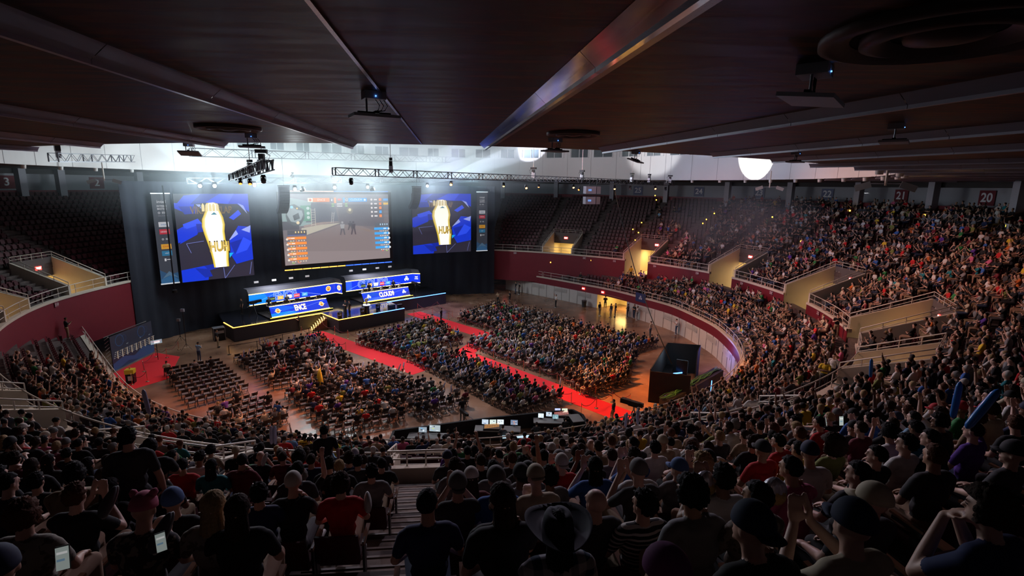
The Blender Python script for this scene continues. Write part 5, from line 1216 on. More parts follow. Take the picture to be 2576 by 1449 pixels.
def capmesh(back=False, beanie=False, ears=False, grow=1.0):
    def f(x, y, z, k):
        g = 1.06+(.05 if beanie else .03)*max(z, 0)
        if z < -.05: g *= 1.0; z_ = -.05-(.14 if beanie else 0)*(-z) ; return V(.086*x*1.02*.98, .104*y*.98-.012, .03+.1*z_)
        return V(.088*x*g, .106*y*g-.012, .03+.112*z*g)
    mb = shell(f, 28, 14)
    if not beanie:
        s = -1 if back else 1; n = 9; vs = []
        for i in range(n):
            a = -1.05+2.1*i/(n-1); x = math.sin(a)*.078; y = math.cos(a)*.10; vs += [(x, s*y-.008, .034), (x*.98, s*(y+.075*math.cos(a*.85))-.008, .022-.012*abs(a)), (x*.98, s*(y+.072*math.cos(a*.85))-.008, .017-.012*abs(a)), (x, s*y-.008, .026)]
        mb.add(vs, [(4*i+j, 4*i+(j+1) % 4, 4*i+4+(j+1) % 4, 4*i+4+j) for i in range(n-1) for j in range(4)])
    if ears:
        for sx in (-1, 1): mb.tube([(sx*.06, -.02, .12), (sx*.078, -.02, .15), (sx*.085, -.02, .165)], [.03, .026, .006], 10)
    return mb
HATS = {'cap': capmesh(), 'cap_back': capmesh(True), 'beanie': capmesh(beanie=True), 'ear_beanie': capmesh(beanie=True, ears=True)}
def cowboy():
    mb = MB(); n = 40; vs = []; prof = [(.0, .125), (.045, .13), (.075, .128), (.088, .10), (.094, .06), (.098, .03), (.14, .022), (.185, .026), (.205, .038), (.206, .033), (.185, .018), (.14, .012), (.096, .018)]
    for r_, z in prof:
        for k in range(n):
            a = 2*math.pi*k/n; x, y = math.cos(a), math.sin(a); zz = z
            if r_ > .1: zz += .055*((r_-.1)/.1)**1.5*abs(x)**1.6
            if z > .1: zz -= .03*math.exp(-(x*r_/.02)**2)*(1 if y < .9 else .4)
            vs.append((x*r_*.98, y*r_*1.12-.01, zz))
    mb.add(vs, [(i*n+k, i*n+(k+1) % n, (i+1)*n+(k+1) % n, (i+1)*n+k) for i in range(len(prof)-1) for k in range(n)]); return mb
HATS['cowboy'] = cowboy()
HATMESH = {}
for kname, mbx in HATS.items():
    me = mbx.mesh('hat_'+kname, HATM['black']); me.polygons.foreach_set('use_smooth', [True]*len(me.polygons)); HATMESH[kname] = me
def put_person(loc, rz, var, label, shirt='black', hair=('short', 'brown'), hat=None, skin=0, trou=0, shoe=0, group=None, cat='person', scale=1.0, name='person'):
    me, H, HR = HI[var]; o = bpy.data.objects.new(name, me); C.objects.link(o); o.location = loc; o.rotation_euler = (0, 0, rz); o.scale = (scale*PS,)*3
    for i, m_ in enumerate((SKIN[skin], SHIRT[shirt], TROU[trou], SHOE[shoe])):
        if me.materials[i] is not m_: o.material_slots[i].link = 'OBJECT'; o.material_slots[i].material = m_
    tag(o, label, cat, group)
    if hair and hair[0] != 'bald':
        if not hat or hair[0] == 'long':
            h = bpy.data.objects.new('hair', HAIRMESH[hair[0]]); C.objects.link(h); h.parent = o; h.matrix_local = Matrix.Translation(H) @ HR.to_4x4()
            h.material_slots[0].link = 'OBJECT'; h.material_slots[0].material = HAIR[hair[1]]
    if hat:
        h = bpy.data.objects.new('hat', HATMESH[hat[0]]); C.objects.link(h); h.parent = o; h.matrix_local = Matrix.Translation(H) @ HR.to_4x4()
        h.material_slots[0].link = 'OBJECT'; h.material_slots[0].material = HATM[hat[1]]
    return o

# ------------------------------------------------------------------ seats of the tiers
def seat_parts(up=True):
    bk = MB(); n = 6; vs = []
    for i in range(n+1):
        x = -.235+.47*i/n; c = .035*(1-(2*i/n-1)**2)
        for (y, z) in ((-.20, .44), (-.235, .62), (-.285, .84)): e = .02*abs(2*i/n-1)**3*(z > .8); vs.append((x, y-c, z-e))
        for (y, z) in ((-.30, .84), (-.262, .62), (-.23, .44)): e = .02*abs(2*i/n-1)**3*(z > .8); vs.append((x, y-c-.012, z-e))
    bk.add(vs, [(i*6+j, i*6+(j+1) % 6, i*6+6+(j+1) % 6, i*6+6+j) for i in range(n) for j in range(6)]+[tuple(range(6))[::-1], tuple(n*6+j for j in range(6))])
    st = MB()
    if up: st.box((0, -.13, .60), (.44, .07, .38), 0, 0, .18)
    else: st.box((0, .0, .43), (.44, .42, .07), 0, 0, .05)
    ar = MB(); ir = MB()
    for s in (0,):
        ar.box((s*.265, -.06, .66), (.045, .34, .025), 0, 0, .06); ir.box((s*.265, -.16, .34), (.025, .10, .66)); ir.box((s*.265, -.05, .62), (.02, .28, .04))
    return bk, st, ar, ir
SEATPARTS = {u: [m_.mesh(n_, mt) for m_, n_, mt in zip(seat_parts(u), ('backrest', 'seat', 'armrest', 'side_frame'), (SEATM, SEATD, WOODARM, IRON))] for u in (True, False)}
def small_seat():
    bk, st, ar, ir = seat_parts(True); mb = MB(); mb.box((0, -.25, .64), (.47, .05, .42), 0, 0, .14); mb.box((0, -.13, .60), (.43, .06, .34), 0, 0, .18); mb.box((-.265, -.13, .34), (.03, .14, .68), 0, 1); return mb
SMALL = small_seat()
def put_seat(loc, rz, label, up, detailed):
    r = empty('arena_seat', loc, rz, label, 'seat', 'maroon seats of the upper tier')
    for me, n_ in zip(SEATPARTS[up], ('backrest', 'seat', 'armrest', 'side_frame')):
        for s in ((0,) if n_ in ('backrest', 'seat') else (-1, 1)):
            o = bpy.data.objects.new(n_, me); C.objects.link(o); o.parent = r; o.location = (s*.265, 0, 0)
    r.scale = (1.12, 1.12, 1.12)
    return r
ORD = ['front', 'second', 'third', 'fourth', 'fifth', 'sixth', 'seventh', 'eighth', 'ninth', 'tenth', 'eleventh', 'twelfth', 'thirteenth', 'fourteenth', 'fifteenth', 'sixteenth', 'seventeenth', 'eighteenth', 'nineteenth']
STAGEP = np.array([-20, 66.0])
# spots: (x, y, z, rz, row, tier, screen x, screen y, depth)
SPOTS = []
def in_pit(q):
    for (vs, vw, vk, vt) in VS:
        p, n = m_at(vs); d = q-p; a = d @ n
        if -.5 < a < UO+UD*vk-.1 and abs(d[0]*n[1]-d[1]*n[0]) < vw/2+.42: return True
    return False
def add_spots(curve_at, length, offs, z, row, tier, pitch=.64):
    # arc length along the offset row
    s = 0.0; k = 0
    while s < length:
        p, n = curve_at(s); q = p+n*offs
        p2, n2 = curve_at((s+.5) % length if tier == 'u' else min(s+.5, length)); q2 = p2+n2*offs
        ds = .5*pitch/max(np.hypot(*(q2-q)), .2)
        s += max(ds, .12); k += 1
        if tier == 'u' and in_hidden(s): continue
        pr = proj((q[0], q[1], z+1.0))
        if pr is None or not (-60 < pr[0] < 2640 and 330 < pr[1] < 1530): continue
        if tier == 'u' and (in_vom(s, .35) > row or in_pit(q)): continue
        if aisle_d(q) < .72 or (abs((q-NEAR_AISLE[0]) @ np.array([.994, .107])) < 1.02 and q[1] < 17.5): continue
        if tier == 'l' and m_off(q) > -.75: continue
        if tier == 'u' and row < 2 and q[1] < 30 and q[0] < 17: continue
        rz = math.atan2(-n[1], -n[0])-math.pi/2
        SPOTS.append((q[0], q[1], z, rz, row, tier, pr[0], pr[1], pr[2]))
for k in range(UK): add_spots(m_at, MLEN, UO+UD*k+.08, UZ+UR*k, k, 'u')
for k in range(LK): add_spots(r_at, RLEN-.5, LO+LD*k+.15, LZ+LR*k, k, 'l')
def occupancy(x, y, row, tier, z):
    if tier == 'l':
        if x < 250: return 0.0 if y < 893 else .4 if y < 920 else .85
        if x < 420 and y < 915: return 0
        if y < 800 and x < 1530: return .06 if x < 1420 else .16
        if y < 830 and x < 1640: return .5
        if y > 1055 and 880 < x < 1470: return .3
        if y > 1000 and x < 1600: return .72
        return .9
    if x < 900 and y < 800: return 0
    if y < 760 and x < 1840:
        if x < 1540: return 0
        if x < 1640: return .10 if y > 590 else .0
        return (.0 if y < 520 else .12 if y < 560 else .35 if y < 600 else .65) if x < 1800 else .6
    if y < 560 and x < 1950: return .55
    if 400 < x < 870 and y > 1270: return 0
    if x < 930 and x > 560 and y > 1180: return .35
    return .88
# hero list: head pixel, variant, shirt, hair, hat, skin, label
HEROES = [
 (344, 1300, 6, 'floral', ('curly', 'black'), ('ear_beanie', 'pink'), 0, 'person in a pink beanie with ears, grey patterned shirt, looking at a phone'),
 (186, 1250, 4, 'black', ('messy', 'auburn'), None, 1, 'person with reddish hair clapping, black shirt, behind the pink beanie'),
 (195, 1196, 0, 'cream', ('messy', 'blond'), None, 1, 'person with pale blond hair and light shirt, left side'),
 (279, 1203, 3, 'black', ('short', 'black'), None, 0, 'person with short black hair and black shirt, right of the blond one'),
 (337, 1198, 6, 'black', ('curly', 'brown'), None, 0, 'curly haired person in black with a hand raised to the face, left block'),
 (397, 1200, 2, 'black', ('short', 'black'), None, 3, 'dark haired person in black, two places left of the teal jacket'),
 (446, 1246, 1, 'black', None, ('cap', 'blue'), 0, 'person in a dark blue cap looking right, left block'),
 (539, 1270, 0, 'patterned', ('long', 'blond'), None, 1, 'person with long pale blond hair and light patterned top'),
 (600, 1280, 0, 'black', ('long', 'brown'), None, 0, 'person with long brown hair and black top beside the long blond hair'),
 (657, 1229, 1, 'navy', ('messy', 'black'), None, 0, 'person with black hair and blue shirt left of the white beanie'),
 (533, 1172, 0, 'teal', ('long', 'black'), None, 0, 'person with long black hair and black and teal jacket'),
 (465, 1162, 1, 'red', ('short', 'black'), None, 2, 'person with short black hair in dark red, row above the teal jacket'),
 (427, 1152, 2, 'teal', ('short', 'black'), None, 2, 'bearded person with black hair glancing right, left block'),
 (387, 1149, 1, 'charcoal', ('short', 'brown'), None, 2, 'person with short brown hair looking right, left of the bearded one'),
 (601, 1166, 5, 'maroon', ('short', 'black'), None, 1, 'person in faded red shirt leaning with one foot up on the ledge'),
 (15, 1164, 5, 'maroon', ('messy', 'brown'), None, 1, 'person in dark red at the left edge with hands near the mouth'),
 (56, 1150, 1, 'cream', ('short', 'black'), None, 1, 'person with black hair and light shirt, second from the left edge'),
 (124, 1160, 0, 'black', ('long', 'black'), None, 1, 'person all in black with a dark scarf over the head, left side'),
 (174, 1110, 1, 'charcoal', None, ('cap', 'grey'), 1, 'bearded person with a dark cap near the yellow jacket'),
 (198, 1115, 0, 'black', ('short', 'black'), None, 2, 'person with round black hair just right of the dark cap'),
 (59, 1077, 0, 'black', None, ('cap', 'white'), 1, 'person in a white and black cap at the far left'),
 (143, 1083, 1, 'maroon', None, ('cap', 'grey'), 1, 'person in a grey cap and red shirt near the yellow staff jacket'),
 (205, 1080, 0, 'black', ('curly', 'black'), None, 3, 'person with dark curly hair in front of the small yellow wall light'),
 (62, 1296, 0, 'patterned', ('curly', 'auburn'), None, 0, 'person with reddish brown hair slumped low at the left edge'),
 (30, 1400, 1, 'black', None, ('cap', 'navy'), 0, 'person in a dark blue cap at the bottom left corner'),
 (6, 1224, 2, 'charcoal', ('short', 'black'), None, 1, 'person with glasses cut off by the left edge'),
 (857, 1216, 0, 'red', ('curly', 'brown'), None, 1, 'person in a red shirt with curly brown hair beside the stair aisle'),
 (730, 1228, 5, 'black', None, ('beanie', 'white'), 0, 'person in a white knit cap with raised hands'),
 (935, 1178, 1, 'grey', ('messy', 'black'), None, 1, 'person in a grey hoodie at the aisle end left of the stairs'),
 (854, 1172, 0, 'black', ('short', 'blond'), None, 1, 'person with blond hair above the red shirt'),
 (876, 1160, 5, 'navy', ('curly', 'brown'), None, 1, 'person in a blue star patterned shirt right of the blond hair'),
 (735, 1198, 3, 'charcoal', ('short', 'black'), None, 0, 'hooded dark figure above the white knit cap'),
 (752, 1150, 0, 'black', ('afro', 'black'), None, 3, 'person with a round afro, left of the dark jacket figure'),
 (783, 1156, 0, 'navy', ('short', 'brown'), None, 1, 'person in a blue checked shirt right of the afro'),
 (712, 1149, 0, 'maroon', ('short', 'brown'), None, 1, 'person in a dark checked shirt left of the afro'),
 (828, 1166, 0, 'black', ('messy', 'black'), None, 1, 'person in black left of the blond hair'),
 (900, 1160, 0, 'charcoal', ('messy', 'black'), None, 1, 'person with black hair in the row by the ledge left of the stairs'),
 (960, 1160, 1, 'black', ('short', 'black'), None, 1, 'person in black at the top of the stairs on the left'),
 (1077, 1278, 2, 'navy', ('short', 'black'), None, 0, 'close shaved person in a navy sweater right of the stairs'),
 (1152, 1222, 4, 'charcoal', None, ('cap_back', 'grey'), 0, 'person in a backwards grey cap clapping'),
 (1254, 1219, 5, 'blue', None, ('beanie', 'grey'), 0, 'person in a grey cap and blue shirt with hand at the face'),
 (1272, 1282, 5, 'black', ('long', 'brown'), None, 0, 'person with long brown hair and a black team shirt'),
 (1139, 1143, 0, 'charcoal', ('messy', 'black'), None, 1, 'dark haired person just right of the tunnel mouth'),
 (1145, 1172, 0, 'grey', ('curly', 'brown'), None, 1, 'curly haired person in a light collared shirt right of the stairs'),
 (1210, 1158, 0, 'black', ('short', 'brown'), None, 1, 'short haired person in black two seats right of the collared shirt'),
 (1241, 1176, 0, 'grey', ('short', 'black'), None, 3, 'person with black hair and grey shirt above the grey cap'),
 (1288, 1152, 0, 'charcoal', ('short', 'auburn'), None, 1, 'person with short reddish hair, left of the green shirt'),
 (1367, 1146, 0, 'green', ('short', 'black'), None, 1, 'person in a green shirt with short black hair'),
 (1414, 1166, 4, 'red', None, ('cap_back', 'white'), 1, 'broad person in a red shirt and backwards white cap'),
 (1355, 1213, 6, 'cream', None, ('cap_back', 'cream'), 1, 'person in a tan cap with sunglasses on its back, cream shirt'),
 (1488, 1245, 1, 'charcoal', ('bald', 'brown'), None, 1, 'bald person resting on an elbow, right of the cowboy hat'),
 (1401, 1330, 0, 'plaid', ('long', 'black'), ('cowboy', 'leather'), 0, 'person in a large black cowboy hat and plaid shirt'),
 (1606, 1250, 1, 'striped', ('messy', 'black'), None, 0, 'person in a black and white striped shirt'),
 (1609, 1188, 4, 'charcoal', ('short', 'grey'), ('beanie', 'grey'), 1, 'person in a grey knit cap above the striped shirt, hands together'),
 (1696, 1168, 1, 'grey', None, ('cap', 'blue'), 1, 'person in a light blue cap and grey shirt'),
 (1646, 1126, 0, 'white', ('messy', 'black'), None, 1, 'person in a pale shirt with messy black hair, centre right'),
 (1538, 1145, 0, 'grey', ('short', 'brown'), None, 1, 'person in a grey shirt with tall dark hair, centre'),
 (1485, 1156, 4, 'black', ('short', 'black'), None, 3, 'person in black clapping, right of the white cap'),
 (1597, 1148, 4, 'blue', ('messy', 'brown'), None, 1, 'person with messy brown hair and hands raised to the mouth, centre'),
 (1783, 1158, 4, 'black', None, ('cap', 'black'), 1, 'person in a black cap clapping beside the chip bag'),
 (1767, 1262, 5, 'grey', ('curly', 'black'), None, 2, 'person with dark curly hair leaning on a raised arm, below the chip bag'),
 (1882, 1230, 1, 'patterned', ('short', 'black'), None, 2, 'person with close cropped hair and patterned pink shirt'),
 (1646, 1405, 1, 'black', None, ('cap_back', 'purple'), 0, 'person in a purple cap at the bottom edge'),
 (2019, 1192, 5, 'pink', ('short', 'black'), None, 2, 'person with black hair and pink sleeve beside the second chip bag'),
 (2164, 1240, 1, 'charcoal', None, ('cap', 'cream'), 1, 'person in a large cream and blue cap turned left'),
 (2155, 1325, 4, 'cream', None, ('cap', 'navy'), 1, 'person in a dark cap clapping in profile, cream shirt, bottom right'),
 (2530, 1300, 10, 'navy', ('curly', 'brown'), None, 1, 'curly haired person in profile with hands at the mouth, bottom right corner'),
 (1938, 1360, 5, 'black', None, ('cap_back', 'navy'), 0, 'person in a dark cap with yellow sunglasses on top'),
 (2080, 1112, 1, 'olive', ('afro', 'brown'), None, 1, 'person with a big round afro and yellow green shirt'),
 (1916, 1130, 0, 'red', None, ('cap', 'black'), 2, 'person in a black cap and crimson shirt'),
 (2260, 1106, 1, 'white', ('messy', 'black'), None, 1, 'person in a pale grey shirt with black fringe, right'),
 (2186, 1134, 1, 'black', ('short', 'black'), None, 1, 'person with a black bob, left of the pale grey shirt'),
 (2136, 1176, 1, 'charcoal', ('short', 'black'), None, 1, 'dark haired person behind the cream and blue cap'),
 (2372, 1112, 5, 'black', ('short', 'black'), None, 1, 'person in a dark knit top with a hand at the mouth'),
 (2520, 1128, 1, 'charcoal', None, ('cap', 'black'), 1, 'person in a black cap and glasses near the right edge'),
 (2446, 1082, 9, 'purple', ('short', 'black'), None, 1, 'person in a purple shirt holding up a blue inflatable stick'),
 (2303, 1052, 4, 'lightblue', ('short', 'black'), None, 1, 'person in a blue grey shirt with hands at the mouth, right'),
 (2164, 1076, 0, 'maroon', ('short', 'brown'), None, 1, 'person with short brown hair on a dark seat, in front of the phone glow'),
 (2015, 1066, 5, 'grey', ('messy', 'black'), None, 1, 'person in a grey shirt with messy black hair and raised hand'),
 (1944, 1078, 0, 'olive', ('messy', 'auburn'), None, 1, 'person with ginger curly hair, right of centre'),
 (2236, 1010, 0, 'black', None, ('beanie', 'white'), 2, 'person in a white knit cap, upper right of the near rows'),
]
def hero_spot(px, py, hh):
    d = ray(px, py); best = None
    for k in range(UK):
        z = UZ+UR*k; t = (z+hh-EYE)/d.z
        if t <= 0: continue
        q = (d.x*t, d.y*t); e = abs(m_off(q)-(UO+UD*k+.02))
        if best is None or e < best[0]: best = (e, k, q, z)
    e, k, q, z = best; p, n = m_at(m_s(q)); off = min(max(m_off(q), UO+UD*k-.22), UO+UD*k+.22)
    dz = (m_off(q)-off); q = (q[0]-n[0]*dz, q[1]-n[1]*dz)
    return q, z, k, math.atan2(-n[1], -n[0])-math.pi/2
def side_word(x, y):
    a, n = NEAR_AISLE; c = (x-a[0])*n[1]-(y-a[1])*n[0]
    return c
HPOS = []; HSEAT = []
for (px, py, var, sh, ha, ht, sk_, lab) in HEROES:
    q, z, k, rz = hero_spot(px, py, 1.43)
    tw = math.atan2(STAGEP[1]-q[1], STAGEP[0]-q[0])-math.pi/2-rz; tw = (tw+math.pi) % (2*math.pi)-math.pi
    o = put_person((q[0], q[1], z), rz+max(-.7, min(.7, tw*.55)), var, lab, sh, ha, ht, sk_, RNG.integers(0, 5), RNG.integers(0, 2))
    HPOS.append((q[0], q[1], k, px, py)); HSEAT.append((q[0], q[1], z, rz, lab))
for (px, py, D_, var, sh, ha, lab) in ((316, 1060, 8.6, NSEAT, 'charcoal', ('messy', 'black'), 'standing person in an open dark jacket over a white shirt, left block'), (366, 1036, 9.2, NSEAT+1, 'black', ('short', 'black'), 'tall standing person all in black beside the open jacket'), (818, 1128, 14.5, NSEAT, 'black', ('messy', 'black'), 'dark standing figure at the rail right of the yellow staff jacket')):
    d_ = ray(px, py); q = (d_.x*D_/d_.length, d_.y*D_/d_.length); p, n = m_at(m_s(q)); k = max(0, min(UK-1, int(round((m_off(q)-UO)/UD))))
    put_person((q[0], q[1], UZ+UR*k), math.atan2(-n[1], -n[0])-math.pi/2+.4, var, lab, sh, ha, None, 0, 0, 1); HPOS.append((q[0], q[1], k, px, py))

SH_W = [('black', 44), ('charcoal', 15), ('grey', 9), ('white', 11), ('cream', 5), ('navy', 5), ('blue', 3), ('red', 4), ('maroon', 3), ('green', 1.5), ('yellow', 1.5), ('olive', 1.5), ('purple', 1), ('pink', 1), ('orange', 1), ('tan', 3), ('lightblue', 1.5), ('teal', 1)]
shn = [a for a, _ in SH_W]; shp = np.array([b for _, b in SH_W], float); shp /= shp.sum()
HR_N = ['black', 'brown', 'auburn', 'blond', 'grey']; HR_P = [.42, .32, .1, .12, .04]
PALM = SKIN+[SHIRT[n] for n in shn]+TROU+SHOE+[HAIR[n] for n in HR_N]+[HATM['white'], HATM['black']]
iS, iT = len(SKIN), len(SKIN)+len(shn); iO = iT+len(TROU); iH = iO+len(SHOE)
class Crowd:
    def __init__(s): s.co = []; s.li = []; s.lt = []; s.mi = []; s.nv = 0
    def add(s, var, x, y, z, rz, sc=1.0):
        sc *= PS
        co, li, lt, rg = LOW[var]; c, sn = math.cos(rz)*sc, math.sin(rz)*sc
        q = np.empty_like(co); q[:, 0] = co[:, 0]*c-co[:, 1]*sn+x; q[:, 1] = co[:, 0]*sn+co[:, 1]*c+y; q[:, 2] = co[:, 2]*sc+z
        mp = np.array([RNG.choice(5, p=[.3, .3, .2, .13, .07]), iS+RNG.choice(len(shn), p=shp), iT+RNG.integers(0, 5), iO+RNG.integers(0, 2), (iH+RNG.choice(5, p=HR_P)) if RNG.random() > .14 else iH+5+RNG.integers(0, 2)])
        s.co.append(q); s.li.append(li+s.nv); s.lt.append(lt); s.mi.append(mp[rg]); s.nv += len(co)
    def build(s, name, label, cat):
        if not s.co: return
        co = np.concatenate(s.co); li = np.concatenate(s.li); lt = np.concatenate(s.lt); mi = np.concatenate(s.mi)
        me = bpy.data.meshes.new(name); me.vertices.add(len(co)); me.vertices.foreach_set('co', co.ravel()); me.loops.add(len(li)); me.loops.foreach_set('vertex_index', li.astype('i'))
        me.polygons.add(len(lt)); me.polygons.foreach_set('loop_start', np.r_[0, np.cumsum(lt)[:-1]].astype('i'))
        for m_ in PALM: me.materials.append(m_)
        me.polygons.foreach_set('material_index', mi.astype('i')); me.update(calc_edges=True); me.polygons.foreach_set('use_smooth', [True]*len(lt))
        o = bpy.data.objects.new(name, me); C.objects.link(o); return tag(o, label, cat, None, 'stuff')
class SeatMass:
    def __init__(s): s.mb = MB()
    def add(s, x, y, z, rz, base):
        c, sn = math.cos(rz), math.sin(rz); s.mb.add([(a*c-b*sn+x, a*sn+b*c+y, d+z) for a, b, d in base.v], base.f, 0)
    def build(s, name, label, mats_, cat='seat'):
        return tag(s.mb.build(name, mats_), label, cat, None, 'stuff')
def rnd_look():
    sh = shn[RNG.choice(len(shn), p=shp)]; hc = HR_N[RNG.choice(5, p=HR_P)]; hk = RNG.choice(['short', 'messy', 'curly', 'long', 'bald'], p=[.46, .28, .1, .13, .03]); ht = None
    if RNG.random() < .16: ht = (str(RNG.choice(['cap', 'cap_back', 'beanie'])), str(RNG.choice(['white', 'black', 'navy', 'grey', 'red', 'cream'])))
    return sh, (str(hk), hc), ht, int(RNG.choice(5, p=[.3, .3, .2, .13, .07]))
HW = {'short': 'short %s hair', 'messy': 'messy %s hair', 'curly': 'curly %s hair', 'long': 'long %s hair', 'bald': 'a bald head'}
def look_words(sh, ha, ht):
    if ht: return '%s shirt, %s %s' % (sh, ht[1], {'cap': 'cap', 'cap_back': 'backwards cap', 'beanie': 'knit cap'}[ht[0]])
    return '%s shirt, %s' % (sh, HW[ha[0]] % ha[1] if ha[0] != 'bald' else HW['bald'])
# number the seats of each row outwards from the stair aisle, then take the nearest first
aq, an_ = NEAR_AISLE; rows_ = {}
for q in SPOTS:
    sd = 'left' if q[0] < aq[0]+an_[0]*(q[1]-aq[1])/an_[1] else 'right'
    if q[1] < 60: rows_.setdefault((q[5], q[4], sd), []).append(q)
NTH = {}
def nth_word(n): return ORD[n-1].replace('front', 'first') if n < 20 else '%d%s' % (n, 'st' if n % 10 == 1 else 'nd' if n % 10 == 2 else 'rd' if n % 10 == 3 else 'th')
for (tt, kk, sd), l in rows_.items():
    for i, q in enumerate(sorted(l, key=lambda q: math.hypot(q[0]-aq[0]-an_[0]*(q[1]-aq[1])/an_[1], q[1]-(aq[1]-UO-UD*kk)))): NTH[q[:5]] = (i+1, sd)
SPOTS.sort(key=lambda s: s[8])
mode_p = np.array([.24, .13, .11, .10, .10, .08, .06, .10, .02, .02, .04]); mode_p /= mode_p.sum()
N_STANDING = 60
crowdU, crowdL = Crowd(), Crowd(); massS = SeatMass(); n_ind = n_seat = 0
for (x, y, z, rz, lab) in HSEAT:
    if math.hypot(x, y) < 16: n_seat += 1; put_seat((x, y, z), rz, 'maroon seat under the '+' '.join(lab.replace('person ', '', 1).split()[:12]), False, True)
    else: massS.add(x, y, z, rz, SMALL)
aq, an_ = NEAR_AISLE
for (x, y, z, rz, row, tier, px, py, dp) in SPOTS:
    if dp < 1.7: continue
    hero = any(k == row and math.hypot(x-a, y-b) < .46 for a, b, k, _, _ in HPOS) if (tier == 'u' and dp < 26) else False
    near_h = any(k == row and math.hypot(x-a, y-b) < .30 for a, b, k, _, _ in HPOS) if (tier == 'u' and dp < 26) else False
    occ = False
    if not hero:
        occ = RNG.random() < occupancy(px, py, row, tier, z)
        if occ and tier == 'u':   # keep the views of the big characters clear
            for (a, b, k, hx, hy) in HPOS:
                if hy > 1280 and abs(px-hx) < 95 and abs(py-hy) < 70 and dp < math.hypot(a, b)+1.2: occ = False; break
            if occ and dp < 4.7: occ = False
    nth, sd = NTH.get((x, y, z, rz, row), (1, 'right'))
    if not hero:
        if n_seat < 300 and tier == 'u' and dp < 30:
            n_seat += 1; occd = occ or hero
            put_seat((x, y, z), rz, '%s maroon seat, %s row above the rail, %s seat %s of the stairs' % ('occupied' if occd else 'empty', ORD[row], nth_word(nth), sd), not occd, True)
        else: massS.add(x, y, z, rz, SMALL)
    if occ:
        tw = math.atan2(STAGEP[1]-y, STAGEP[0]-x)-math.pi/2-rz; tw = (tw+math.pi) % (2*math.pi)-math.pi
        r2 = rz+max(-.6, min(.6, tw*.5))+RNG.normal(0, .12); var = int(RNG.choice(NSEAT, p=mode_p))
        if tier == 'u' and n_ind < 300-len(HPOS)-N_STANDING:
            n_ind += 1; sh, ha, ht, sk_ = rnd_look()
            lab = '%s, %s row up, %s seat %s of the stairs' % (look_words(sh, ha, ht), ORD[row], nth_word(nth), sd)
            put_person((x, y, z), r2, var, lab, sh, ha, ht, sk_, RNG.integers(0, 5), RNG.integers(0, 2), None, 'person', RNG.uniform(.95, 1.04))
        else: (crowdU if tier == 'u' else crowdL).add(var, x, y, z, r2, RNG.uniform(.94, 1.05))
crowdU.build('seated_crowd', 'dense seated crowd filling the upper and lower tiers further away', 'crowd') if False else None
cr = Crowd(); cr.co = crowdU.co+crowdL.co; cr.lt = crowdU.lt+crowdL.lt; cr.mi = crowdU.mi+crowdL.mi; cr.li = crowdU.li+[l+crowdU.nv for l in crowdL.li]
cr.build('seated_crowd', 'dense crowd of seated people filling both tiers further round the arena', 'crowd')
massS.build('seat_rows', 'long rows of maroon arena seats in both tiers, filled and empty', [SEATM, IRON])
print('spots', len(SPOTS), 'ind', n_ind, 'seats', n_seat, 'crowd', len(cr.co))

# ------------------------------------------------------------------ folding chairs and the crowd on the floor
FC = mat('black_folding_chair', (.02, .018, .018), .4, .2); FCS = mat('chair_cushion', (.10, .06, .055), .5)
def chair_mb():
    S_ = 1.13
    seat = MB().box((0, .0, .45), (.40, .38, .035)); back = MB(); n = 5; vs = []
    for i in range(n+1):
        x = -.21+.42*i/n; c = .03*(1-(2*i/n-1)**2)
        vs += [(x, -.20-c, .62), (x, -.235-c, .84), (x, -.25-c, .84), (x, -.215-c, .62)]
    back.add(vs, [(i*4+j, i*4+(j+1) % 4, i*4+4+(j+1) % 4, i*4+4+j) for i in range(n) for j in range(4)]+[(0, 1, 2, 3), (n*4+3, n*4+2, n*4+1, n*4)])
    fr = MB()
    for s in (-1, 1): fr.bar((s*.215, .21, 0), (s*.215, -.225, .86), .025); fr.bar((s*.20, -.20, 0), (s*.20, .17, .45), .025)
    fr.bar((-.21, .15, .12), (.21, .15, .12), .02); fr.bar((-.2, -.15, .08), (.2, -.15, .08), .02)
    for m_ in (seat, back, fr): m_.v = [(a*S_, b*S_, c*S_) for a, b, c in m_.v]
    return seat, back, fr
cs, cb_, cf = chair_mb(); CH = [(cs.mesh('seat', FCS), 'seat'), (cb_.mesh('backrest', FC), 'backrest'), (cf.mesh('frame', FC), 'frame')]
CHS = MB(); CHS.add(cf.v, cf.f); CHS.add(cb_.v, cb_.f); CHS.add(cs.v, cs.f, 1)
BLOCKS = {
 'front left block': ((-31.3, 44.0), (-28.2, 46.6), (-22.2, 40.6), (-25.0, 37.4), .05),
 'small near left block': ((-22.6, 35.9), (-20.6, 38.9), (-16.3, 35.4), (-18.3, 32.8), .38),
 'left block by the stage': ((-27.1, 48.0), (-21.2, 54.6), (-13.9, 45.0), (-20.2, 41.4), .72),
 'large near centre block': ((-18.4, 39.6), (-12.4, 45.4), (-3.5, 38.6), (-12.2, 33.4), .66),
 'block right of the stage stairs': ((-16.8, 54.2), (-9.8, 62.6), (-5.6, 55.2), (-11.2, 50.2), .97),
 'narrow block along the red carpet': ((-9.9, 48.6), (-7.2, 51.4), (4.0, 39.8), (.4, 36.9), .97),
 'large right block': ((-4.4, 53.8), (5.2, 64.8), (16.2, 55.2), (3.8, 45.2), .96),
 'near right corner block': ((4.9, 44.2), (13.0, 50.4), (10.6, 44.2), (6.4, 41.0), .9),
 'far right block': ((-6.6, 64.6), (-1.8, 72.0), (5.0, 65.9), (-.8, 59.0), .97)}
CHPOS = []
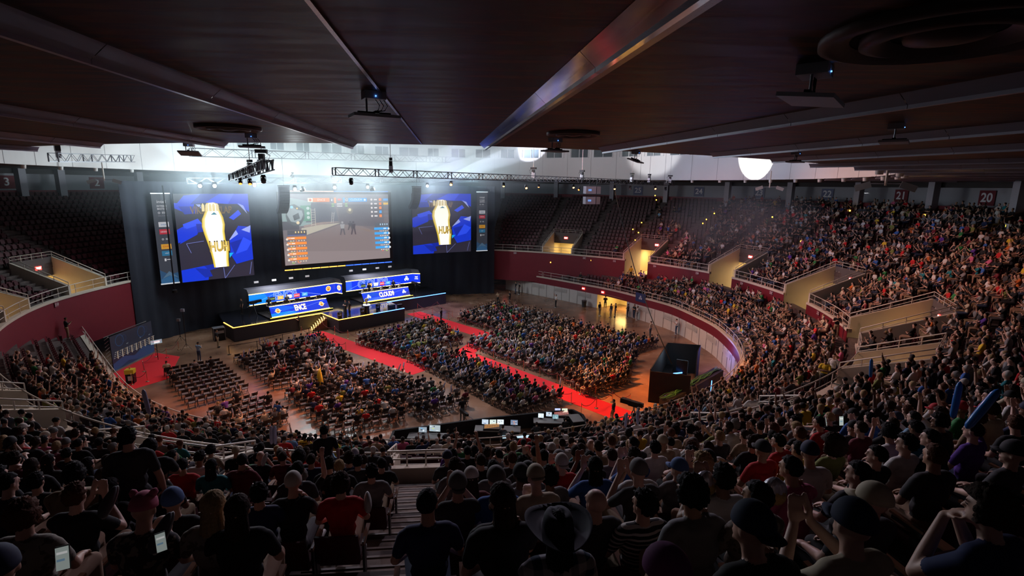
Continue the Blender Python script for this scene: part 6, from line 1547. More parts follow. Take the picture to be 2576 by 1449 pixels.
for bn, (a, b, c, d, occ) in BLOCKS.items():
    a, b, c, d = map(np.array, (a, b, c, d)); L = (np.hypot(*(d-a))+np.hypot(*(c-b)))/2; nr_ = max(2, int(L/1.06)+1)
    for i in range(nr_):
        f = i/(nr_-1); l = a*(1-f)+d*f; r_ = b*(1-f)+c*f; wd = np.hypot(*(r_-l)); m_ = int(wd/.66)+1; e = (r_-l)/wd
        for j in range(m_):
            p = l+e*(j*.66+.1) if m_ > 1 else l
            if bn == 'large near centre block' and abs(j-m_*.5) < .3: continue
            rz = math.atan2(e[1], e[0]); CHPOS.append((p[0], p[1], rz, bn, i, j, m_, nr_, occ))
CHPOS = [c+(proj((c[0], c[1], .6)),) for c in CHPOS]; CHPOS.sort(key=lambda c: c[-1][2])
mass = MB(); fcrowd = Crowd(); nch = nfp = 0; STK = []
for (x, y, rz, bn, i, j, m_, nr_, occ, pr) in CHPOS:
    o_ = occ
    if bn == 'large near centre block': o_ = .5 if j < m_*.35 and i > 2 else .95 if i < 6 else .8
    if bn == 'left block by the stage': o_ = .35 if j < m_*.35 else .95 if i < 6 else .6
    hit_ = RNG.random() < o_; rzc = rz+RNG.normal(0, .04)
    if nch < 300:
        nch += 1
        r = empty('folding_chair', (x, y, 0), rzc, '%s folding chair, %s row, %s from the left, %s' % ('occupied' if hit_ else 'empty', ORD[min(i, 18)], nth_word(j+1), bn), 'chair', 'folding chairs on the arena floor')
        for me, n_ in CH: q = bpy.data.objects.new(n_, me); C.objects.link(q); q.parent = r
    else:
        cc, ss = math.cos(rzc), math.sin(rzc); mass.add([(u*cc-v*ss+x, u*ss+v*cc+y, z) for u, v, z in CHS.v], CHS.f); mass.m[-len(CHS.f):] = CHS.m
    if hit_:
        var = int(RNG.choice(NSEAT, p=[.25, .14, .12, .08, .12, .04, .05, .06, .08, .06, 0])); r2 = rzc+RNG.normal(0, .15)
        if False:
            nfp += 1; sh, ha, ht, sk_ = rnd_look()
            put_person((x, y, .0), r2, var, 'person in a %s, %s row, %s chair from the left, %s' % (look_words(sh, ha, ht), ORD[min(i, 18)], ORD[j] if 0 < j < 19 else 'first', bn), sh, ha, ht, sk_, RNG.integers(0, 5), RNG.integers(0, 2), None, 'person', RNG.uniform(.95, 1.05), 'person')
        else: fcrowd.add(var, x, y, 0, r2, RNG.uniform(.95, 1.05))
        if var in (8, 9) or (RNG.random() < .28 and occ > .9): STK.append((x, y, rz, var, bn, i, j))
fcrowd.build('floor_crowd', 'seated crowd in the floor blocks further away towards the stage', 'crowd')
tag(mass.build('folding_chair_rows', [FC, FCS]), 'rows of black folding chairs in the floor blocks further away', 'chair', None, 'stuff')
# inflatable sticks
def stick_mesh(name, m_):
    me = MB().tube([(0, 0, 0), (0, 0, .02), (0, 0, .06), (0, 0, .30), (0, 0, .52), (0, 0, .57), (0, 0, .60)], [.005, .03, .045, .05, .045, .03, .004], 10).mesh(name, m_); me.polygons.foreach_set('use_smooth', [True]*len(me.polygons)); return me
STM = stick_mesh('inflatable_stick', mat('pale_inflatable', (.42, .46, .70), .25)); STB = stick_mesh('inflatable_stick_blue', mat('blue_inflatable', (.03, .20, .62), .2))
for q, (x, y, rz, var, bn, i, j) in enumerate(STK[:110]):
    for s in ((-1, 1) if var == 8 else (1,)):
        o = bpy.data.objects.new('inflatable_stick', STM); C.objects.link(o); lx, ly = s*.22, .24; zz = 1.50 if var in (8, 9) else 1.15
        if var not in (8, 9): lx = s*RNG.uniform(-.1, .3)
        o.location = (x+lx*math.cos(rz)-ly*math.sin(rz), y+lx*math.sin(rz)+ly*math.cos(rz), zz-.12); o.rotation_euler = (RNG.normal(0, .3), RNG.normal(0, .3)+s*.1, 0)
        tag(o, 'pale inflatable stick%s, %s row, %s chair, %s' % ({-1: ', left hand', 1: ''}[s], ORD[min(i, 18)], nth_word(j+1), bn), 'inflatable stick', 'inflatable sticks waved by the floor crowd')
def stick_at(px, py, dist, rx, ry, lab, m_=STB, sc=1.0):
    P = at_d(px, py, dist); o = bpy.data.objects.new('inflatable_stick', m_); C.objects.link(o); o.location = P; o.rotation_euler = (rx, ry, 0); o.scale = (sc,)*3; tag(o, lab, 'inflatable stick')
stick_at(2396, 1052, 9.0, 0, .02, 'upright bright blue inflatable stick, left of two at the right side', STB, .85); stick_at(2430, 1078, 8.6, .1, .42, 'tilted bright blue inflatable stick, right of two at the right side', STB, 1.0)
stick_at(2190, 950, 17, 0, -.1, 'blue inflatable stick beside the right tunnel mouth', STB, .9); stick_at(376, 1042, 13, 0, -.12, 'blue grey inflatable stick beside the tall black figure', STM, .9)
for px, lab in ((683, 'left'), (692, 'right')): stick_at(px, 1118, 19, 0, .05, 'pale blue inflatable stick, %s of a pair at the near ringside row' % lab, STM, 1.1)
for px, py, lab in ((1573, 1075, 'left'), (1604, 1068, 'right')): stick_at(px, py, 22, 0, .05 if lab == 'left' else -.05, 'pale blue inflatable stick, %s of a pair below the broadcast camera' % lab, STM, 1.1)

# ------------------------------------------------------------------ red carpets, ropes
def carpet(pts, wd, lab, name='red_carpet'):
    mb = MB(); L = []; Rr = []
    pts = [V(p[0], p[1], 0) for p in pts]
    for i, p in enumerate(pts):
        d = (pts[min(i+1, len(pts)-1)]-pts[max(i-1, 0)]).normalized(); s = V(-d.y, d.x, 0)*wd/2; L.append(p+s); Rr.append(p-s)
    z = V(0, 0, .012); vs = [v+z for v in L]+[v+z for v in Rr]+L+Rr; n = len(pts); fs = []
    for i in range(n-1): fs += [(i, i+1, n+i+1, n+i), (i, 2*n+i, 2*n+i+1, i+1), (n+i, n+i+1, 3*n+i+1, 3*n+i)]
    fs += [(0, n, 3*n, 2*n), (n-1, 3*n-1, 4*n-1, 2*n-1)]
    return tag(mb.add(vs, fs).build(name, REDC), lab, 'carpet')
K1a, K1b = gp(790, 838), gp(1062, 935); K2a, K2b = gp(1040, 787), gp(1248, 852); K3a, K3b = gp(1150, 886), gp(1600, 1058)
d1 = (K1b-K1a).normalized()
carpet([K1a, K1b], 2.3, 'red carpet strip running from the lit stage stairs towards the viewer'); carpet([K2a, K2b], 2.2, 'red carpet strip on the right of the stage, running between the crowd blocks')
carpet([K3a, K3b], 2.3, 'long red carpet strip ending near the control desk and broadcast camera')
carpet([K2b-(K2b-K2a).normalized()*.9-V(.6, .6, 0)*1.2, K3a+(K3b-K3a).normalized()*.6+V(.5, .5, 0)], 2.0, 'short red carpet piece joining the two right hand strips')
tag(MB().add([(-36.6, 44.0, .012), (-32.2, 41.0, .012), (-30.8, 43.5, .012), (-33.6, 49.5, .012), (-36.8, 50.6, .012)]+[(-36.6, 44.0, 0), (-32.2, 41.0, 0), (-30.8, 43.5, 0), (-33.6, 49.5, 0), (-36.8, 50.6, 0)], [(0, 1, 2, 3, 4), (0, 5, 6, 1), (1, 6, 7, 2), (2, 7, 8, 3), (3, 8, 9, 4)]).build('red_carpet', REDC), 'red carpet area in front of the sponsor board on the left', 'carpet')
BR = mat('polished_brass_post', (.75, .50, .30), .2, 1); ROPEM = mat('dark_red_velvet', (.16, .012, .02), .8)
ST_ME = [(MB().tube([(0, 0, .02), (0, 0, .98)], .024, 8).lathe([(0, 1.04), (.035, 1.02), (.045, .98), (.03, .95)], n=10).mesh('post', BR), 'post'), (MB().lathe([(.16, 0), (.16, .02), (.06, .045), (.025, .07)], n=14).mesh('base', BR), 'base')]
def stanchions(pts, lab):
    pts = [V(*p[:2], 0) for p in pts]
    for i, p in enumerate(pts):
        r = empty('rope_stanchion', p, 0, 'brass rope post, %s along the %s' % (ORD[min(i, 18)].replace('front', 'first'), lab), 'stanchion', 'brass rope posts along the red carpets')
        for me, n_ in ST_ME: q = bpy.data.objects.new(n_, me); C.objects.link(q); q.parent = r
        if i:
            a, b = pts[i-1]+V(0, 0, .93), p+V(0, 0, .93); mb = MB(); mb.tube([a.lerp(b, k/8)-V(0, 0, .38*4*(k/8)*(1-k/8)) for k in range(9)], .022, 6)
            tag(mb.build('velvet_rope', ROPEM, None, True), 'sagging dark red rope, %s along the %s' % (ORD[min(i-1, 18)].replace('front', 'first'), lab), 'rope', 'velvet ropes between the brass posts')
def along(a, b, off, n, t0=0, t1=1):
    d = (b-a).normalized(); s = V(-d.y, d.x, 0)*off; return [a.lerp(b, t0+(t1-t0)*k/(n-1))+s for k in range(n)]
stanchions(along(K1a, K1b, 1.35, 8, -.02, .95), 'right side of the stage stairs carpet'); stanchions(along(K1a, K1b, -1.35, 5, -.02, .45), 'left side of the stage stairs carpet')
stanchions(along(K2a, K2b, 1.3, 6, -.05, 1), 'far side of the right stage carpet'); stanchions(along(K2a, K2b, -1.3, 3, -.05, .3), 'near side of the right stage carpet')
stanchions(along(K3a, K3b, 1.35, 9, 0, .78), 'far side of the long carpet'); stanchions(along(K3a, K3b, -1.35, 2, .62, .76), 'near side of the long carpet')
stanchions([gp(*p) for p in ((1462, 1075-30), (1500, 1027), (1540, 1040-28), (1584, 1020))], 'end of the long carpet')
stanchions([gp(*p) for p in ((333, 868+100), (371, 960), (362, 935), (393, 898), (420, 900), (450, 880))], 'sponsor board carpet')
stanchions([gp(*p) for p in ((1040, 800), (1100, 775), (1138, 800))], 'purple lit corner right of the stage')
# retractable belt barrier left of the stage
BP = [gp(*p) for p in ((577, 892), (648, 880), (712, 862), (778, 846))]
for i, p in enumerate(BP):
    r = empty('belt_barrier_post', p, 0, 'black belt barrier post left of the stage stairs, %s from the left' % ORD[i].replace('front', 'first'), 'stanchion', 'black belt posts in front of the stage')
    MB().tube([(0, 0, 0), (0, 0, 1.0)], .035, 8).build('post', BLACKM, r); MB().lathe([(.18, 0), (.18, .02), (0, .04)], n=14).build('base', BLACKM, r)
    if i: tag(MB().bar(BP[i-1]+V(0, 0, .92), p+V(0, 0, .92), .01, .05).build('barrier_belt', BLACKM), 'black barrier belt, %s span left of the stage stairs' % ORD[i-1].replace('front', 'first'), 'belt', 'belts between the black posts')

# ------------------------------------------------------------------ sponsor board, left
bl_, br_ = gp(287, 934), gp(389, 884)
pc = Pic(bl_, br_, br_+V(0, 0, 3.3), bl_+V(0, 0, 3.3)); r = empty('sponsor_board', (0, 0, 0), 0, 'dark blue sponsor backdrop with rows of small logos on the red carpet at the left', 'board')
if pc.n.dot(-bl_) < 0: pc = Pic(br_, bl_, bl_+V(0, 0, 3.3), br_+V(0, 0, 3.3))
pc.rect(0, 0, 1, 1, (.012, .02, .05)); pc.poly([(0, 0), (1, 0), (1, .22), (.75, .34), (.5, .18), (.25, .3), (0, .2)], (.02, .06, .18)); pc.poly([(.1, 0), (.35, .12), (.6, .02)], (.01, .03, .09))
for u in (.2, .72): pc.disc(u, .8, .17, (.02, .08, .22), r2=.15); pc.disc(u+.1, .82, .1, (.03, .06, .16), r2=.085)
for v in (.34, .40, .46, .52):
    for k in range(18): pc.rect(.03+k*.054, v, .06+k*.054, v+.02, (.45, .42, .42) if (k+int(v*50)) % 3 else (.55, .35, .2))
for k in range(9): pc.rect(.06+k*.108, .33, .085+k*.108, .55, (.60, .48, .38))
pc.text('intel', .3, .66, .035, (.5, .55, .6)); pc.text('ESL', .62, .66, .03, (.5, .55, .6)); pc.text('intel', .85, .64, .035, (.5, .55, .6))
pc.build('glowing_print', r, .35); backing(pc, .06, BLACKM, r, 'board')  # print emits weakly, standing in for light on the board
tm = MB(); o_ = pc.n*-.5
for a, b in ((0, 1),):
    for z in (.2, 3.25): tm.bar(pc.c[0]+o_+V(0, 0, z), pc.c[1]+o_+V(0, 0, z), .06)
for k in range(10): tm.bar(bl_+o_+V(0, 0, .33*k), bl_+o_*.2+V(0, 0, .33*(k+1)), .04)
tm.build('truss_frame', mat('silver_truss', (.6, .6, .6), .3, .8), r)
p = gp(331, 963); r = empty('podium', p, .3, 'yellow and black podium box on the red carpet', 'podium')
MB().box((0, 0, .45), (.62, .55, .9)).build('body', BLACKM, r); MB().box((0, 0, 1.08), (.68, .6, .38)).build('yellow_top', mat('yellow_board', (.75, .55, .02), .5), r); MB().box((.05, -.29, .5), (.34, .02, .4)).build('white_label', mat('paper', (.6, .58, .55), .6), r); MB().tube([(0, 0, 1.27), (0, 0, 1.5)], .06, 10).build('bottle', mat('orange_bottle', (.6, .3, .1), .4), r)
p = gp(398, 905); r = empty('display_stand', p, .5, 'small bright display on a tripod beside the sponsor board', 'screen')
MB().tube([(0, 0, 0), (0, 0, 1.7)], .03, 6).build('pole', BLACKM, r); pcs = Pic((-.45, 0, 1.6), (.5, 0, 1.7), (.5, 0, 2.1), (-.45, 0, 2.0)); pcs.rect(0, 0, 1, 1, (.25, .3, .35)); pcs.rect(.3, .2, .8, .8, (.9, .85, .85)); pcs.rect(.05, .6, .9, .7, (.6, .2, .3)); pcs.build('picture', r, 1.0); backing(pcs, .05, BLACKM, r, 'housing')
for px, py, lab in ((470, 880, 'tall black light stand with small white head, left of the stage'), (455, 860, 'thin light stand behind the sponsor board')):
    p = gp(px, py); r = empty('light_stand', p, 0, lab, 'light stand'); MB().tube([(0, 0, .5), (0, 0, 4.2 if px == 470 else 2.4)], .03, 6).build('pole', BLACKM, r)
    lg = [MB().bar((0, 0, .7), (.6*math.cos(a), .6*math.sin(a), 0), .025).build('leg', BLACKM, r) for a in (0, 2.1, 4.2)]; MB().box((0, 0, 4.3 if px == 470 else 2.5), (.35, .2, .3)).build('lamp_head', GREYM, r)

# ------------------------------------------------------------------ control desk (front of house)
FO = [gp(*p, 1.1) for p in ((991, 1083), (1220, 1052), (1392, 1034), (1440, 1030), (1466, 1043), (1477, 1064), (1476, 1078))]
r = empty('control_desk_barrier', (0, 0, 0), 0, 'long black draped barrier round the control desk at the near floor edge', 'barrier')
mb = MB()
for a, b in zip(FO[:-1], FO[1:]): mb.bar(V(a.x, a.y, .56), V(b.x, b.y, .56), .16, 1.1)
a = FO[0]; mb.bar(V(a.x, a.y, .56), V(a.x+.15, a.y-4.0, .56), .16, 1.1); mb.build('drape', mat('black_velvet', (.008, .007, .009), .8), r)
GR = mat('grey_road_case', (.30, .29, .28), .5)
def console(px, py, wd, lab, mons, rz=-.02, light_desk=None, seat=None):
    p = gp(px, py, .82); r = empty('control_table', (p.x, p.y, 0), rz, lab, 'desk')
    MB().box((0, 0, .80), (wd, .85, .06)).build('table_top', GR, r); MB().box((0, .1, .38), (wd*.94, .6, .76)).build('drape', BLACK, r)
    for (dx, dy, w_, h_, tilt, cols) in mons:
        g = empty('monitor', (p.x+dx, p.y+dy, .83), rz+RNG.uniform(-.1, .1), 'lit computer monitor, %s, %s' % (lab.split(' with')[0], nth_word(mons.index((dx, dy, w_, h_, tilt, cols))+1)+' from the left'), 'monitor', 'monitors on the control desk')
        pq = Pic((-w_/2, -.02, .12), (w_/2, -.02, .12), (w_/2, .05, .12+h_), (-w_/2, .05, .12+h_)); pq.rect(0, 0, 1, 1, cols[0])
        for k in range(5): u = RNG.uniform(.05, .7); v = RNG.uniform(.1, .75); pq.rect(u, v, u+RNG.uniform(.08, .28), v+RNG.uniform(.05, .2), cols[1+k % (len(cols)-1)])
        hs_ = backing(pq, .04, BLACKM, g, 'housing', .03); pq.build('picture', hs_, 1.2); MB().box((0, .08, .0), (.22, .16, .02)).bar((0, .06, 0), (0, .06, .2), .04).build('stand', BLACKM, g)
    if light_desk:
        dx, cols, es = light_desk; g = empty('mixing_console', (p.x+dx, p.y-.05, .83), rz, 'lighting console with glowing keys on the %s' % lab.split(' with')[0], 'console')
        MB().box((0, 0, .06), (1.2, .62, .12), 0, 0, .1).build('body', BLACKM, g); pq = Pic((-.55, -.28, .12), (.55, -.28, .12), (.55, .24, .18), (-.55, .24, .18)); pq.rect(0, 0, 1, 1, (.03, .02, .02))
        for u in range(14):
            for v in range(4): pq.rect(.03+u*.068, .08+v*.23, .07+u*.068, .20+v*.23, cols)
        pq.build('keys', g, es)
    return p
W1 = [(.35, .42, .45), (.75, .8, .85), (.1, .12, .15), (.2, .4, .6), (.5, .6, .2)]
console(1075, 1096, 2.6, 'left control table with two monitors and papers', [(-.35, .25, .55, .34, 0, [(.25, .3, .35), (.7, .75, .8), (.1, .35, .6), (.05, .05, .07)]), (.45, .4, .75, .42, 0, W1)])
console(1252, 1078, 3.2, 'middle control table with three bright monitors', [(-.9, .4, .46, .32, 0, [(.5, .6, .7), (.9, .9, .95), (.15, .2, .4)]), (-.35, .4, .46, .32, 0, [(.6, .7, .65), (.9, .9, .9), (.1, .15, .2)]), (.18, .42, .46, .32, 0, [(.75, .85, .9), (.05, .05, .05), (.3, .3, .3)]), (1.15, .35, .5, .34, 0, [(.15, .2, .3), (.6, .7, .8), (.7, .3, .2)])], -.02, (-.4, (1.0, .42, .05), 1.0))
console(1380, 1058, 2.2, 'right control table with laptops', [(-.55, .2, .4, .3, 0, [(.7, .8, .85), (.9, .95, .95), (.5, .6, .65)]), (.05, .45, .42, .3, 0, [(.5, .6, .7), (.1, .1, .12), (.9, .9, .9)]), (.5, .05, .42, .3, 0, [(.2, .35, .4), (.8, .9, .9), (.1, .15, .2)])])
console(1412, 1046, 1.4, 'short control table at the right end with twin screens', [(-.25, .3, .42, .3, 0, [(.5, .55, .9), (.85, .85, .9), (.2, .2, .4)]), (.28, .3, .42, .3, 0, [(.7, .75, .6), (.9, .8, .5), (.3, .5, .3)])], -.02, (0, (1.1, .35, .3), 1.0))
p = gp(1449, 1055, .9); r = empty('flight_case', (p.x, p.y, 0), .2, 'grey topped equipment case at the right end of the control desk', 'case'); MB().box((0, 0, .5), (.8, 1.2, .95)).build('body', BLACKM, r); MB().box((0, 0, 1.0), (.84, 1.24, .05)).build('lid', GR, r)
tag(MB().box((0, 0, 0), (3.3, .35, .03), .08).build('light_table', mat('bright_panel', (.4, .5, .55), .5, emit=(.5, .7, .8), es=.9), None, False, gp(1325, 1098, .9)), 'bright pale blue lit strip table in front of the control desk rail', 'table')
for px, py, sh, lab in ((1126, 1104, 'charcoal', 'person in a dark hood seated at the left control table'), (1145, 1100, 'black', 'person in black bent over the left control table'), (1265, 1092, 'charcoal', 'person seated behind the orange keys of the middle control table'), (1350, 1085, 'black', 'person in a black printed shirt seated at the right control table'), (1424, 1072, 'black', 'person in black at the short control table')):
    q = gp(px, py, .9); put_person((q.x, q.y-.1, .0), 0, 2 if px % 2 else 3, lab, sh, ('short', 'brown'), None, 0, 0, 1)

# ------------------------------------------------------------------ black control tent at the right
TPp = [gp(1637, 928, 2.9), gp(1680, 862, 2.9), gp(1762, 868, 2.9)]; TPp = [V(p.x, p.y, 0) for p in TPp]
T4 = TPp[2]+(TPp[0]-TPp[1])*.55; r = empty('control_tent', (0, 0, 0), 0, 'open topped black draped booth with a bright screen inside, right of the floor', 'tent')
def wallp(a, b, h=2.9, m_=BLACK): 
    MB().bar(V(a.x, a.y, h/2), V(b.x, b.y, h/2), .08, h).build('drape_wall', m_, r)
wallp(TPp[0], TPp[1]); wallp(TPp[1], TPp[2]); wallp(TPp[2], TPp[2].lerp(T4, .5)); q_ = gp(1738, 948, 2.6); wallp(TPp[0], V(q_.x, q_.y, 0), 2.7)
c0 = gp(1716, 925, 1.4); g = empty('tall_lit_monitor', (c0.x, c0.y, 0), 1.1, 'tall bright blue white screen inside the black control tent', 'screen')
pq = Pic((-.2, -.5, .8), (-.2, .5, .8), (-.2, .5, 2.2), (-.2, -.5, 2.2)); pq.rect(0, 0, 1, 1, (.5, .75, 1)); pq.rect(.1, .5, .8, .9, (.15, .2, .5)); pq.build('picture', g, 1.6); backing(pq, .08, BLACKM, g, 'housing')
g = empty('control_table', V(c0.x-.9, c0.y+1.2, 0), 1.2, 'dark table with equipment inside the control tent', 'desk'); MB().box((0, 0, .8), (2.4, .8, .05)).build('table_top', BLACKM, g); MB().box((0, 0, .4), (2.2, .6, .75)).build('drape', BLACK, g)
tag(MB().box((0, 0, .05), (.9, .1, .08), .3).build('blue_light_bar', emis('blue_glow', (.1, .3, 1), 4), None, False, gp(1705, 940, 1.0)), 'short blue light bar inside the control tent', 'light')
g = empty('equipment_rack', gp(1790, 868, 0), .4, 'stacked dark stage equipment and cases beside the control tent', 'equipment')
for k in range(7): MB().box((RNG.uniform(-1.6, 1.8), RNG.uniform(-2.2, 1), .5), (.7, .6, RNG.uniform(.6, 1.5)), RNG.uniform(0, 1)).build('case', BLACKM, g)
g = empty('equipment_table', (0, 0, 0), 0, 'long black cable ramp table with green cables beside the rail at the right', 'table')
A_ = gp(1672, 1005, 1.3); B_ = gp(1808, 928, 1.3); MB().bar(V(A_.x, A_.y, .65), V(B_.x, B_.y, .65), .9, 1.3).build('black_box', BLACK, g)
cbm = MB()
for k in range(7): cbm.tube([A_.lerp(B_, t/9)+V(RNG.normal(0, .18), RNG.normal(0, .18), .06+RNG.uniform(0, .06)) for t in range(10)], .028, 5)
cbm.build('green_cables', mat('green_cable', (.06, .22, .05), .4), g)
for px, y0, y1 in ((1788, 955, 985), (1671, 1012, 1025)):
    q = gp(px, y1, .3); tag(MB().box((0, 0, 0), (.05, .05, 1.0)).build('blue_tube_light', emis('blue_glow', (.1, .3, 1), 4), None, False, q+V(0, 0, .5)), 'thin blue tube light at x of the rail by the cable table, %s' % ('upper' if px > 1700 else 'lower'), 'light')
light('POINT', 'tent_light', c0+V(-.8, 0, 1.2), 60, (.6, .8, 1), None, .2)
light('POINT', 'equipment_light', gp(1800, 900, 1.5)+V(0, 0, 1), 140, (.25, .25, 1), None, .3)

# ------------------------------------------------------------------ broadcast cameras
def tripod_camera(P, rz, lab, s_=1.0):
    r = empty('broadcast_camera', P, rz, lab, 'camera')
    for a in (0, 2.1, 4.2): MB().bar((0, 0, 1.2*s_), (.55*s_*math.cos(a), .55*s_*math.sin(a), 0), .05*s_).build('leg', BLACKM, r)
    MB().box((0, 0, 1.55*s_), (.28*s_, .7*s_, .34*s_)).box((0, -.45*s_, 1.6*s_), (.2*s_, .3*s_, .25*s_)).build('body', BLACKM, r); MB().box((0, .62*s_, 1.58*s_), (.30*s_, .62*s_, .30*s_)).build('box_lens', BLACKM, r); MB().bar((0, 0, 1.1*s_), (0, 0, 1.4*s_), .1*s_).build('head', GREYM, r)
    MB().bar((.1, -.3*s_, 1.4*s_), (.3, -.9*s_, 1.2*s_), .03).build('pan_bar', GREYM, r)
tripod_camera(gp(1592, 1072, .0), .9, 'large broadcast camera on a pedestal at the end of the long red carpet', 1.15); tripod_camera(gp(640, 795, SZ), -.5, 'broadcast camera on a tripod on the left of the stage', 1.1); tripod_camera(gp(1170, 1075, 0), .6, 'small camera on a tripod beside the standing bald person', .7); tripod_camera(gp(1045, 735, SZ), .8, 'camera on the right booth side of the stage', .9)
# trash can
r = empty('trash_can', gp(1469, 772), 0, 'round dark grey trash can against the pale arena wall', 'trash can'); MB().lathe([(.30, 0), (.36, .9), (.39, .92)], n=18).build('bin', mat('dark_grey_plastic', (.06, .06, .065), .5), r, True); MB().lathe([(.39, .92), (.36, 1.0), (.0, 1.03)], n=18).build('lid', mat('dark_grey_plastic', (.06, .06, .065), .5), r, True)
# flag on the ringside rail
p, n = r_at(RL[r_i(gp(1640, 800))]); P_ = V(p[0]-n[0]*.08, p[1]-n[1]*.08, 0); t = V(-n[1], n[0], 0)
r = empty('team_flag', (0, 0, 0), 0, 'dark blue flag with a white three ring emblem hung over the ringside rail', 'flag'); pf = Pic(P_+t*.9+V(0, 0, 2.5), P_-t*.9+V(0, 0, 2.5), P_-t*.9+V(0, 0, 3.7), P_+t*.9+V(0, 0, 3.7))
if pf.n.dot(V(-n[0], -n[1], 0)) < 0: pf = Pic(pf.c[1], pf.c[0], pf.c[3], pf.c[2])
pf.rect(0, 0, 1, 1, (.02, .03, .12)); a = pf.h/pf.w
for dx, dy in ((0, .12), (-.13, -.1), (.13, -.1)): pf.disc(.5+dx*a, .5+dy, .11, (.75, .75, .8), r2=.055)
pf.build('cloth', r, 0); backing(pf, .02, mat('navy_cloth', (.02, .03, .12), .9), r, 'backing_cloth')
# exit signs on the floor wall band
for px, py, lab in ((1273, 682, 'at the curtain end of the ringside band'), (1495, 720, 'above the left side of the floor doorway'), (1541, 729, 'above the right side of the floor doorway')):
    q = gp(px, py, 2.6); p, n = r_at(RL[r_i(q)]); r = empty('exit_sign', (p[0]-n[0]*.1, p[1]-n[1]*.1, 2.55), math.atan2(n[1], n[0])-math.pi/2, 'small red lit exit sign '+lab, 'sign', 'exit signs on the ringside band')
    sb_ = MB().box((0, 0, 0), (.5, .05, .3)).build('sign_box', EXITM, r); text_obj('lettering', 'EXIT', .2, EXITW, sb_, (0, -.03, 0), (1, 0, 0), (0, 0, 1), 0, .004)

# ------------------------------------------------------------------ people standing on the floor, stage and aisles
ST = [(1508, 795, 'black', 0, 'standing person in black with a light face turned to the doorway, nearest the floor doorway'), (1522, 777, 'black', 1, 'person in black shirt and shorts walking inside the yellow doorway'), (1504, 772, 'white', 3, 'person in a white shirt standing inside the yellow doorway'), (1536, 799, 'charcoal', 0, 'grey clad person standing right of the doorway'), (1547, 798, 'black', 0, 'person in black with a bag right of the doorway'),
 (1578, 800, 'black', 1, 'person in black with crossed arms by the pale wall, left of three'), (1594, 801, 'black', 1, 'person in a dark shirt by the pale wall, middle of three'), (1602, 806, 'white', 1, 'person in a white shirt by the pale wall, right of three'), (1297, 738, 'black', 0, 'dark figure at the far end of the arena wall, left of two'), (1306, 741, 'black', 0, 'dark figure at the far end of the arena wall, right of two'),
 (1252, 766, 'tan', 2, 'person in tan standing behind the far right crowd block'), (1282, 764, 'black', 1, 'person in black with crossed arms behind the far right crowd block'), (1398, 774, 'white', 3, 'person in a white top standing by a seated one near the pale wall'), (1635, 848, 'cream', 0, 'person in a pale dress standing at the right edge of the crowd'), (1700, 842, 'white', 2, 'person in a white shirt holding a phone by the pale wall'),
 (1773, 862, 'black', 0, 'small figure in black near the right end of the pale wall'), (1795, 872, 'red', 0, 'dark red figure beside the stage equipment'), (1540, 1066, 'black', 0, 'person in a black polo standing beside the broadcast camera'), (1163, 1060, 'black', 0, 'person in black shirt and grey shorts standing behind the centre block'), (502, 909, 'lightblue', 2, 'person in a pale blue shirt standing alone left of the stage'),
 (549, 874, 'black', 0, 'dark figure by the flight case left of the stage'), (1110, 812, 'black', 1, 'dark figure beside the right stage carpet'), (702, 1072, 'blue', 1, 'person in a blue shirt standing behind the small near left block')]
for (px, py, sh, v, lab) in ST:
    q = gp(px, py); d = V(STAGEP[0]-q.x, STAGEP[1]-q.y, 0); rz = math.atan2(d.y, d.x)-math.pi/2 if px not in (1508, 1522, 1504) else RNG.uniform(0, 6)
    put_person(q, rz+RNG.normal(0, .3), NSEAT+v, lab, sh, ('short', 'brown' if px % 2 else 'black'), None, int(RNG.integers(0, 4)), 3 if px in (1163,) else int(RNG.integers(0, 4)), int(px % 2))
for (px, py, sh, v, lab) in ((870, 794, 'black', 1, 'person in black standing on the stage between the booths, left of two'), (880, 796, 'black', 0, 'person in black standing on the stage between the booths, right of two'), (610, 790, 'charcoal', 0, 'camera operator in dark clothes at the left of the stage')):
    q = gp(px, py, SZ); put_person(q, 2.4, NSEAT+v, lab, sh, ('short', 'brown'), None, 0, 0, 1)
q = gp(753, 831, 0); put_person(q, 2.2, NSEAT+2, 'dark figure standing at the foot of the stage stairs', 'black', ('short', 'black'), None, 0, 0, 1)
for SPx, zb, nn_, nm, cols, dd_ in ((SP1, ZB1, NN1, 'left', 'navy', 0), (SP2, ZB2, NN2, 'right', 'white', 1)):
    for k, (c, rz) in enumerate(SPx):
        put_person((c.x, c.y, zb), rz, 3, 'player in a %s jersey at the %s booth, %s of five from the left' % (cols, nm, ORD[k].replace('front', 'first')), cols, ('short', 'brown'), None, 0, 0, 1)
for c, nn_, sh, lab, nmn in ((SP1[0][0], NN1, 'black', 'person in black standing at the left end inside the left booth', 0), (SP1[2][0].lerp(SP1[1][0], .4), NN1, 'charcoal', 'person in grey standing behind the players of the left booth', 1), (SP2[1][0], NN2, 'black', 'coach with long hair standing behind the players of the right booth', 2), (SP2[4][0].lerp(SP2[3][0], .3), NN2, 'black', 'person with long dark hair standing at the right end of the right booth', 3)):
    q = c+nn_*.75; put_person((q.x, q.y, ZB1), math.atan2(-nn_.y, -nn_.x)-math.pi/2, NSEAT, lab, sh, ('long' if nmn > 1 else 'short', 'black'), None, 0, 0, 1)
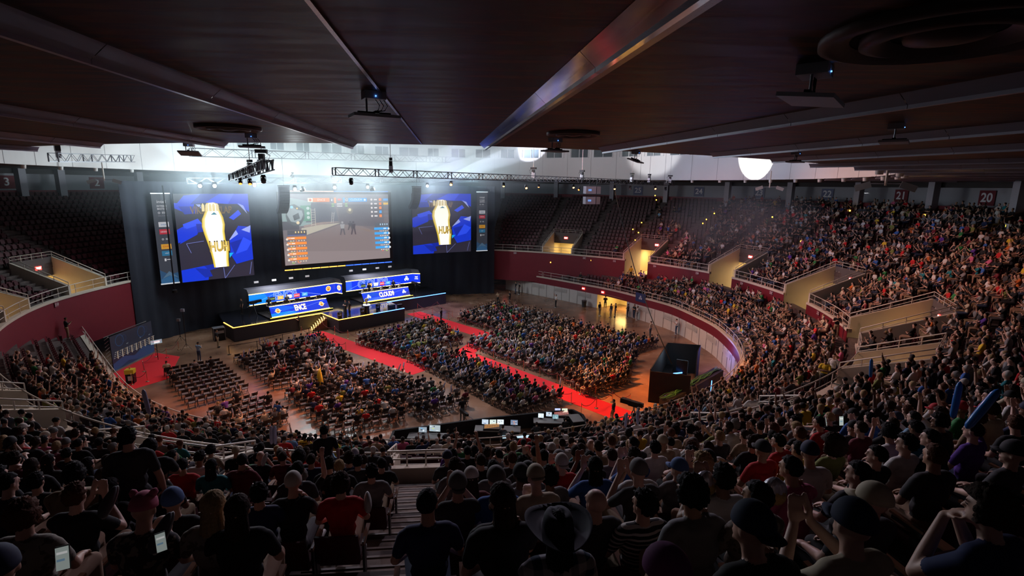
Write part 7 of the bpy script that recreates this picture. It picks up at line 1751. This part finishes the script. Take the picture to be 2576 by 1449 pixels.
# staff in yellow
def r_off(p):
    i = int(np.argmin(np.hypot(R[:, 0]-p[0], R[:, 1]-p[1]))); return float((np.array(p[:2])-R[i]) @ RN[i])
def stand_on(px, py):
    d = ray(px, py); P = None
    for t in np.arange(6, 140, .12):
        P = V(d.x*t, d.y*t, EYE+d.z*t); mo = m_off(P)
        if mo > -.35: hgt = 9 if P.z < 7 else -9
        else:
            ro = r_off(P); hgt = LZ+LR*min(LK-1, max(0, int((ro-LO+.35)/LD))) if ro > .4 else 0
            if P.z <= hgt: break
        if hgt == 9 and t > 12: break
    ro = r_off(P); P.z = LZ+LR*min(LK-1, max(0, int((ro-LO+.35)/LD))) if ro > .4 else 0
    n_ = MN[int(np.argmin(np.hypot(M[:, 0]-P.x, M[:, 1]-P.y)))]; e = m_off(P)+.5
    if e > 0: P.x -= n_[0]*e; P.y -= n_[1]*e
    return P
def staff(px, py, z, hgt, var, shirt, lab, rz, text=None, sc=1.0):
    q = stand_on(px, py) if px > 1000 else gp(px, py, z); o = put_person(q, rz, var, lab, shirt, ('short', 'black'), None, 4, 0, 1, None, 'person', sc)
    if text: text_obj('back_print', text, .09, BLACK, o, (0, -.17, 1.36), (1, 0, 0), (0, 0, 1), 0, .004)
    return o
staff(774, 1200, 5.4, 0, NSEAT+1, 'yellow', 'security person in a bright yellow EVENT STAFF jacket, in front of the near ledge', 0, 'EVENT\nSTAFF')
staff(112, 1118, 5.2, 0, NSEAT, 'yellow', 'security person in a bright yellow jacket at the left tunnel mouth', -.3, 'EVENT\nSTAFF')
staff(2128, 985, 5.9, 0, NSEAT+1, 'yellow', 'usher in a yellow shirt standing in the cross aisle at the right', 2.4)
staff(1590, 662, 5.9, 0, NSEAT, 'yellow', 'usher with a yellow backpack standing in the open tunnel mouth', 2.8)
for px, py, z, v, sh, lab, rz in ((1792, 697, 6.0, 0, 'tan', 'person standing in the lit tunnel mouth, left of three', 2), (1808, 699, 6.0, 1, 'charcoal', 'person standing in the lit tunnel mouth, middle of three', 2), (1822, 690, 6.4, 0, 'tan', 'person standing in the lit tunnel mouth, right of three', 2.2), (2029, 738, 6.0, 1, 'pink', 'person in pink standing in the bright tunnel mouth, left of two', 2.5), (2037, 738, 6.0, 1, 'red', 'person in a red top standing in the bright tunnel mouth, right of two', 2.5),
   (2156, 835, 6.2, 0, 'white', 'person in a white shirt entering the near right tunnel mouth', 0), (2175, 838, 6.2, 0, 'white', 'person in a white shirt with dark back print in the near right tunnel mouth', 0), (2108, 838, 5.9, 2, 'black', 'person in black top and pale trousers at the maroon wall end', 2.6), (2118, 960, 5.9, 0, 'white', 'person in a pale hood in the cross aisle behind the yellow usher', 2.2), (163, 838, 3.95, 2, 'black', 'photographer in black with pale trousers at the maroon wall on the left', -.6),
   (1880, 1100, 7.3, 1, 'white', 'person in a white shirt standing on the near right aisle with an apron', .2)):
    put_person(stand_on(px, py) if px in (163, 2108, 2118) else gp(px, py, z), rz, NSEAT+v, lab, sh, ('short', 'brown'), None, int(RNG.integers(0, 4)), 2 if px in (163, 2108) else 0, 0)
# ------------------------------------------------------------------ small things among the near rows
def phone(px, py, dist, yaw, lab):
    P = at_d(px, py, dist); r = empty('phone', P, yaw, lab, 'phone'); h_ = .7 if py > 1300 else 1; pq = Pic((-.035*h_, 0, 0), (.035*h_, 0, 0), (.035*h_, .03, .14*h_), (-.035*h_, .03, .14*h_)); pq.rect(0, 0, 1, 1, (.35, .40, .38)); pq.rect(.1, .7, .9, .8, (.7, .7, .7)); pq.rect(.1, .4, .7, .5, (.15, .25, .35)); pq.build('picture', r, .45 if py > 1300 else 1.0); backing(pq, .008, BLACKM, r, 'case', .03)
phone(160, 1432, 3.4, .5, 'phone with a pale screen at the bottom left corner'); phone(408, 1386, 3.9, .7, 'phone with a lit screen held by the pink beanie person'); phone(2116, 1070, 10, .1, 'bright white phone screen among the right rows'); phone(2078, 1071, 10.5, 1.2, 'blue glowing phone among the right rows')
def chips(px, py, dist, lab, green):
    P = at_d(px, py, dist); me = shell(lambda x, y, z, k: V(x*.10*(1+.12*math.sin(k*1.7+z*4)), y*.075*(1+.1*math.cos(k*2.3)), z*.13*(1+.06*math.sin(k*3)))); r = empty('snack_bag', P, 0, lab, 'snack bag')
    me.build('clear_bag', mat('clear_plastic_bag', (.55, .52, .58), .12, .3), r, True); shell(lambda x, y, z, k: V(x*.085+.01, y*.07-.02, z*.08-.03+.006*math.sin(k*5+z*20))).build('chips', mat('tortilla_chips', (.45, .30, .10), .7, noise=.4, scale=60), r)
    shell(lambda x, y, z, k: V(x*.04-.08, y*.05, z*.07-.05)).build('green_band', mat('green_film', (.01, .30, .03), .3), r, True)
chips(1775, 1216, 5.8, 'clear bag of chips with a green edge held up, centre right', 1); chips(1948, 1236, 5.4, 'clear bag of chips, right of the first one', 1)
def shoe(px, py, dist, yaw, pitch, lab, m_):
    P = at_d(px, py, dist); r = empty('shoe', P, yaw, lab, 'shoe', None); 
    shell(lambda x, y, z, k: V(x*(.046-.008*y), y*.135, max(z, -.35)*(.05-.018*y)), 20, 12).build('upper', m_, r, True)
    shell(lambda x, y, z, k: V(x*(.050-.006*y), y*.142, -.024+z*.012), 20, 6).build('sole', SHOE[0], r, True); r.rotation_euler = (pitch, 0, yaw)
for a in ((405, 1340, 4.6, -.3, .9, 'grey shoe propped up beside the pink beanie', TROU[3]), (272, 1263, 6.0, -.2, .9, 'grey shoe resting on a seat back, left block', TROU[3]), (665, 1155, 12.5, -.2, .9, 'pale sock foot propped on the near ledge', SHOE[0]), (925, 1262, 7.4, .3, .7, 'white sneaker of the person in the red shirt', SHOE[0])): shoe(*a)
print('chairs', len(CHPOS), 'floor people', nfp, 'sticks', len(STK))

# person in a yellow banana costume on the floor
q = gp(806, 992, 0); o = put_person((q.x, q.y, 0), .7, 0, 'person in a tall yellow banana costume seated in the large near centre block', 'yellow', ('short', 'black'), None, 0, 0, 0)
MB().tube([(0, -.03, .72), (0, -.05, 1.0), (0, -.05, 1.3), (0, -.05, 1.55), (.03, -.03, 1.8), (.08, 0, 1.98)], [.24, .27, .20, .17, .10, .03], 14).build('banana_hood', SHIRT['yellow'], o, True)
